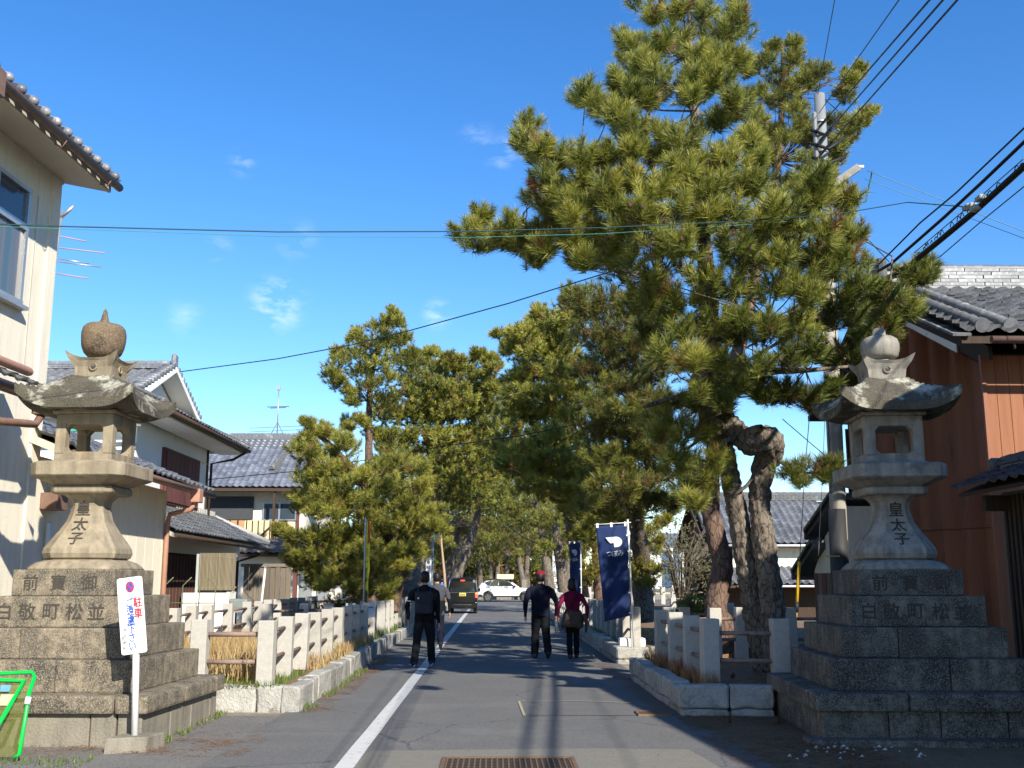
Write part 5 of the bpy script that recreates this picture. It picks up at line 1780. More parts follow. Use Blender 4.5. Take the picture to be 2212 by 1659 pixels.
P, r = path([(800, 1300, 34), (800, 1150, 34), (797, 1000, 34), (797, 920, 34), (798, 870, 34), (805, 800, 34), (825, 730, 34), (845, 670, 34)], [26, 22, 18, 15, 13, 12, 9, 4])
trunk(t, P, r, BARKR, 27.0, n=14, seg=.14)
LEFT2 = [(846, 672, 18), (857, 700, 24), (835, 690, 20), (818, 712), (767, 722, 20), (788, 740), (732, 757, 20), (735, 785), (767, 770), (810, 754), (844, 741), (872, 730, 24), (861, 775), (818, 790), (775, 805), (735, 822, 24), (754, 848, 22), (844, 820), (883, 790), (775, 904, 18), (754, 922, 18), (790, 915, 16), (800, 835), (760, 870, 18), (890, 760, 22), (720, 805, 18), (830, 860)]
o, cen, _ = crown(t, LEFT2, lambda x, y: 32.5 + RS.uniform(-.6, .6), RS, FOL_MID, per=26, layers=3, dY=.9, k=36, L=.145, w=.018, rpx=35, shoot=.17, tint_mu=.55, brown=.04)
twigs(t, cen, P[3:], RS, BARK, r0=.02, maxn=60)
t = thing('black_pine', 'broad pine at centre left behind the slim one, twin bumps on its top', 'pine tree', (-3.6, 39, .33), 'pine trees along the approach')
P, r = path([(890, 1310, 36), (885, 1270, 36), (893, 1200, 37), (920, 1100, 38), (940, 1000, 39), (950, 900, 39), (960, 820, 39), (985, 770, 39)], [48, 44, 38, 30, 24, 18, 12, 5])
trunk(t, P, r, BARK, 30.0, n=16, seg=.14)
LEFT3 = [(904, 784, 26), (930, 763, 22), (969, 772, 22), (990, 778, 20), (1033, 762, 20), (1055, 775, 20), (1062, 797, 24), (947, 797), (1003, 805), (1038, 818), (904, 830), (947, 840), (990, 848), (1033, 861), (1065, 840, 22), (870, 855), (845, 893), (883, 900), (926, 896), (969, 896), (1012, 900), (1050, 883), (1055, 920, 28), (861, 940), (904, 943), (947, 947), (990, 947), (1030, 945), (825, 940, 28), (844, 978), (904, 982), (956, 990), (1000, 985), (1040, 985), (1060, 960), (880, 1010), (935, 1030), (985, 1030), (1030, 1025), (915, 870), (965, 875), (1010, 875), (915, 1060), (965, 1065), (1020, 1060), (1065, 1000), (850, 1000), (900, 1100)]
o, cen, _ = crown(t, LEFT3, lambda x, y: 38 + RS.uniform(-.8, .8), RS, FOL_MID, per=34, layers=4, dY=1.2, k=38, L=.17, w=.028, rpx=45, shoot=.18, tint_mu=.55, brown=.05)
twigs(t, cen, P[3:], RS, BARK, r0=.02, maxn=80)

# --- the tunnel of further pines on both sides, with leaning trunks
far_specs = [
    (60, [(972, 1308), (985, 1250), (1005, 1200), (1025, 1140), (1040, 1080)], [24, 24, 22, 18, 10], [(960, 1060), (1000, 1050), (1040, 1050), (960, 1100, 34), (1080, 1040), (1000, 1090, 30), (930, 1080, 30), (1050, 1090, 26), (945, 1130, 28), (975, 1010), (1020, 1010), (915, 1120, 26), (1070, 1075, 28)], FOL_MID, .34, 'dark leaning pine directly above the black van'),
    (74, [(988, 1300), (990, 1250), (1000, 1180), (1020, 1080), (1040, 980)], [16, 15, 14, 11, 6], [(x_ + (12 if (y_ // 34) % 2 else 0), y_, 26) for y_ in range(960, 1165, 34) for x_ in range(930, 1200, 36)], FOL_MID, .42, 'tall dense pine that closes the avenue above the cars'),
    (64, [(958, 1305), (965, 1260), (980, 1190), (1000, 1120)], [20, 20, 18, 10], [(965, 1080), (950, 1150, 28), (985, 1130, 28), (940, 1180, 24), (960, 1200, 20), (915, 1160, 26), (1000, 1150, 24)], FOL_MID, .34, 'shaded pine left of the black van roof'),
    (56, [(1190, 1318), (1185, 1250), (1175, 1180), (1160, 1090)], [24, 22, 18, 10], [(1130, 1010), (1090, 1000), (1165, 1030), (1110, 1045), (1150, 1080), (1075, 1060), (1190, 1090), (1100, 1090), (1180, 1140, 28), (1140, 1120, 30), (1060, 1020), (1210, 1130, 28)], FOL_MID, .5, 'half-lit pine arching over the road from the right'),
    (90, [(1133, 1296), (1128, 1250), (1120, 1200), (1110, 1140)], [14, 13, 11, 6], [(1075, 1100, 30), (1110, 1120, 30), (1150, 1150, 28), (1060, 1130, 28), (1095, 1160, 26), (1130, 1175, 22), (1030, 1120, 28), (1050, 1165, 22), (1170, 1165, 20), (1120, 1195, 18)], FOL_YEL, .55, 'yellow-green lit pine over the white car'),
    (92, [(1062, 1294), (1060, 1250), (1055, 1190), (1050, 1130)], [9, 9, 8, 5], [(1020, 1140, 28), (1060, 1150, 26), (1085, 1180, 24), (1040, 1180, 24), (1010, 1110, 28), (1070, 1205, 18), (1000, 1180, 20)], FOL_YEL, .42, 'slim far pine behind the roof of the white car'),
    (50, [(1222, 1322), (1215, 1250), (1205, 1180), (1195, 1100)], [26, 24, 20, 10], [(1200, 1130, 30), (1225, 1165, 28), (1180, 1180, 24), (1235, 1195, 22), (1215, 1110, 30), (1170, 1120, 28)], FOL_MID, .45, 'pine behind the white stone pillar'),
]
for Y, tp, tw_, lb, fm, tm, lab in far_specs:
    t = thing('black_pine', lab, 'pine tree', tuple(RY(tp[0][0], tp[0][1], Y)), 'pine trees along the approach')
    P, r = path([(x, y, Y + .5) for x, y in tp], tw_)
    P[0].z = 0
    trunk(t, P, r, BARK, Y * 1.0, n=12, seg=.2)
    o, cen, _ = crown(t, lb, lambda x, y: Y - .8, RS, fm, per=34, layers=4, dY=1.4, k=24, L=.18, w=.030, rpx=40, shoot=.2, tint_mu=tm, brown=.05)
    twigs(t, cen, P[1:], RS, BARK, r0=.03, maxn=30)
# wood beyond the crossing
pos = [(-14, 92, 11), (-9.5, 96, 12), (-6, 90, 11), (-3.4, 98, 12), (-1.2, 93, 12), (1.1, 100, 13), (2.6, 91, 11), (4.6, 97, 13), (6.4, 92, 12), (9.5, 99, 13), (12.5, 94, 12), (-17, 100, 12), (.2, 112, 13), (-5, 115, 13), (3.6, 113, 13), (7.5, 116, 13)]
desc = ['at the far left edge of the wood', 'left of the man in black', 'above the backpack wearer', 'left of the black van', 'behind the black van roof', 'between van and white car', 'over the middle of the white car', 'over the bonnet of the white car', 'left of the red-capped man', 'behind the red-capped man', 'right of the white pillar', 'furthest left, behind the houses', 'deep in the wood above the van', 'deep in the wood to the left', 'deep in the wood above the white car', 'deep in the wood to the right']
for (x, y, h), ds in zip(pos, desc):
    t = thing('black_pine', 'far pine beyond the crossing, ' + ds, 'pine tree', (x, y, 0), 'pines in the wood beyond the crossing')
    lean = RS.uniform(-.8, .8)
    P = [Vector((x, y, 0)), Vector((x + lean * .3, y, h * .3)), Vector((x + lean * .6, y, h * .6)), Vector((x + lean, y, h * .95))]
    trunk(t, P, [.26, .22, .16, .05], BARK, x, n=8, seg=.5)
    Cl = []
    C_, D_, T_ = [], [], []
    for q in range(26):
        zz = h * RS.uniform(.26, 1.0)
        rr = 2.6 * (1.1 - zz / h) + .9
        a = RS.uniform(0, 6.28)
        c = np.array([x + lean * zz / h + math.cos(a) * rr * RS.uniform(.3, 1), y + math.sin(a) * rr * RS.uniform(.3, 1), zz])
        m = 30
        d = unit(RS.normal(size=(m, 3)))
        C_.append(c + d * RS.uniform(.4, 1, (m, 1)) * .95 * np.array([1, 1, .5]))
        D_.append(unit(d + np.array([0, 0, .8])))
        T_.append(np.clip(RS.normal(.42, .14, m), 0, 1))
        Cl.append(c)
    V, Fc, T = needles(np.concatenate(C_), np.concatenate(D_), RS, 10, .24, .06, .25, np.concatenate(T_))
    np_mesh('crown', V, Fc, FOL_MID, t, {'tint': T})

# the wood behind reads as one dark mass
n_ = 13000
xx = RS.uniform(-60, 60, n_)
zz = np.abs(RS.normal(0, 1, n_)) * 4.2
yy = RS.uniform(122, 140, n_)
zmax = 11 + 2.5 * np.sin(xx * .35) + 1.5 * np.sin(xx * .9 + 1)
zz = np.where(zz > zmax, RS.uniform(0, 1, n_) * zmax, zz)
keep = (xx < 9 + 3 * RS.normal(size=n_))
C_ = np.stack([xx, yy, zz], 1)[keep]
V, Fc, T = needles(C_, unit(RS.normal(size=C_.shape) + [0, -.3, .8]), RS, 16, .8, .26, .5, np.clip(RS.normal(.25, .16, len(C_)), 0, 1))
o = np_mesh('far_wood', V, Fc, FOL_MID, None, {'tint': T}, kind='stuff')
o['label'] = 'dark mass of woodland closing the view behind the crossing'
o['category'] = 'wood'

# bushes in the right gap
def bush(name, label, cat, c, r, n, mt, k, L, w, tint, group=None, flat=1.0, stems=8):
    t = thing(name, label, cat, (c[0], c[1], 0), group)
    d = unit(RS.normal(size=(n, 3)))
    d[:, 2] = np.abs(d[:, 2]) * np.where(RS.uniform(size=n) < .8, 1, -.5)
    C_ = np.array(c) + d * RS.uniform(.35, 1, (n, 1)) * np.array(r)
    V, Fc, T = needles(C_, unit(d + [0, 0, .6]), RS, k, L, w, .08, np.clip(RS.normal(tint, .15, n), 0, 1))
    np_mesh('foliage', V, Fc, mt, t, {'tint': T})
    mb = MB()
    for i in range(stems):
        a = RS.uniform(0, 6.28)
        e = Vector(c) + Vector((math.cos(a) * r[0] * .7, math.sin(a) * r[1] * .7, r[2] * RS.uniform(.2, 1)))
        mb.tube([(c[0], c[1], 0), Vector(c).lerp(e, .4), e], [.03, .02, .008], n=5)
    mb.build('stems', BARK, t, recalc=False)
    return t


p = RY(1500, 1308, 22)
bush('round_bush', 'small round evergreen bush before the brown farmhouse', 'bush', (p.x, 22, .95), (.48, .48, .36), 330, FOL_MID, 14, .09, .02, .5)
OLIVE = foliage_mat('olive_leaves', [(0, (.20, .16, .10)), (.5, (.17, .17, .07)), (1, (.28, .27, .12))])
bush('bare_shrub', 'tall half-bare shrub in the gap left of the farmhouse', 'shrub', (7.0, 40, 1.9), (1.6, 1.5, 2.3), 900, OLIVE, 6, .10, .035, .45, stems=40)
bush('leafy_shrub', 'pale green shrub at the left side of the gap behind the small pine', 'shrub', (5.2, 42, 1.4), (1.3, 1.2, 1.9), 900, OLIVE, 6, .10, .04, .75, stems=20)
bush('dark_shrub', 'low dark shrub at the end of the left garden beneath the pine', 'shrub', (-4.3, 30.5, .7), (1.0, .8, .6), 700, FOL_MID, 10, .09, .02, .15)

# young pine with a bare pale stem beside the lamp post
t = thing('young_pine', 'young pine with thin bare stem right of the street lamp', 'pine tree', tuple(RY(962, 1300, 50)))
P, r = path([(963, 1302, 50), (960, 1240, 50), (956, 1200, 50), (953, 1170, 50), (955, 1120, 50)], [7, 6, 5, 5, 3])
MB().tube(P, r, n=7).build('trunk', mat('pale_stem', (.42, .30, .20)), t)
o, cen, _ = crown(t, [(953, 1160, 16), (940, 1170, 14), (968, 1168, 14), (978, 1180, 10), (950, 1135, 16), (962, 1120, 14), (945, 1110, 12), (972, 1145, 12), (960, 1095, 14)], lambda x, y: 50, RS, FOL_MID, per=16, layers=1, k=28, L=.16, w=.022, tint_mu=.65)

# ------------------------------------------------------------ people
SKIN = mat('skin', (.50, .30, .21), rough=.55)
HAIR = mat('black_hair', (.012, .011, .011), (.02, .018, .018), rough=.5, scale=40)
BLACKCL = mat('black_cloth', (.009, .0095, .012), (.014, .015, .018), spec=.06, rough=.85, scale=9, bump=.4, bscale=14, bdist=.02)
NAVYCL = mat('navy_cloth', (.009, .011, .02), (.013, .015, .028), spec=.06, rough=.85, scale=9, bump=.4, bscale=14, bdist=.02)
TROUS = mat('dark_trousers', (.014, .0145, .017), (.02, .021, .024), spec=.06, rough=.9, scale=9, bump=.5, bscale=12, bdist=.02)
GREYCL = mat('grey_jacket', (.07, .073, .085), (.05, .053, .06), spec=.06, rough=.85, scale=9, bump=.4, bscale=14)
MAROON = mat('maroon_blouse', (.17, .012, .045), (.12, .009, .032), spec=.06, rough=.7, scale=7, bump=.4, bscale=12, bdist=.02)
PACK = mat('backpack_fabric', (.010, .016, .024), (.016, .022, .032), rough=.7, scale=12, bump=.3, bscale=30)
WHITEP = mat('white_plastic', (.75, .75, .74), rough=.4)
SHOE = mat('dark_shoe', (.03, .03, .035), rough=.6)
BLUECL = mat('blue_jacket', (.06, .17, .48), rough=.8)


def person(name, label, X, Y, H, pose, jm, tm, cat='person', fat=1.0, rz=0.0, voxel=.015, sleeve=None, hem=.80, skirt=None, shoes=None):
    H *= .94
    t = thing(name, label, cat, (X, Y, GZ), rz=rz)
    s = H / 1.75
    b = MB()
    lean = pose.get('lean', .03)

    def V(x, y, z):
        return Vector((x, y + lean * max(0, z - .9), z)) * s
    # torso
    ring = [(.86, .155, .125), (.98, .165, .13), (1.10, .155, .12), (1.25, .175, .13), (1.37, .17, .12), (1.45, .105, .09), (1.50, .062, .065)]
    pts = [V(0, 0, z) for z, _, _ in ring]
    m = MB()
    rings = []
    for z, rx, ry in ring:
        c = V(0, 0, z)
        rings.append([c + Vector((math.cos(a) * rx * fat * s, math.sin(a) * ry * fat * s, 0)) for a in [2 * math.pi * k / 20 for k in range(20)]])
    b.loft(rings)
    # shoulders
    for sx in (-1, 1):
        b.tube([V(sx * .04, 0, 1.425), V(sx * .13 * fat, 0, 1.395), V(sx * .185 * fat, 0, 1.355)], [.068 * s, .068 * s * fat, .062 * s * fat], n=10, round_=True)
    # neck and head
    b.tube([V(0, 0, 1.46), V(0, .015, 1.58)], .054 * s, n=12)
    hc = V(0, .02, 1.645)
    hv, hf = [], []
    tmp = MB()
    tmp.lathe([(.001, -.118), (.045, -.108), (.068, -.07), (.077, -.01), (.078, .045), (.062, .09), (.03, .113), (.001, .118)], 18)
    b.add([hc + Vector((x, y * 1.22, z)) * s for x, y, z in tmp.v], tmp.f)
    b.tube([hc + Vector((0, .088, .0)) * s, hc + Vector((0, .112, -.028)) * s], [.011 * s, .016 * s], n=8, round_=True)
    for sx in (-1, 1):
        b.tube([hc + Vector((sx * .078, -.005, .02)) * s, hc + Vector((sx * .08, -.008, -.03)) * s], [(.011 * s, .02 * s), (.009 * s, .014 * s)], n=8)
    # legs
    feet = []
    for sx, key in ((-1, 'lf'), (1, 'rf')):
        fx, fy, fz, pitch = pose[key]
        hip = V(sx * .085, 0, .90)
        ank = Vector((fx, fy, fz + .085)) * s
        mid = (hip + ank) / 2
        L = (hip - ank).length
        kb = math.sqrt(max(0, .415 ** 2 * s * s - (L / 2) ** 2))
        d = (ank - hip).normalized()
        fwd = (Vector((0, 1, 0)) - d * d.y).normalized()
        knee = mid + fwd * (kb + .01)
        tr = pose.get('leg', 1.0)
        b.tube([hip, hip.lerp(knee, .5), knee, knee.lerp(ank, .35), ank], [.098 * s * tr, .088 * s * tr, .072 * s * tr, .073 * s * tr, .068 * s * tr], n=12, round_=True)
        f = Vector((0, math.cos(pitch), math.sin(pitch)))
        sole = Vector((fx, fy, fz + .045)) * s
        u_ = Vector((1, 0, 0)).cross(f)
        b.tube([sole - f * .06 * s, sole + f * .04 * s, sole + f * .15 * s], [(.042 * s, .046 * s), (.048 * s, .048 * s), (.042 * s, .03 * s)], n=10, round_=True)
        feet.append(Vector((fx, fy, fz)) * s)
    # arms
    hands = []
    for sx, key in ((-1, 'lh'), (1, 'rh')):
        hx, hy, hz = pose[key]
        sh = V(sx * .195 * fat, 0, 1.36)
        wr = Vector((hx, hy, hz)) * s
        L = (sh - wr).length
        mid = (sh + wr) / 2
        k = math.sqrt(max(0, (.275 * s) ** 2 - (L / 2) ** 2))
        el = mid + Vector((sx * .55, -.8, 0)).normalized() * k
        b.tube([sh, sh.lerp(el, .5), el, el.lerp(wr, .6), wr], [.06 * s * fat, .056 * s * fat, .047 * s * fat, .04 * s, .031 * s], n=10, round_=True)
        dirn = (wr - el).normalized()
        palm = wr + dirn * .05 * s
        b.tube([wr, wr + dirn * .045 * s, wr + dirn * .085 * s], [(.02 * s, .026 * s), (.018 * s, .038 * s), (.014 * s, .036 * s)], n=10, round_=True)
        hands.append((wr, dirn, sx))
    me = bpy.data.meshes.new('raw')
    me.from_pydata([tuple(v) for v in b.v], [], b.f)
    ro = bpy.data.objects.new('raw', me)
    COL.objects.link(ro)
    md = ro.modifiers.new('r', 'REMESH')
    md.mode = 'VOXEL'
    md.voxel_size = voxel
    ms = ro.modifiers.new('s', 'SMOOTH')
    ms.factor = .6
    ms.iterations = 4
    bpy.context.view_layer.update()
    me2 = bpy.data.meshes.new_from_object(ro.evaluated_get(bpy.context.evaluated_depsgraph_get()))
    bpy.data.objects.remove(ro)
    for q in me2.vertices:
        z = q.co.z / s
        if .15 < z < 1.42:
            w_ = Vector((q.co.x * 9, q.co.y * 9, q.co.z * 6 + X * 7))
            q.co += q.normal * noise.noise(w_) * .011 + q.normal * noise.noise(w_ * 2.6) * .005
    # fingers joined to the same mesh
    bm = bmesh.new()
    bm.from_mesh(me2)
    for wr, d, sx in hands:
        side = Vector((0, 1, 0))
        side = (side - d * side.dot(d)).normalized()
        inn = d.cross(side)
        inn = inn if inn.x * -sx > 0 else -inn
        fg = MB()
        for i, (off, L) in enumerate(((.028, .062), (.0095, .070), (-.0095, .066), (-.027, .050))):
            p0 = wr + d * .08 * s + side * off * s
            p1 = p0 + d * L * .5 * s + inn * .006
            p2 = p1 + (d * .8 + inn * .6).normalized() * L * .5 * s
            fg.tube([p0, p1, p2], [.0088 * s, .0082 * s, .0068 * s], n=6, round_=True)
        p0 = wr + d * .03 * s + side * .034 * s
        fg.tube([p0, p0 + (d * .7 + side * .6 + inn * .3).normalized() * .035 * s, p0 + (d * 1.0 + side * .5 + inn * .5).normalized() * .06 * s], [.011 * s, .0095 * s, .0075 * s], n=6, round_=True)
        k0 = [bm.verts.new(v) for v in fg.v]
        for f in fg.f:
            try:
                bm.faces.new([k0[i] for i in f])
            except ValueError:
                pass
    eyes = [hc + Vector((sx * .03, .09, .012)) * s for sx in (-1, 1)]
    for e in eyes:
        bmesh.ops.create_icosphere(bm, subdivisions=1, radius=.011 * s, matrix=Matrix.Translation(e))
    bm.to_mesh(me2)
    bm.free()
    me2.name = 'body'
    me2.materials.clear()
    for mm in (jm, tm, SKIN, shoes or SHOE, sleeve or jm):
        me2.materials.append(mm)
    wrs = [h[0] for h in hands]
    for p in me2.polygons:
        c = p.center
        z = c.z / s
        mi = 0
        if z > 1.515:
            mi = 2
        elif z < hem:
            mi = 1
        for wr, d, sx in hands:
            ax_ = (c - wr).dot(d)
            pd = ((c - wr) - d * ax_).length
            if ax_ > -.005 and pd < .06 * s and ax_ < .25:
                mi = 2
            elif ax_ <= -.005 and pd < .07 * s and ax_ > -.32 and c.x * sx > .2 * s:
                mi = 4
        for ft, key in zip(feet, ('lf', 'rf')):
            if c.z < ft.z + .095 * s and (Vector((c.x, c.y, 0)) - Vector((ft.x, ft.y, 0))).length < .26 * s and z < .4:
                mi = 3
        p.material_index = mi
        p.use_smooth = True
    o = bpy.data.objects.new('body', me2)
    link(o, t)
    return t, hc, s


def hair(t, hc, s, mt=HAIR, long=False, name='hair'):
    tmp = MB()
    prof = [(.060, -.085), (.086, -.06), (.092, -.01), (.094, .03), (.090, .06), (.074, .10), (.04, .128), (.001, .134)]
    if long:
        prof = [(.03, -.17), (.088, -.15), (.105, -.08)] + prof[2:]
    tmp.lathe(prof, 20)
    m = MB()
    m.add([hc + Vector((x * .98, (y * 1.22 - .016) if y < .3 else y, z)) * s for x, y, z in tmp.v if True], tmp.f, 0, True)
    o = m.build(name, mt, t, world=False)
    for v in o.data.vertices:
        rel = v.co - hc
        if rel.y > .045 * s and rel.z < .07 * s:
            v.co.y = hc.y + .045 * s
        v.co += noise.noise_vector(v.co * 22) * .012 + noise.noise_vector(v.co * 60) * .006
    return o


p_ = RZ(914, 1441)
t, hc, s = person('person', 'man in black top with white sleeve bands and a dark backpack, on the white line', p_.x, p_.y + .12, 1.76,
                  dict(lf=(-.17, -.14, 0, 0), rf=(.14, .22, 0, .0), lh=(-.30, -.02, .86), rh=(.27, .06, .80), leg=1.08, lean=.02), BLACKCL, TROUS, fat=1.12)
hair(t, hc, s)
PKS = .94
m = MB()
m.box(-.165, .165, -.31, -.13, .98, 1.40)
(m.build('backpack', PACK, t, world=False, bevel=.05, seg=3)).scale = (.94, .94, .94)
(MB().box(-.13, .13, -.335, -.30, 1.0, 1.17).build('backpack_pocket', PACK, t, world=False, bevel=.015, seg=2)).scale = (.94, .94, .94)
for sx in (-1, 1):
    (MB().tube([(sx * .11, -.16, 1.38), (sx * .12, -.02, 1.47), (sx * .11, .13, 1.36)], [.018] * 3, n=6).build('strap', PACK, t, world=False)).scale = (.94, .94, .94)
for z in (1.215, 1.17):
    (MB().tube([(-.282, -.045, z + .012), (-.286, -.047, z - .012)], .066, n=12).build('sleeve_band', WHITEP, t, world=False)).scale = (.94, .94, .94)
(MB().box(-.11, -.085, -.318, -.305, 1.26, 1.29).build('logo_patch', WHITEP, t, world=False)).scale = (.94, .94, .94)
for (x, y) in ((-.17, -.14), (.14, .22)):
    (MB().tube([(x, y - .09, .014), (x, y + .05, .014), (x, y + .17, .014)], [(.05, .013)] * 3, n=8, round_=True).build('shoe_sole', WHITEP, t, world=False)).scale = (.94, .94, .94)
p_ = RZ(940, 1404)
t, hc, s = person('person', 'man in grey and black jacket half hidden behind the backpack man, mid-stride', p_.x + .02, p_.y, 1.78,
                  dict(lf=(-.12, .22, 0, 0), rf=(.12, -.34, .10, -.9), lh=(-.29, .05, .86), rh=(.30, .0, .84), leg=1.05, lean=.03), GREYCL, NAVYCL, fat=1.08, sleeve=BLACKCL)
hair(t, hc, s)
(MB().loft([[(math.cos(a) * r * 1.1 + 0, math.sin(a) * r * .8, z) for a in [2 * math.pi * k / 16 for k in range(16)]] for r, z in ((.175, .80), (.185, 1.0), (.185, 1.14))], cap=False).build('jacket_skirt', BLACKCL, t, world=False)).scale = (.94, .94, .94)
p_ = RZ(1168, 1423)
t, hc, s = person('person', 'man in navy jumper and red cap carrying a plastic bottle, seen from behind', p_.x, p_.y, 1.78,
                  dict(lf=(-.12, .08, 0, 0), rf=(.14, -.24, .07, -.8), lh=(-.31, .02, .84), rh=(.32, .02, .86), leg=1.18, lean=.02), NAVYCL, BLACKCL, fat=1.2, hem=.84)
hair(t, hc, s)
tmp = MB()
tmp.lathe([(.098, .015), (.102, .05), (.094, .09), (.06, .125), (.001, .14)], 20)
MB().add([hc + Vector((x, y * 1.2, z + .01)) * s for x, y, z in tmp.v], tmp.f, 0, True).build('cap', mat('red_cap', (.20, .008, .014), rough=.8), t, world=False)
bt = thing('plastic_bottle', 'clear plastic bottle in the right hand of the man in the red cap', 'bottle', (p_.x + .315, p_.y + .03, .60))
BOT = mat('bottle_plastic', (.55, .60, .63), (.40, .45, .5), rough=.1, spec=.8, scale=30, trans=.55)
MB().lathe([(.03, 0), (.034, .02), (.03, .07), (.034, .11), (.034, .16), (.014, .21), (.014, .225)], 14, (0, 0, 0)).build('bottle', BOT, bt, world=False)
MB().lathe([(.016, .225), (.016, .24)], 12, (0, 0, 0)).build('cap', WHITEP, bt, world=False)
p_ = RZ(1238, 1423)
t, hc, s = person('person', 'woman in maroon blouse with a brown jacket tied round her waist', p_.x, p_.y, 1.64,
                  dict(lf=(-.07, -.08, 0, .1), rf=(.09, .16, 0, 0), lh=(-.32, .08, .90), rh=(.33, .05, .88), leg=.92, lean=.04), MAROON, BLACKCL, fat=1.02, hem=.95, sleeve=MAROON)
hair(t, hc, s, long=True)
BROWNJ = mat('tied_jacket_cloth', (.055, .04, .028), (.10, .075, .05), rough=.85, scale=6, bump=.6, bscale=10, bdist=.03)
rg = []
for r, z in ((.165, 1.04), (.185, 1.0), (.215, .88), (.235, .76), (.225, .68)):
    rg.append([(math.cos(a) * r * (1 + .05 * math.sin(5 * a)), math.sin(a) * r * .85 * (1 + .05 * math.cos(7 * a)), z * .94 + .02 * math.sin(3 * a + 1)) for a in [2 * math.pi * k / 28 for k in range(28)]])
(MB().loft(rg, smooth=True).build('tied_jacket', BROWNJ, t, world=False)).scale = (.94, .94, .94)
(MB().tube([(.12, .02, 1.35), (.04, -.15, 1.22), (-.10, -.17, 1.02), (-.17, -.12, .92)], [(.02, .006)] * 4, n=6).build('bag_strap', BLACKCL, t, world=False)).scale = (.94, .94, .94)
(MB().tube([(.24, -.02, .88), (.29, -.06, .72), (.27, -.08, .55)], [.05, .045, .02], n=8, round_=True).build('hanging_sleeve', BROWNJ, t, world=False)).scale = (.94, .94, .94)
# small far figures
for (x, y, Y, H, jm, lab, cap) in [(954, 1300, 54, 1.72, BLUECL, 'distant walker in blue jacket with rucksack, left of the black van', None),
                                   (1013, 1300, 62, 1.66, GREYCL, 'distant walker with a white hat behind the roof of the black van', WHITEP),
                                   (992, 1300, 66, 1.62, NAVYCL, 'distant walker whose grey head shows left above the van roof', GREYCL)]:
    p_ = RY(x, 1290, Y)
    t, hc, s = person('person', lab, p_.x, Y, H, dict(lf=(-.1, -.12, 0, 0), rf=(.1, .15, 0, 0), lh=(-.28, .05, .86), rh=(.28, .0, .86)), jm, TROUS, voxel=.03)
    hair(t, hc, s, mt=cap or HAIR, name='hat' if cap else 'hair')
    if jm is BLUECL:
        (MB().box(-.14, .14, -.28, -.12, 1.0, 1.36).build('rucksack', mat('pale_rucksack', (.30, .36, .42)), t, world=False, bevel=.04)).scale = (.94, .94, .94)

# ------------------------------------------------------------ vehicles
CARBLK = mat('black_car_paint', (.006, .006, .007), (.008, .008, .009), rough=.12, spec=.7)
CARWHT = mat('white_car_paint', (.78, .79, .80), (.76, .77, .78), rough=.25, spec=.5)
CLAD = mat('black_cladding', (.02, .02, .021), rough=.6)
CGLASS = mat('car_glass', (.012, .016, .018), (.02, .025, .028), rough=.05, spec=.9)
TYRE = mat('tyre_rubber', (.02, .02, .02), rough=.85)
CHROME = mat('chrome', (.6, .6, .62), rough=.15, metal=1.0)
LAMPR = mat('lit_tail_lamp', (.55, .01, .008), rough=.3, emit=(1.0, .05, .03, 3.5))
LAMPD = mat('tail_lamp_lens', (.30, .01, .015), rough=.2)
LAMPO = mat('orange_lens', (.7, .25, .05), rough=.3, emit=(1, .4, .08, 1.2))


def wheel(t, x, y, r, w, axis, spokes=0):
    ax = Vector((1, 0, 0)) if axis == 'x' else Vector((0, 1, 0))
    c = Vector((x, y, r))
    o = MB().tube([c - ax * w / 2, c - ax * (w / 2 - .03), c + ax * (w / 2 - .03), c + ax * w / 2], [r * .9, r, r, r * .9], n=28).build('wheel', TYRE, t, world=False)
    q = -ax if axis == 'y' else -ax
    f = c + q * (w / 2 + .004)
    MB().tube([f - q * .02, f], r * .66, n=24).build('rim', mat('dark_rim', (.06, .06, .065), rough=.4), o, world=False)
    for k in range(spokes):
        a = 2 * math.pi * k / spokes + .3
        d = Vector((math.cos(a), 0, math.sin(a)))
        e = Vector((-math.sin(a), 0, math.cos(a)))
        MB().prism([f + q * .004 + d * r * .08 + e * r * .06, f + q * .004 + d * r * .62 + e * r * .16, f + q * .004 + d * r * .62 - e * r * .10, f + q * .004 + d * r * .08 - e * r * .06], q * .012).build('spoke', CHROME, o, world=False)
    return o


# black kei van, seen from behind
vx = RZ(999, 1326)
van = thing('black_van', 'small black box-shaped van stopped on the road with its brake lights lit', 'van', (vx.x, vx.y, GZ))
van.scale = (.94, .94, .94)
K = dict(world=False)


def sect(y, zb, belt, zt, w, tw):
    return [(-w, y, zb), (w, y, zb), (w + .0, y, zb + .25), (w, y, belt), (tw, y, zt - .12), (tw - .08, y, zt - .03), (0, y, zt), (-tw + .08, y, zt - .03), (-tw, y, zt - .12), (-w, y, belt), (-w, y, zb + .25)]


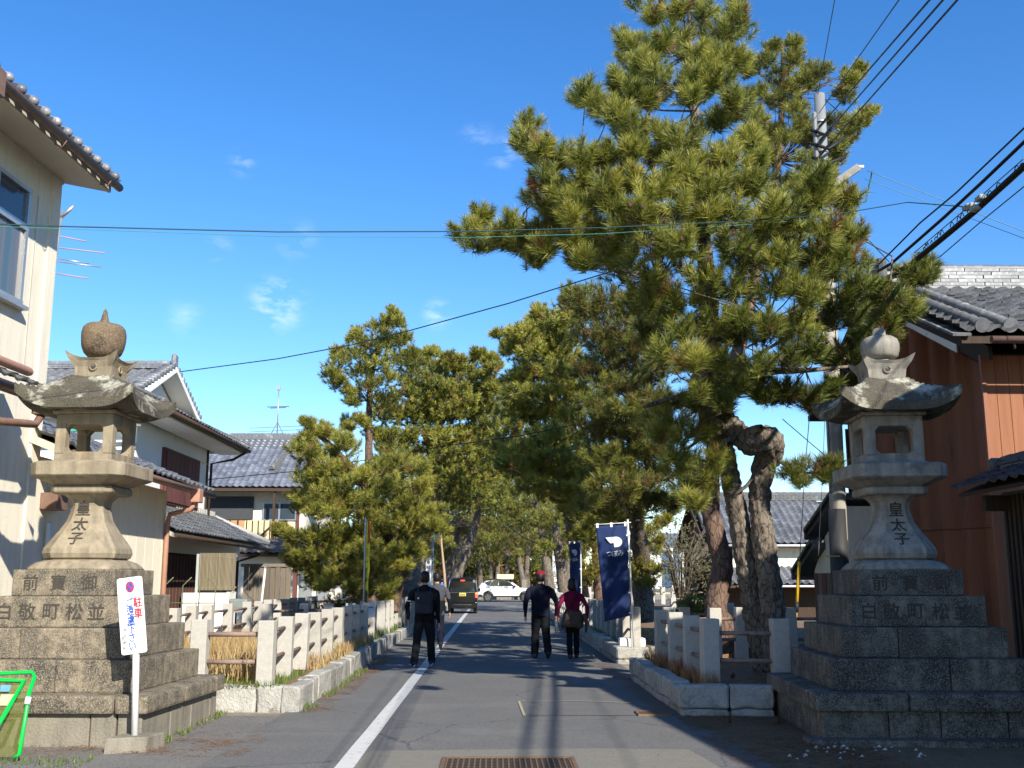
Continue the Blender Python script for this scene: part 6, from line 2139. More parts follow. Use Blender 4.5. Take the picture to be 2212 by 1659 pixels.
m = MB()
m.loft([sect(0, .28, 1.0, 1.60, .66, .58), sect(.04, .26, 1.02, 1.72, .72, .63), sect(.25, .24, 1.02, 1.77, .735, .655), sect(2.2, .24, 1.0, 1.77, .735, .655), sect(2.75, .24, .98, 1.62, .735, .60), sect(3.1, .26, .96, 1.10, .72, .62), sect(3.38, .30, .85, .95, .66, .55)], smooth=False)
m.build('body', CARBLK, van, bevel=.02, seg=2, **K)
MB().prism([(-.60, -.012, 1.06), (.60, -.012, 1.06), (.545, .02, 1.60), (.44, .03, 1.66), (-.44, .03, 1.66), (-.545, .02, 1.60)], (0, .03, 0)).build('rear_window', CGLASS, van, bevel=.006, **K)
for sx in (-1, 1):
    MB().box(sx * .675 - .048, sx * .675 + .048, -.03, .05, .78, 1.03).build('tail_lamp', LAMPR, van, bevel=.012, **K)
    MB().box(sx * .675 - .045, sx * .675 + .045, -.035, -.028, .96, 1.025).build('indicator', LAMPO, van, **K)
    MB().box(sx * .55 - .1, sx * .55 + .1, -.05, -.02, .40, .44).build('reflector', LAMPD, van, **K)
    wheel(van, sx * .62, .45, .28, .16, 'x')
    wheel(van, sx * .62, 2.85, .28, .16, 'x')
MB().box(-.10, .10, -.0, .03, 1.60, 1.64).build('high_brake_lamp', LAMPR, van, **K)
pl = MB().box(-.165, .165, -.035, -.015, .86, 1.02).build('number_plate', mat('yellow_plate', (.62, .50, .12), rough=.5), van, **K)
MB().box(-.12, .12, -.038, -.036, .885, .95).build('plate_mark', mat('plate_ink', (.05, .05, .04), (.5, .4, .1), scale=30, contrast=.05), pl, **K)
MB().box(-.60, .60, -.03, .0, 1.025, 1.05).build('chrome_strip', CHROME, van, **K)
MB().box(-.70, .70, -.06, .25, .26, .56).build('bumper', CARBLK, van, bevel=.04, seg=2, **K)
MB().box(-.46, .46, -.075, -.05, .43, .45).build('bumper_trim', CHROME, van, **K)
for sx in (-1, 1):
    MB().box(sx * .78 - .06, sx * .78 + .06, 2.55, 2.68, 1.05, 1.22).build('mirror', CARBLK, van, bevel=.02, **K)
MB().box(-.10, .0, .1, .3, 1.15, 1.5).build('hanging_cloth', mat('pale_cloth', (.45, .47, .40)), van, **K)

# white SUV crossing
sv = RZ(1030, 1300)
SX = RY(1028, 1300, 77.5).x
suv = thing('white_suv', 'white suv with black roof and dark wheel arches on the crossing road', 'car', (SX, 77.5, GZ))
body = [(0.02, .55), (.05, .82), (.10, .98), (.35, 1.10), (1.0, 1.12), (2.9, 1.03), (3.5, 1.0), (4.1, .92), (4.35, .75), (4.40, .5)]
arch1 = [(3.52 + .40 * math.cos(a), .36 + .40 * math.sin(a)) for a in [math.pi * k / 8 for k in range(9)]]
arch2 = [(.86 + .40 * math.cos(a), .36 + .40 * math.sin(a)) for a in [math.pi * k / 8 for k in range(9)]]
poly = body + [(4.36, .30)] + arch1 + arch2 + [(.05, .36)]
m = MB()
m.prism([(x, 0, z) for x, z in poly], (0, 1.84, 0))
m.build('body', CARWHT, suv, bevel=.0, **K)
cl = [(.0, .56), (.42, .56), (.44, .44), (.50, .60), (.62, .74), (.86, .82), (1.10, .74), (1.22, .60), (1.28, .46), (3.10, .46), (3.16, .60), (3.28, .74), (3.52, .82), (3.76, .74), (3.88, .60), (3.94, .5), (4.39, .5), (4.36, .28)] + [(x, z) for x, z in arch1] + [(x, z) for x, z in arch2] + [(.04, .34)]
MB().prism([(x, -.015, z) for x, z in cl], (0, .03, 0)).build('wheel_arch_cladding', CLAD, suv, **K)
gh = [(.22, 1.10), (.52, 1.50), (.75, 1.60), (1.5, 1.645), (2.2, 1.60), (2.65, 1.42), (3.15, 1.05), (2.9, 1.0), (.4, 1.0)]
m = MB()
m.loft([[(x, .10, z if z < 1.2 else z - .03) for x, z in gh], [(x, .92, z) for x, z in gh], [(x, 1.74, z if z < 1.2 else z - .03) for x, z in gh]])
m.build('cabin', CARWHT, suv, bevel=.02, **K)
rf_ = [(.50, 1.50), (.75, 1.60), (1.5, 1.645), (2.2, 1.60), (2.65, 1.42), (2.55, 1.42), (2.15, 1.54), (1.5, 1.575), (.85, 1.54)]
MB().prism([(x, .06, z + .012) for x, z in rf_], (0, 1.72, 0)).build('roof', CARBLK, suv, **K)
for wp in ([(.98, 1.13), (1.22, 1.52), (1.60, 1.555), (1.60, 1.13)], [(1.65, 1.13), (1.65, 1.555), (2.15, 1.52), (2.42, 1.40), (2.80, 1.13)], [(.62, 1.36), (.88, 1.16), (.93, 1.16), (1.14, 1.49), (.86, 1.47)]):
    MB().prism([(x, .085, z) for x, z in wp], (0, .02, 0)).build('side_window', CGLASS, suv, **K)
MB().box(-.03, .32, -.012, .3, .86, 1.0).build('tail_lamp', LAMPD, suv, bevel=.02, **K)
MB().box(2.68, 2.86, -.14, .02, 1.06, 1.18).build('mirror', CARBLK, suv, bevel=.02, **K)
for x in (1.35, 2.35):
    MB().box(x, x + .2, -.02, 0, .90, .925).build('door_handle', CHROME, suv, **K)
for x in (1.62, 2.75):
    MB().box(x, x + .012, -.006, .0, .48, 1.08).build('door_gap', CLAD, suv, **K)
for x in (.86, 3.52):
    wheel(suv, x, .12, .345, .22, 'y', spokes=5)
    wheel(suv, x, 1.72, .345, .22, 'y')
# white car half hidden behind the left trunk
wv = RY(878, 1290, 62)
t = thing('white_parked_van', 'white van partly hidden behind the left pine trunk', 'van', (wv.x - .2, 62, GZ))
m = MB()
m.loft([sect(0, .28, 1.05, 1.75, .74, .62), sect(.2, .26, 1.05, 1.9, .78, .68), sect(2.6, .26, 1.05, 1.9, .78, .68), sect(3.4, .28, .95, 1.1, .74, .6)])
m.build('body', CARWHT, t, bevel=.03, **K)
MB().box(-.6, .6, -.02, .01, 1.1, 1.6).build('rear_window', CGLASS, t, **K)
for sx in (-1, 1):
    wheel(t, sx * .65, .5, .3, .16, 'x')
# motorbike and rider glimpsed right
mx = RY(1218, 1290, 56)
t = thing('motorbike', 'motorbike with white and blue fairing standing behind the couple', 'motorbike', (mx.x, 56, GZ))
for y in (-.6, .7):
    MB().tube([(-.05, y, .3), (.05, y, .3)], .3, n=20).build('wheel', TYRE, t, **K)
MB().tube([(0, -.5, .75), (0, 0, .8), (0, .5, .85)], [.14, .2, .16], n=10, round_=True).build('tank', mat('blue_fairing', (.08, .12, .35), (.75, .75, .75), scale=6, contrast=.03), t, **K)
MB().box(-.3, .3, -.5, .3, .9, 1.1).build('fairing', WHITEP, t, bevel=.06, seg=2, **K)
MB().tube([(-.4, .5, 1.1), (.4, .5, 1.1)], .02, n=6).build('handlebar', CLAD, t, **K)
p_ = RY(1216, 1290, 57.2)
t, hc, s = person('person', 'rider in white helmet beside the motorbike, right distance', p_.x + .0, 57.2, 1.70, dict(lf=(-.1, -.1, 0, 0), rf=(.1, .12, 0, 0), lh=(-.25, .15, .95), rh=(.25, .15, .95)), BLACKCL, TROUS, voxel=.03)
tmp = MB()
tmp.lathe([(.07, -.10), (.125, -.06), (.14, .02), (.125, .10), (.07, .15), (.001, .165)], 18)
MB().add([hc + Vector((x, y * 1.1, z)) * s for x, y, z in tmp.v], tmp.f, 0, True).build('helmet', WHITEP, t, world=False)

# ------------------------------------------------------------ banners
NAVYB = mat('navy_banner_cloth', (.007, .021, .085), (.010, .027, .105), rough=.75, scale=3, bump=.2, bscale=60)
BWHITE = mat('banner_print', (.62, .65, .68), rough=.8)
POLEW = mat('banner_pole', (.70, .71, .70), rough=.4)


def cloth(name, t, corners, mt, nu=14, nv=36, amp=.02, seed=0, th=.003):
    """wavy sheet of cloth; corners tl, tr, br, bl"""
    tl, tr, br, bl = [Vector(c) for c in corners]
    nrm = (tr - tl).cross(bl - tl).normalized()
    vs, fs = [], []
    for k in (0, 1):
        for j in range(nv + 1):
            for i in range(nu + 1):
                u, v = i / nu, j / nv
                p = tl.lerp(tr, u).lerp(bl.lerp(br, u), v)
                a = amp * (math.sin(u * 9 + v * 5 + seed) * .5 + noise.noise(Vector((u * 2.3, v * 5, seed))) * 1.6) * min(1, v * 5)
                vs.append(p + nrm * (a + k * th))
        o = k * (nu + 1) * (nv + 1)
        for j in range(nv):
            for i in range(nu):
                a = o + j * (nu + 1) + i
                f = (a, a + 1, a + nu + 2, a + nu + 1)
                fs.append(f if k else f[::-1])
    M1 = (nu + 1) * (nv + 1)
    bd = list(range(nu)) + [j * (nu + 1) + nu for j in range(nv)] + [nv * (nu + 1) + nu - i for i in range(nu)] + [(nv - j) * (nu + 1) for j in range(nv)]
    for k in range(len(bd)):
        a, b = bd[k], bd[(k + 1) % len(bd)]
        fs.append((a, b, b + M1, a + M1))
    m = MB()
    m.add(vs, fs, 0, True)
    return m.build(name, mt, t, recalc=True)


def banner(label, c, posx, base, logo=True, seed=0):
    t = thing('banner', label, 'banner', (posx[0], posx[1], base), 'navy banners on the right fence')
    top = Vector(posx[2])
    MB().tube([(posx[0], posx[1], base), top], .016, n=8).build('pole', POLEW, t)
    tl, tr, br, bl = [Vector(q) for q in c]
    MB().tube([tl + Vector((-.03, 0, .03)), tr + Vector((.08, 0, .04))], .009, n=6).build('top_rod', POLEW, t)
    cloth('cloth', t, c, NAVYB, amp=.022, seed=seed)
    for k in (.05, .5, .95):
        p = tl.lerp(tr, k)
        MB().box(p.x - .022, p.x + .022, p.y - .012, p.y + .012, p.z - .03, p.z + .055).build('tab', WHITEP, t)
    for k in (.12, .45, .75, .97):
        p = tr.lerp(br, k)
        MB().box(p.x - .02, p.x + .045, p.y - .012, p.y + .012, p.z - .015, p.z + .015).build('tab', WHITEP, t)
    rt, dn = (tr - tl).normalized(), (bl - tl).normalized()
    n_ = rt.cross(-dn).normalized()
    w = (tr - tl).length

    def L(u, v):
        return tl.lerp(tr, u) + dn * v + n_ * .034
    # the shop's mark: a rounded half shape with a slanted tail
    pl_ = [(.27, .225), (.60, .215)]
    cx_, cy_, rr_ = .60, .315, .098
    arc = [(cx_ + math.sin(a) * rr_ / w * 1.15, cy_ - math.cos(a) * rr_) for a in [math.pi * k / 12 for k in range(13)]]
    pl_ = [(.27, .222)] + arc + [(.52, .413), (.52, .335), (.40, .335), (.355, .30)]
    MB().prism([L(u, v) for u, v in pl_], n_ * -.004).build('mark', BWHITE, t)
    for k, chx in enumerate('つぼみ'):
        put_text(chx, 'lettering', BWHITE, t, L(.35 + k * .18, .53), rt, -dn, .125, extrude=.01, bold=.010)
    return t


_bl = [RY(1287, 1137, 20.15), RY(1354, 1133, 20.15), RY(1361, 1330, 20.15), RY(1306, 1343, 20.15)]
banner('near navy banner with white mark and hiragana lettering beside the walking couple', _bl, (2.60, 20.15, RY(1356, 1122, 20.15)), .36, seed=0)
MB().box(2.35, 2.85, 20.32, 20.6, .36, .55).build('water_base', WHITEP, bpy.data.objects['banner'], bevel=.05, seg=2)
a = RY(1253, 1172, 33)
_b2 = [(a.x - .30, 33.55, a.z), (a.x, 33.0, a.z + .02), (a.x, 33.0, .95), (a.x - .26, 33.5, .9)]
banner('second navy banner further up the right fence, seen almost edge on', _b2, (a.x + .02, 33, Vector((a.x + .02, 33, a.z + .12))), .36, seed=2)

YB = mat('yellow_banner_cloth', (.62, .60, .03), (.55, .52, .03), rough=.75)
RB = mat('red_print', (.55, .03, .02), rough=.75)
t = thing('yellow_banner', 'narrow yellow banner with red and black lettering on a pale pole behind the left fence', 'banner', (-2.68, 21.9, .33))
a = RY(790, 1120, 21.9)
MB().tube([(a.x, 21.9, .33), (a.x, 21.9, a.z)], .016, n=8).build('pole', mat('pale_blue_pole', (.50, .60, .64), rough=.4), t)
tl_, tr_ = Vector((a.x + .02, 21.9, a.z - .06)), Vector((a.x + .14, 21.5, a.z - .08))
cloth('cloth', t, [tl_, tr_, tr_ - Vector((0, 0, 1.62)), tl_ - Vector((0, 0, 1.62))], YB, amp=.01, seed=4)
rt_ = (tr_ - tl_).normalized()
nn_ = rt_.cross(Vector((0, 0, 1)))
MB().prism([tl_.lerp(tr_, .55) + nn_ * .016, tl_.lerp(tr_, .98) + nn_ * .016, tl_.lerp(tr_, .98) + nn_ * .016 - Vector((0, 0, .42)), tl_.lerp(tr_, .6) + nn_ * .016 - Vector((0, 0, .46))], nn_ * -.004).build('red_panel', RB, t)
for k, (c, mm) in enumerate([('ろ', RB), ('一', RB), ('だ', CARVE), ('ぞ', CARVE)]):
    put_text(c, 'lettering', mm, t, tl_.lerp(tr_, .5) + Vector((0, 0, -.62 - .19 * k)) + nn_ * .02, rt_, (0, 0, 1), .19, extrude=.005, bold=.02)
MB().prism([tl_.lerp(tr_, .1) + nn_ * .014 - Vector((0, 0, 1.62)), tl_.lerp(tr_, .95) + nn_ * .014 - Vector((0, 0, 1.62)), tl_.lerp(tr_, .95) + nn_ * .014 - Vector((0, 0, 1.45)), tl_.lerp(tr_, .5) + nn_ * .014 - Vector((0, 0, 1.36)), tl_.lerp(tr_, .1) + nn_ * .014 - Vector((0, 0, 1.45))], nn_ * -.004).build('dark_emblem', CARVE, t)
MB().box(a.x + .0, a.x + .26, 21.74, 21.76, a.z - 1.98, a.z - 1.69).build('white_tag', WHITEP, t)
for k in range(5):
    MB().box(a.x + .05 + k * .035, a.x + .075 + k * .035, 21.733, 21.738, a.z - 1.80, a.z - 1.77).build('tag_print', mat('violet_print', (.12, .08, .45)), t)

# ------------------------------------------------------------ no-parking sign
t = thing('no_parking_sign', 'leaning white no-parking sign in a concrete block before the left lantern', 'sign', (-3.22, 9.95, 0))
m = MB()
bx0, bx1 = -3.42, -3.08
m.loft([[(-3.44, 9.75, 0), (-3.10, 9.86, 0), (-3.02, 10.22, 0), (-3.40, 10.12, 0)], [(-3.42, 9.78, .235), (-3.09, 9.89, .235), (-3.03, 10.19, .235), (-3.38, 10.08, .235)]])
m.build('concrete_block', CONC, t, bevel=.012, seg=2)
WP = mat('white_sign_paint', (.82, .82, .82), (.78, .78, .78), rough=.35, spec=.5, scale=3)
pb, pt = Vector((-3.235, 9.98, .23)), Vector((-3.30, 9.98, 1.58))
MB().tube([pb, pt], .031, n=16).build('post', WP, t)
P00, P10, P11, P01 = RY(263, 1416, 9.93), RY(318, 1408, 9.96), RY(312, 1246, 9.96), RY(252, 1251, 9.93)
u_ = (P10 - P00).normalized()
w_ = (P10 - P00).length
hgt = (P01 - P00).length
v_ = (P01 - P00).normalized()
n_ = u_.cross(v_).normalized()
rad = .02


def SP(u, v, d=0):
    return P00 + u_ * (u * w_) + v_ * (v * hgt) + n_ * d


outl = []
for cxx, cyy, a0 in ((1 - rad / w_, rad / hgt, -90), (1 - rad / w_, 1 - rad / hgt, 0), (rad / w_, 1 - rad / hgt, 90), (rad / w_, rad / hgt, 180)):
    for k in range(4):
        a = R(a0 + 30 * k)
        outl.append(SP(cxx + math.cos(a) * rad / w_, cyy + math.sin(a) * rad / hgt))
MB().prism(outl, n_ * -.018).build('plate', WP, t)
SB, SR = mat('sign_blue', (.025, .09, .42), rough=.4), mat('sign_red', (.70, .02, .035), rough=.4)


def disc(cu, cv, r, mt, d, name, sq=1.0):
    c = SP(cu, cv, d)
    MB().prism([c + u_ * math.cos(a) * r * sq + v_ * math.sin(a) * r for a in [2 * math.pi * k / 28 for k in range(28)]], n_ * -.002).build(name, mt, t)


disc(.50, .875, .052, SR, .003, 'red_ring', .72)
disc(.50, .875, .038, SB, .005, 'blue_disc', .72)
c = SP(.50, .875, .007)
dg_ = (u_ * -.6 + v_ * .8).normalized()
dp_ = dg_.cross(n_)
MB().prism([c + dg_ * .043 + dp_ * .006, c + dg_ * .043 - dp_ * .006, c - dg_ * .043 - dp_ * .006, c - dg_ * .043 + dp_ * .006], n_ * -.002).build('red_slash', SR, t)
for c_, v in (('駐', .665), ('車', .52)):
    put_text(c_, 'red_lettering', SR, t, SP(.76, v, .003), u_, v_, .098, extrude=.01, bold=.022, sx=.80)
for c_, v in (('ご', .675), ('遠', .56), ('慮', .44), ('下', .325), ('さ', .215), ('い', .10)):
    put_text(c_, 'blue_lettering', SB, t, SP(.45, v, .003), u_, v_, .090, extrude=.01, bold=.016, sx=.80)
for k, c_ in enumerate('並松町'):
    put_text(c_, 'small_lettering', CARVE, t, SP(.20, .33 - .085 * k, .003), u_, v_, .028, extrude=.01, bold=.01)
for k, c_ in enumerate('自治会'):
    put_text(c_, 'small_lettering', CARVE, t, SP(.10, .22 - .065 * k, .003), u_, v_, .028, extrude=.01, bold=.01)

# ------------------------------------------------------------ green net frame
GRN = mat('green_plastic', (.0, .50, .06), (.0, .44, .05), rough=.35, spec=.5)
t = thing('green_net_frame', 'bright green folding frame with olive mesh net leaning on the left lantern base', 'net frame', (-4.0, 9.6, 0))
ga = [RY(30, 1636, 9.35), RY(42, 1630, 9.35), RY(58, 1530, 9.45), RY(62, 1500, 9.5), RY(75, 1462, 9.7), RY(70, 1452, 9.72), RY(0, 1455, 9.72), RY(-160, 1462, 9.72)]
MB().tube(ga, .018, n=8).build('outer_frame', GRN, t)
gb = [RY(-40, 1625, 9.05), RY(12, 1540, 9.35), RY(52, 1472, 9.62), RY(-20, 1468, 9.62), RY(-160, 1475, 9.62)]
MB().tube(gb, .020, n=8).build('inner_frame', GRN, t)
NET = bpy.data.materials.new('olive_net')
NET.use_nodes = True
nb_ = NET.node_tree.nodes['Principled BSDF']
nb_.inputs['Base Color'].default_value = (.20, .22, .04, 1)
nb_.inputs['Roughness'].default_value = .8
ck = NET.node_tree.nodes.new('ShaderNodeTexChecker')
ck.inputs['Scale'].default_value = 260
tcn = NET.node_tree.nodes.new('ShaderNodeTexCoord')
NET.node_tree.links.new(tcn.outputs['Object'], ck.inputs['Vector'])
mrn = NET.node_tree.nodes.new('ShaderNodeMapRange')
mrn.inputs[3].default_value = .12
mrn.inputs[4].default_value = .34
NET.node_tree.links.new(ck.outputs['Fac'], mrn.inputs[0])
NET.node_tree.links.new(mrn.outputs[0], nb_.inputs['Alpha'])
MB().prism([RY(-160, 1640, 9.33), RY(38, 1634, 9.37), RY(58, 1530, 9.47), RY(72, 1462, 9.7), RY(-160, 1465, 9.7)], (0, .004, 0)).build('mesh_net', NET, t)
MB().prism([RY(-160, 1640, 9.12), RY(-40, 1625, 9.12), RY(12, 1540, 9.4), RY(48, 1478, 9.64), RY(-160, 1480, 9.64)], (0, .004, 0)).build('inner_net', NET, t)
MB().prism([RY(2, 1480, 9.56), RY(24, 1480, 9.56), RY(20, 1494, 9.54), RY(0, 1494, 9.54)], (0, .003, 0)).build('blue_label', mat('blue_label', (.12, .33, .50)), t)
MB().prism([RY(2, 1500, 9.48), RY(32, 1500, 9.48), RY(24, 1524, 9.44), RY(-4, 1524, 9.44)], (0, .003, 0)).build('paper_label', mat('paper_label', (.45, .47, .28)), t)
MB().tube([RY(62, 1506, 9.47), RY(58, 1522, 9.45)], .026, n=10).build('white_clip', WHITEP, t)

# ------------------------------------------------------------ poles, pillar, lamp, wires
POLEC = mat('concrete_pole', (.42, .38, .31), (.30, .27, .22), rough=.85, scale=4, bump=.2, bscale=60, c3=(.50, .46, .38), thr3=.6, scale3=3)
t = thing('utility_pole', 'tall concrete utility pole beside the red-brown house', 'utility pole', (5.62, 17.2, 0))
MB().tube([(5.56, 17.2, 0), (5.66, 17.2, 7.4)], [.15, .108], n=20).build('pole', POLEC, t)
MB().tube([(5.66, 17.2, 7.4), (5.68, 17.2, 10.0)], [.104, .092], n=20).build('pole_top', mat('pale_pole_sleeve', (.24, .25, .25), (.18, .185, .185), rough=.6, scale=3), t)
MB().tube([(5.565, 17.2, .3), (5.58, 17.2, 2.75)], [.157, .146], n=20).build('protective_sleeve', mat('dark_sleeve', (.035, .035, .037), rough=.6), t)
MB().box(5.49, 5.56, 17.02, 17.1, 7.5, 9.6).build('side_tube', mat('pale_pole_sleeve', (.24, .25, .25), (.18, .185, .185), rough=.6, scale=3), t, bevel=.02)
MB().tube([(5.45, 17.05, 3.0), (5.47, 17.05, 7.5)], .025, n=6).build('conduit', ALU, t)
for z in (9.2, 8.9, 9.45, 7.6):
    MB().tube([(5.66, 17.2, z), (5.66, 17.2, z + .04)], .115, n=16).build('band', ALU, t)
MB().obox((5.98, 17.1, 8.42), (.27, 0, .19), (0, .05, 0), (-.035, 0, .05)).build('cross_arm', mat('arm_wood', (.10, .08, .06), (.35, .34, .32), scale=3), t)
MB().tube([(6.22, 17.1, 8.62), (6.34, 17.1, 8.62)], .03, n=8).build('insulator', WHITEP, t)
for i, (x0, z0, x1, z1) in enumerate([(5.42, 9.25, 5.95, 9.5), (5.42, 9.0, 6.0, 9.1), (5.42, 8.75, 6.0, 8.75)]):
    MB().tube([(x0, 17.0, z0), ((x0 + x1) / 2, 16.95, z0 - .12), (x1, 17, z1)], .03, n=6).build('cable_loop', CLAD, t)
CABG = mat('green_cable', (.03, .12, .09), rough=.5)
MB().tube([(5.45, 17, 8.6), (5.42, 16.95, 8.15), (5.55, 16.95, 7.8), (5.85, 16.95, 7.72), (6.1, 17, 8.15)], .022, n=6).build('cable_loop', CABG, t)
MB().tube([(6.0, 17, 8.2), (6.1, 17, 7.9), (6.3, 17, 7.95), (6.45, 17, 8.5)], .014, n=6).build('cable_loop', CABG, t)
MB().box(5.3, 5.52, 17.0, 17.04, 1.98, 2.0).build('yellow_tie', mat('yellow_tie', (.6, .5, .05)), t)

WIREB = mat('black_cable', (.012, .012, .013), rough=.55)
WIREG = mat('teal_cable', (.012, .045, .055), rough=.5)


def wire(label, pts, r, mt, n=5, cat='cable', group=None, sag=0, parts=None):
    P = [Vector(p) for p in pts]
    Q = []
    for i in range(len(P) - 1):
        for k in range(8):
            tt = k / 8
            q = P[i].lerp(P[i + 1], tt)
            q.z -= sag * 4 * tt * (1 - tt)
            Q.append(q)
    Q.append(P[-1])
    o = MB().tube(Q, r, n=n).build('overhead_cable', mt)
    o['label'] = label
    o['category'] = cat
    if group:
        o['group'] = group
    return o


def along(pix, X, back=-14, far=None):
    """cable in the vertical plane x = X through pixels, continued towards and past the camera"""
    P = [RX(x, y, X) for x, y in pix]
    a, b = P[0], P[1]
    d = (a - b) / (a.y - b.y)
    s0 = a + d * (back - a.y) + Vector((0, 0, .25))
    P = [s0, a + d * (-(a.y) * .5) + Vector((0, 0, -.0))] + P
    if far:
        P.append(Vector(far))
    return P


G_ = 'overhead cables at the upper right'
tb = thing('cable_bundle', 'thickest black cable with lashing loops and clamps, lowest of the diagonals at upper right', 'cable', (5.55, 10, 6), G_)
MB().tube(along([(2212, 360), (2103, 459), (2020, 528), (1967, 571)], 5.55, far=(5.58, 26, 6.6)), .036, n=8).build('cable', WIREB, tb)
wire('second thick black cable just above the looped bundle at upper right', along([(2212, 307), (2119, 396), (2040, 469), (1927, 568)], 5.45, far=(5.5, 26, 6.9)), .022, WIREB, 6, group=G_)
wire('thin twisted cable above the two thick ones at upper right', along([(2212, 277), (2066, 416), (1987, 482), (1884, 585)], 5.3, far=(5.35, 24, 7.1)), .011, WIREG, group=G_)
wire('thin lone cable right of the thick bundle, ending at the house ridge', along([(2212, 403), (2120, 478), (2030, 555)], 6.3, far=(6.4, 22, 7.0)), .008, WIREG, group=G_)
# loops lashed to the thick cable
bp_ = [RX(x, y, 5.55) for x, y in [(2212, 355), (2103, 449), (2020, 518), (1975, 556)]]
for i in range(34):
    tt = i / 34 * 3
    a = bp_[int(tt)].lerp(bp_[min(int(tt) + 1, 3)], tt % 1)
    tt2 = (i + 1) / 34 * 3 - 1e-6
    b = bp_[min(int(tt2), 3)].lerp(bp_[min(int(tt2) + 1, 3)], tt2 % 1)
    h_ = rnd.uniform(.02, .06)
    if rnd.random() < .5:
        MB().tube([a, a.lerp(b, .25) + Vector((.0, 0, h_ * .75)), a.lerp(b, .5) + Vector((0, 0, h_)), a.lerp(b, .8) + Vector((0, 0, h_ * .7)), b], .006, n=5).build('lashing_loop', WIREB, tb)
MB().tube([p + Vector((0, 0, .06)) for p in bp_], .006, n=5).build('messenger_wire', WIREG, tb)
for i, (x, y) in enumerate([(2098, 446), (2106, 450), (2118, 428), (2090, 448)]):
    p = RX(x, y, 5.5)
    MB().obox(p, (.04, 0, 0), (0, .07, 0), (0, 0, .028)).build('clamp', mat('grey_clamp', (.35, .38, .36)), tb, bevel=.01)
pt_ = Vector((5.68, 17.1, 9.3))
for i, (x, y, Ye, zz) in enumerate([(1803, 0, 12.5, 9.95), (1942, 0, 8.8, 9.6), (2008, 0, 8.2, 9.35), (2037, 0, 8.0, 9.1), (2068, 0, 7.8, 8.85)]):
    e = RY(x, y, Ye)
    s_ = Vector((5.62, 17.1, zz))
    d = (e - s_)
    wire(['near-vertical thin wire rising from the pole top', 'leftmost slanting wire from the pole top to the upper edge', 'second slanting wire from the pole top', 'third slanting wire, thick near the pole', 'rightmost slanting wire from the pole'][i], [s_, e, s_ + d * 2.6], .007 if i < 2 else .010, WIREG if i < 2 else WIREB, group='wires from the pole top')
    if i > 1:
        wire(['', '', 'upper thick lead-in sleeve at the pole', 'middle thick lead-in sleeve at the pole', 'lower thick lead-in sleeve at the pole'][i], [s_, s_ + d * .16], .024, WIREB, 8, group='thick sleeves where wires meet the pole')
# drop wires from the pole arm to the right
e = RY(2212, 500, 14)
wire('pale thin wire sloping right from the cross arm', [Vector((6.4, 17.1, 8.55)), e, e + (e - Vector((6.4, 17.1, 8.55)))], .006, mat('pale_wire', (.25, .38, .42)))
e = RY(2212, 515, 14)
wire('second pale wire just under the first from the cross arm', [Vector((6.35, 17.1, 8.4)), e, e + (e - Vector((6.4, 17.1, 8.55)))], .005, mat('pale_wire', (.25, .38, .42)))
# long cross wires to the left house
c1 = [RY(-40, 483, 8.6), RY(129, 489, 8.9), RY(600, 501, 9.6), RY(1010, 500, 10.3), RY(1300, 492, 10.8), RY(1600, 478, 11.4), RY(1812, 462, 11.9), RY(1960, 437, 12.3), RX(2090, 447, 5.5)]
wire('twisted teal cable crossing the whole sky in front of the big pine', c1, .0065, WIREG)
c1 = [RY(-40, 488, 8.7), RY(600, 511, 9.8), RY(1010, 513, 10.5), RY(1300, 505, 11.0), RY(1600, 486, 11.5), RY(1812, 470, 12.0), Vector((5.6, 17.05, RY(1812, 470, 17.0).z))]
wire('thin pale green wire just under the crossing cable', c1, .003, mat('pale_green_wire', (.06, .24, .20)))
c1 = [RY(390, 803, 26), RY(600, 775, 24.5), RY(760, 745, 23.2), RY(885, 714, 22.3), RY(1100, 655, 20.3), RY(1315, 588, 18.8), RY(1560, 515, 17.8), RY(1812, 430, 17.1)]
wire('dark service cable rising from the white house roof to the pole', c1, .013, WIREG)
wire('black cable low across the left pines from the porch house', [RY(450, 1036, 32), RY(640, 1018, 30), RY(800, 992, 28), RY(950, 965, 26.5), RY(1120, 942, 25), RY(1290, 908, 23)], .012, WIREB)
wire('lower black cable crossing the pines at centre right', [RY(1060, 1030, 30), RY(1160, 985, 28), RY(1260, 925, 26)], .010, WIREB)
for i, y in enumerate((925, 933, 966)):
    wire(['upper far thin wire over the blue-grey roof', 'lower far thin wire over the blue-grey roof', 'thin far wire lowest beside the antenna roof'][i], [RY(540, y, 60), RY(720, y - 8, 60)], .012, WIREG)
wire('short wire from the pine down to the big roof ridge', [RY(1868, 510, 16.5), RY(1920, 565, 17.5)], .009, WIREG)
# guy wires under the pine, with yellow guard
t = thing('guy_wire', 'steel guy wire with a yellow plastic guard beside the twin trunks', 'guy wire', tuple(RY(1722, 1300, 18.5)))
MB().tube([RY(1752, 860, 18.5), RY(1740, 1000, 18.5), RY(1727, 1213, 18.5)], .008, n=5).build('wire', ALU, t)
MB().tube([RY(1727, 1213, 18.5), RY(1721, 1308, 18.5)], .028, n=10).build('guard', mat('yellow_guard', (.85, .48, .02), rough=.4), t)
MB().tube([RY(1721, 1300, 18.5), RY(1720, 1322, 18.5)], .04, n=10).build('black_collar', CLAD, t)
MB().tube([RY(1720, 1322, 18.5), RY(1717, 1395, 18.5)], .022, n=8).build('lower_guard', mat('faded_yellow', (.45, .28, .05)), t)
wire('thin guy wire right of the yellow one', [RY(1782, 900, 18), RY(1775, 1060, 18), RY(1768, 1200, 18)], .005, ALU)
wire('thin wire slanting down to the right under the pine', [RY(1690, 905, 16), RY(1760, 965, 16), RY(1810, 1005, 17)], .007, WIREB)
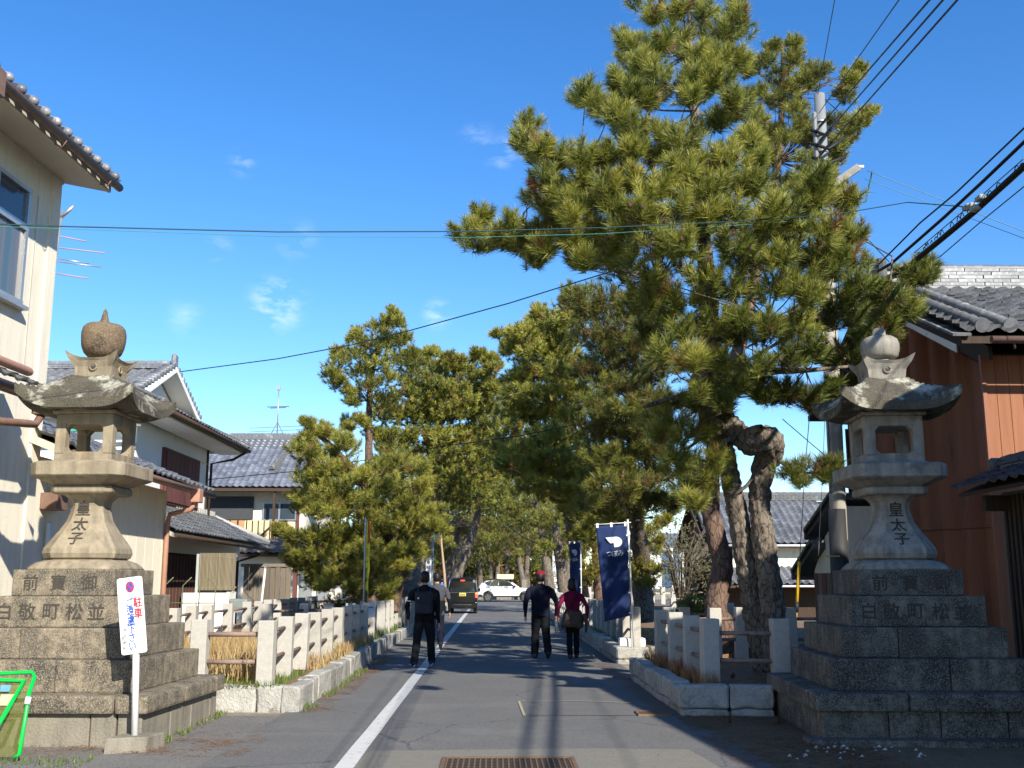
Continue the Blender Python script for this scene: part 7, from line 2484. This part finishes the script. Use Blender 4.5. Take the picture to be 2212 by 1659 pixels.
wire('thin wire left of the twin trunks down to the farmhouse', [RY(1500, 1090, 20), RY(1525, 1150, 22), RY(1540, 1180, 24)], .008, ALU)

# white stone pillar with name
a, b = RY(1193, 1172, 66), RY(1212, 1285, 66)
t = thing('stone_pillar', 'tall pale stone name pillar beside the road, right of the white car', 'pillar', ((a.x + b.x) / 2, 66, 0))
m = MB()
m.box(a.x, b.x, 66, 66.5, 0, a.z)
m.build('pillar', mat('pale_pillar_stone', (.66, .66, .62), (.52, .52, .48), rough=.8, scale=2, bump=.2), t, bevel=.02)
MB().box(a.x - .25, b.x + .25, 65.8, 66.7, 0, .5).build('base', KERBM, t, bevel=.03)
xm_ = (a.x + b.x) / 2
for k, c_ in enumerate('法隆寺'):
    put_text(c_, 'carved_lettering', CARVE, t, (xm_, 65.995, a.z - 1.35 - k * .62), (1, 0, 0), (0, 0, 1), .50, extrude=.004, bold=.01)
for k, c_ in enumerate('聖徳宗'):
    put_text(c_, 'carved_lettering', CARVE, t, (xm_, 65.995, a.z - .25 - k * .30), (1, 0, 0), (0, 0, 1), .26, extrude=.004, bold=.01)
# small wooden name post on the left
a, b = RY(920, 1206, 40), RY(931, 1245, 40)
t = thing('name_post', 'slim white name post with black writing above the second walker', 'sign post', ((a.x + b.x) / 2, 40, .33))
MB().box(a.x, b.x, 40, 40.15, .33, a.z).build('post', WP, t, bevel=.01)
for k, c_ in enumerate('東町住宅'):
    put_text(c_, 'lettering', CARVE, t, ((a.x + b.x) / 2, 39.99, a.z - .16 - .17 * k), (1, 0, 0), (0, 0, 1), .15, extrude=.01, bold=.01)
# street lamp
a = RY(943, 1050, 42)
t = thing('street_lamp', 'slim grey street lamp with two small heads in front of the left pines', 'street lamp', (a.x - .1, 42, .3))
MB().tube([(a.x - .14, 42, .3), (a.x - .12, 42, 3.6), (a.x, 42, a.z)], [.06, .05, .035], n=10).build('pole', mat('grey_blue_pole', (.30, .37, .38), rough=.5), t)
MB().tube([(a.x, 42, a.z), (a.x + .25, 41.9, a.z + .02)], [.03, .05], n=8, round_=True).build('lamp_head', WHITEP, t)
MB().tube([(a.x - .12, 42, 3.1), (a.x + .25, 41.9, 3.5)], [.03, .06], n=8, round_=True).build('lamp_arm', ALU, t)
# low pale fence and signboards by the crossing
t = thing('low_wall', 'low pale wall beyond the crossing behind the cars', 'wall', (0, 88, 0))
for k in range(12):
    MB().box(-14 + k * 2.6, -11.5 + k * 2.6, 88, 88.3, 0, .55).build('wall_block', CONC, t, bevel=.02)
t = thing('notice_board', 'cream notice board in the wood above the white car', 'sign', (.8, 89, 0))
MB().box(.2, 1.6, 89, 89.1, 1.75, 2.15).build('board', mat('cream_board', (.72, .60, .42)), t)
for x in (.3, 1.5):
    MB().box(x - .04, x + .04, 89.02, 89.1, 0, 1.75).build('leg', WOODD, t)
for i, (x, z0, z1) in enumerate([(1085, 1254, 1275), (1132, 1235, 1262), (1172, 1240, 1290)]):
    p = RY(x, 1260, 86.5)
    t = thing('stone_marker', ['pale stone marker left behind the white car roof', 'pale stone marker over the white car bonnet', 'pale stone marker hidden behind the red-capped man'][i], 'stone marker', (p.x, 86.5, 0))
    MB().box(p.x - .2, p.x + .2, 86.5, 86.8, 0, 1.5 + .2 * i).build('stone', CONC, t, bevel=.03)
# row of metal barrier beyond the right couple
t = thing('shrine_fence', 'pale stone fence running off to the right behind the banners', 'fence', (5, 62, 0))
for k in range(14):
    MB().box(4.2 + k * .62, 4.45 + k * .62, 63, 63.2, 0, 1.25).build('post', GRAN, t, bevel=.01)
MB().box(4.2, 12.4, 63.08, 63.12, .85, .95).build('rail', GRAN, t)


# ------------------------------------------------------------ litter, grass, small stones
def blades(name, n, region, zf, hmin, hmax, w, mt, label, lean=.5, tint=(.3, .9), lie=False, clump=None):
    x = RS.uniform(region[0], region[1], n)
    y = RS.uniform(region[2], region[3], n)
    if clump:
        k = RS.randint(0, clump, n)
        cx = RS.uniform(region[0], region[1], clump)[k]
        cy = RS.uniform(region[2], region[3], clump)[k]
        sg = .09
        x = np.clip(cx + RS.normal(0, sg, n), region[0], region[1])
        y = np.clip(cy + RS.normal(0, sg, n), region[2], region[3])
    h = RS.uniform(hmin, hmax, n)
    a = RS.uniform(0, 6.28, n)
    base = np.stack([x, y, np.full(n, zf)], 1)
    if lie:
        d = np.stack([np.cos(a), np.sin(a), RS.uniform(-.02, .12, n)], 1)
        base[:, 2] += RS.uniform(.002, .012, n)
    else:
        d = np.stack([np.cos(a) * lean * RS.uniform(0, 1, n), np.sin(a) * lean * RS.uniform(0, 1, n), np.ones(n)], 1)
    tip = base + d * h[:, None]
    mid = base + d * h[:, None] * .55 + np.array([0, 0, 1]) * (h * .08)[:, None] * (0 if lie else 1)
    b_ = a + math.pi / 2 if lie else RS.uniform(0, 6.28, n)
    s_ = np.stack([np.cos(b_), np.sin(b_), np.zeros(n)], 1) * w * .5
    V = np.stack([base - s_, base + s_, mid + s_ * .7, mid - s_ * .7, tip], 1)
    V = V.reshape(-1, 3)
    i0 = np.arange(n)[:, None] * 5
    tr = np.concatenate([i0 + np.array([[0, 1, 2]]), i0 + np.array([[0, 2, 3]]), i0 + np.array([[3, 2, 4]])], 0)
    T = np.repeat(RS.uniform(tint[0], tint[1], n), 5)
    o = np_mesh(name, V, tr, mt, None, {'tint': T}, kind='stuff')
    o['label'] = label
    o['category'] = cat_of(name)
    return o


def cat_of(n):
    return 'grass' if 'grass' in n else ('pebbles' if 'pebble' in n else 'pine litter')


LITF = foliage_mat('litter_needles', [(0, (.14, .06, .025)), (.5, (.38, .18, .07)), (1, (.55, .31, .13))])
blades('dry_grass', 5200, (-5.3, -2.85, 13.0, 17.5), .385, .15, .48, .014, DRYG, 'tall dry orange grass filling the near end of the left bed', clump=150)
blades('dry_grass', 2600, (-5.3, -2.6, 17.5, 21.8), .385, .12, .36, .016, DRYG, 'dry grass further back in the left bed', clump=90)
blades('dry_grass', 1500, (-2.62, -2.42, 14.5, 21.8), .385, .08, .26, .012, DRYG, 'dry grass fringe between the left posts and the kerb', clump=40)
blades('green_grass', 1500, (-3.4, -2.5, 12.75, 14.6), .385, .03, .10, .01, GREENG, 'short green grass at the foot of the nearest left posts')
blades('green_grass', 500, (-3.9, -3.0, 19.3, 20.4), .385, .3, .62, .022, GREENG, 'tall green iris leaves behind the left fence', clump=8)
blades('green_grass', 900, (-2.7, -2.5, 22.7, 30), .375, .05, .22, .014, GREENG, 'green weeds along the far left fence', clump=50)
blades('green_grass', 600, (-3.33, -3.05, 10.3, 12.6), .11, .02, .07, .01, GREENG, 'moss and weeds along the right side of the left lantern base', clump=40)
blades('green_grass', 500, (-2.26, -2.14, 12.7, 18.5), .11, .02, .08, .01, GREENG, 'weeds at the foot of the left kerb', clump=35)
blades('green_grass', 400, (-4.4, -3.4, 9.0, 9.5), .11, .01, .05, .01, GREENG, 'yellow-green moss patch before the left lantern', clump=20)
blades('green_grass', 500, (3.7, 4.5, 14.4, 14.9), .38, .06, .18, .01, GREENG, 'dark green tuft beside the twin trunks in the right bed', clump=12)
blades('green_grass', 500, (2.45, 2.62, 17.5 + 3, 30), .36, .03, .14, .012, GREENG, 'weeds between the long right fence and its kerb', clump=40)
blades('pine_needle_litter', 2600, (-2.24, -1.95, 12.7, 22), .112, .05, .13, .006, LITF, 'orange pine needles lying along the left kerb', lie=True, clump=140)
blades('pine_needle_litter', 1500, (-4.6, -2.2, 9.6, 10.6), .112, .05, .12, .005, LITF, 'thin streaks of pine needles before the left lantern', lie=True, clump=60)
blades('pine_needle_litter', 5200, (2.33, 4.2, 12.65, 17.2), .385, .06, .15, .007, LITF, 'thick mat of brown pine needles in the small right bed', lie=True, tint=(.1, .8))
blades('pine_needle_litter', 1600, (2.35, 2.62, 12.7, 17.2), .385, .06, .22, .007, LITF, 'brown needle tufts between the right posts and kerb', clump=30, tint=(.1, .8))
blades('pine_needle_litter', 5200, (2.05, 3.4, 8.6, 12.3), .114, .05, .13, .006, LITF, 'brown pine needles on the gravel before the right lantern', lie=True, tint=(.05, .6), clump=330)
blades('pine_needle_litter', 1500, (1.88, 2.1, 12.3, 20), .112, .05, .12, .006, LITF, 'pine needles along the foot of the right kerb', lie=True, clump=90, tint=(.05, .6))
blades('pine_needle_litter', 2200, (-3.9, -2.75, 12.8, 13.6), .39, .05, .13, .006, LITF, 'orange needles and soil at the front of the left bed', lie=True)
blades('dry_grass', 1600, (3.2, 6.0, 20.5, 28), .36, .04, .14, .02, DRYG, 'sunlit dry grass in the right bed beyond the passage', clump=90)
blades('pine_needle_litter', 900, (-2.0, 2.0, 9.5, 22), .112, .04, .11, .005, LITF, 'loose pine needles scattered over the road surface', lie=True, tint=(.05, .6))
blades('pine_needle_litter', 700, (-4.6, -2.3, 10.5, 12.6), .106, .04, .11, .005, LITF, 'loose needles on the asphalt before the left kerb', lie=True, tint=(.05, .6))
# pale chips by the right lantern base
mb = MB()
for i in range(46):
    x, y = RS.uniform(2.55, 3.9), RS.uniform(9.35, 10.15)
    if RS.uniform() < .5:
        x, y = RS.uniform(2.9, 3.6), RS.uniform(9.8, 10.05)
    r = RS.uniform(.008, .028)
    ring = []
    vs = [(x + r * RS.uniform(.6, 1.2) * math.cos(a), y + r * RS.uniform(.6, 1.2) * math.sin(a), .012 + GZ) for a in (0, 1.3, 2.5, 3.8, 5)]
    tp = (x, y, .012 + GZ + r * RS.uniform(.5, .9))
    mb.add(vs + [tp], [(0, 1, 5), (1, 2, 5), (2, 3, 5), (3, 4, 5), (4, 0, 5)])
o = mb.build('pebbles', mat('pale_chips', (.55, .53, .48), rough=.9), kind='stuff', recalc=False)
o['label'] = 'pale mortar chips scattered before the right lantern base'
o['category'] = 'pebbles'
mb = MB()
mb.loft([[(2.95, 10.02, 0), (5.5, 9.88, 0), (5.5, 10.2, 0), (2.95, 10.3, 0)], [(2.98, 10.03, .16), (5.5, 9.9, .17), (5.5, 10.2, .17), (2.98, 10.3, .16)]])
mb.build('footing', STONEB, lan_r)
# fallen cones
for i, (x, y, z, lab) in enumerate([(2.5, 11.7, .13, 'fallen pine cone at the foot of the right kerb corner'), (3.0, 11.6, .13, 'fallen pine cone close to the right lantern base'), (3.05, 13.9, .41, 'pine cone on the needles behind the shaded post')]):
    o = MB().lathe([(.012, -.03), (.032, -.015), (.03, .012), (.012, .035)], 9, (x, y, z)).build('fallen_cone', CONE)
    o['label'] = lab
    o['category'] = 'pine cone'
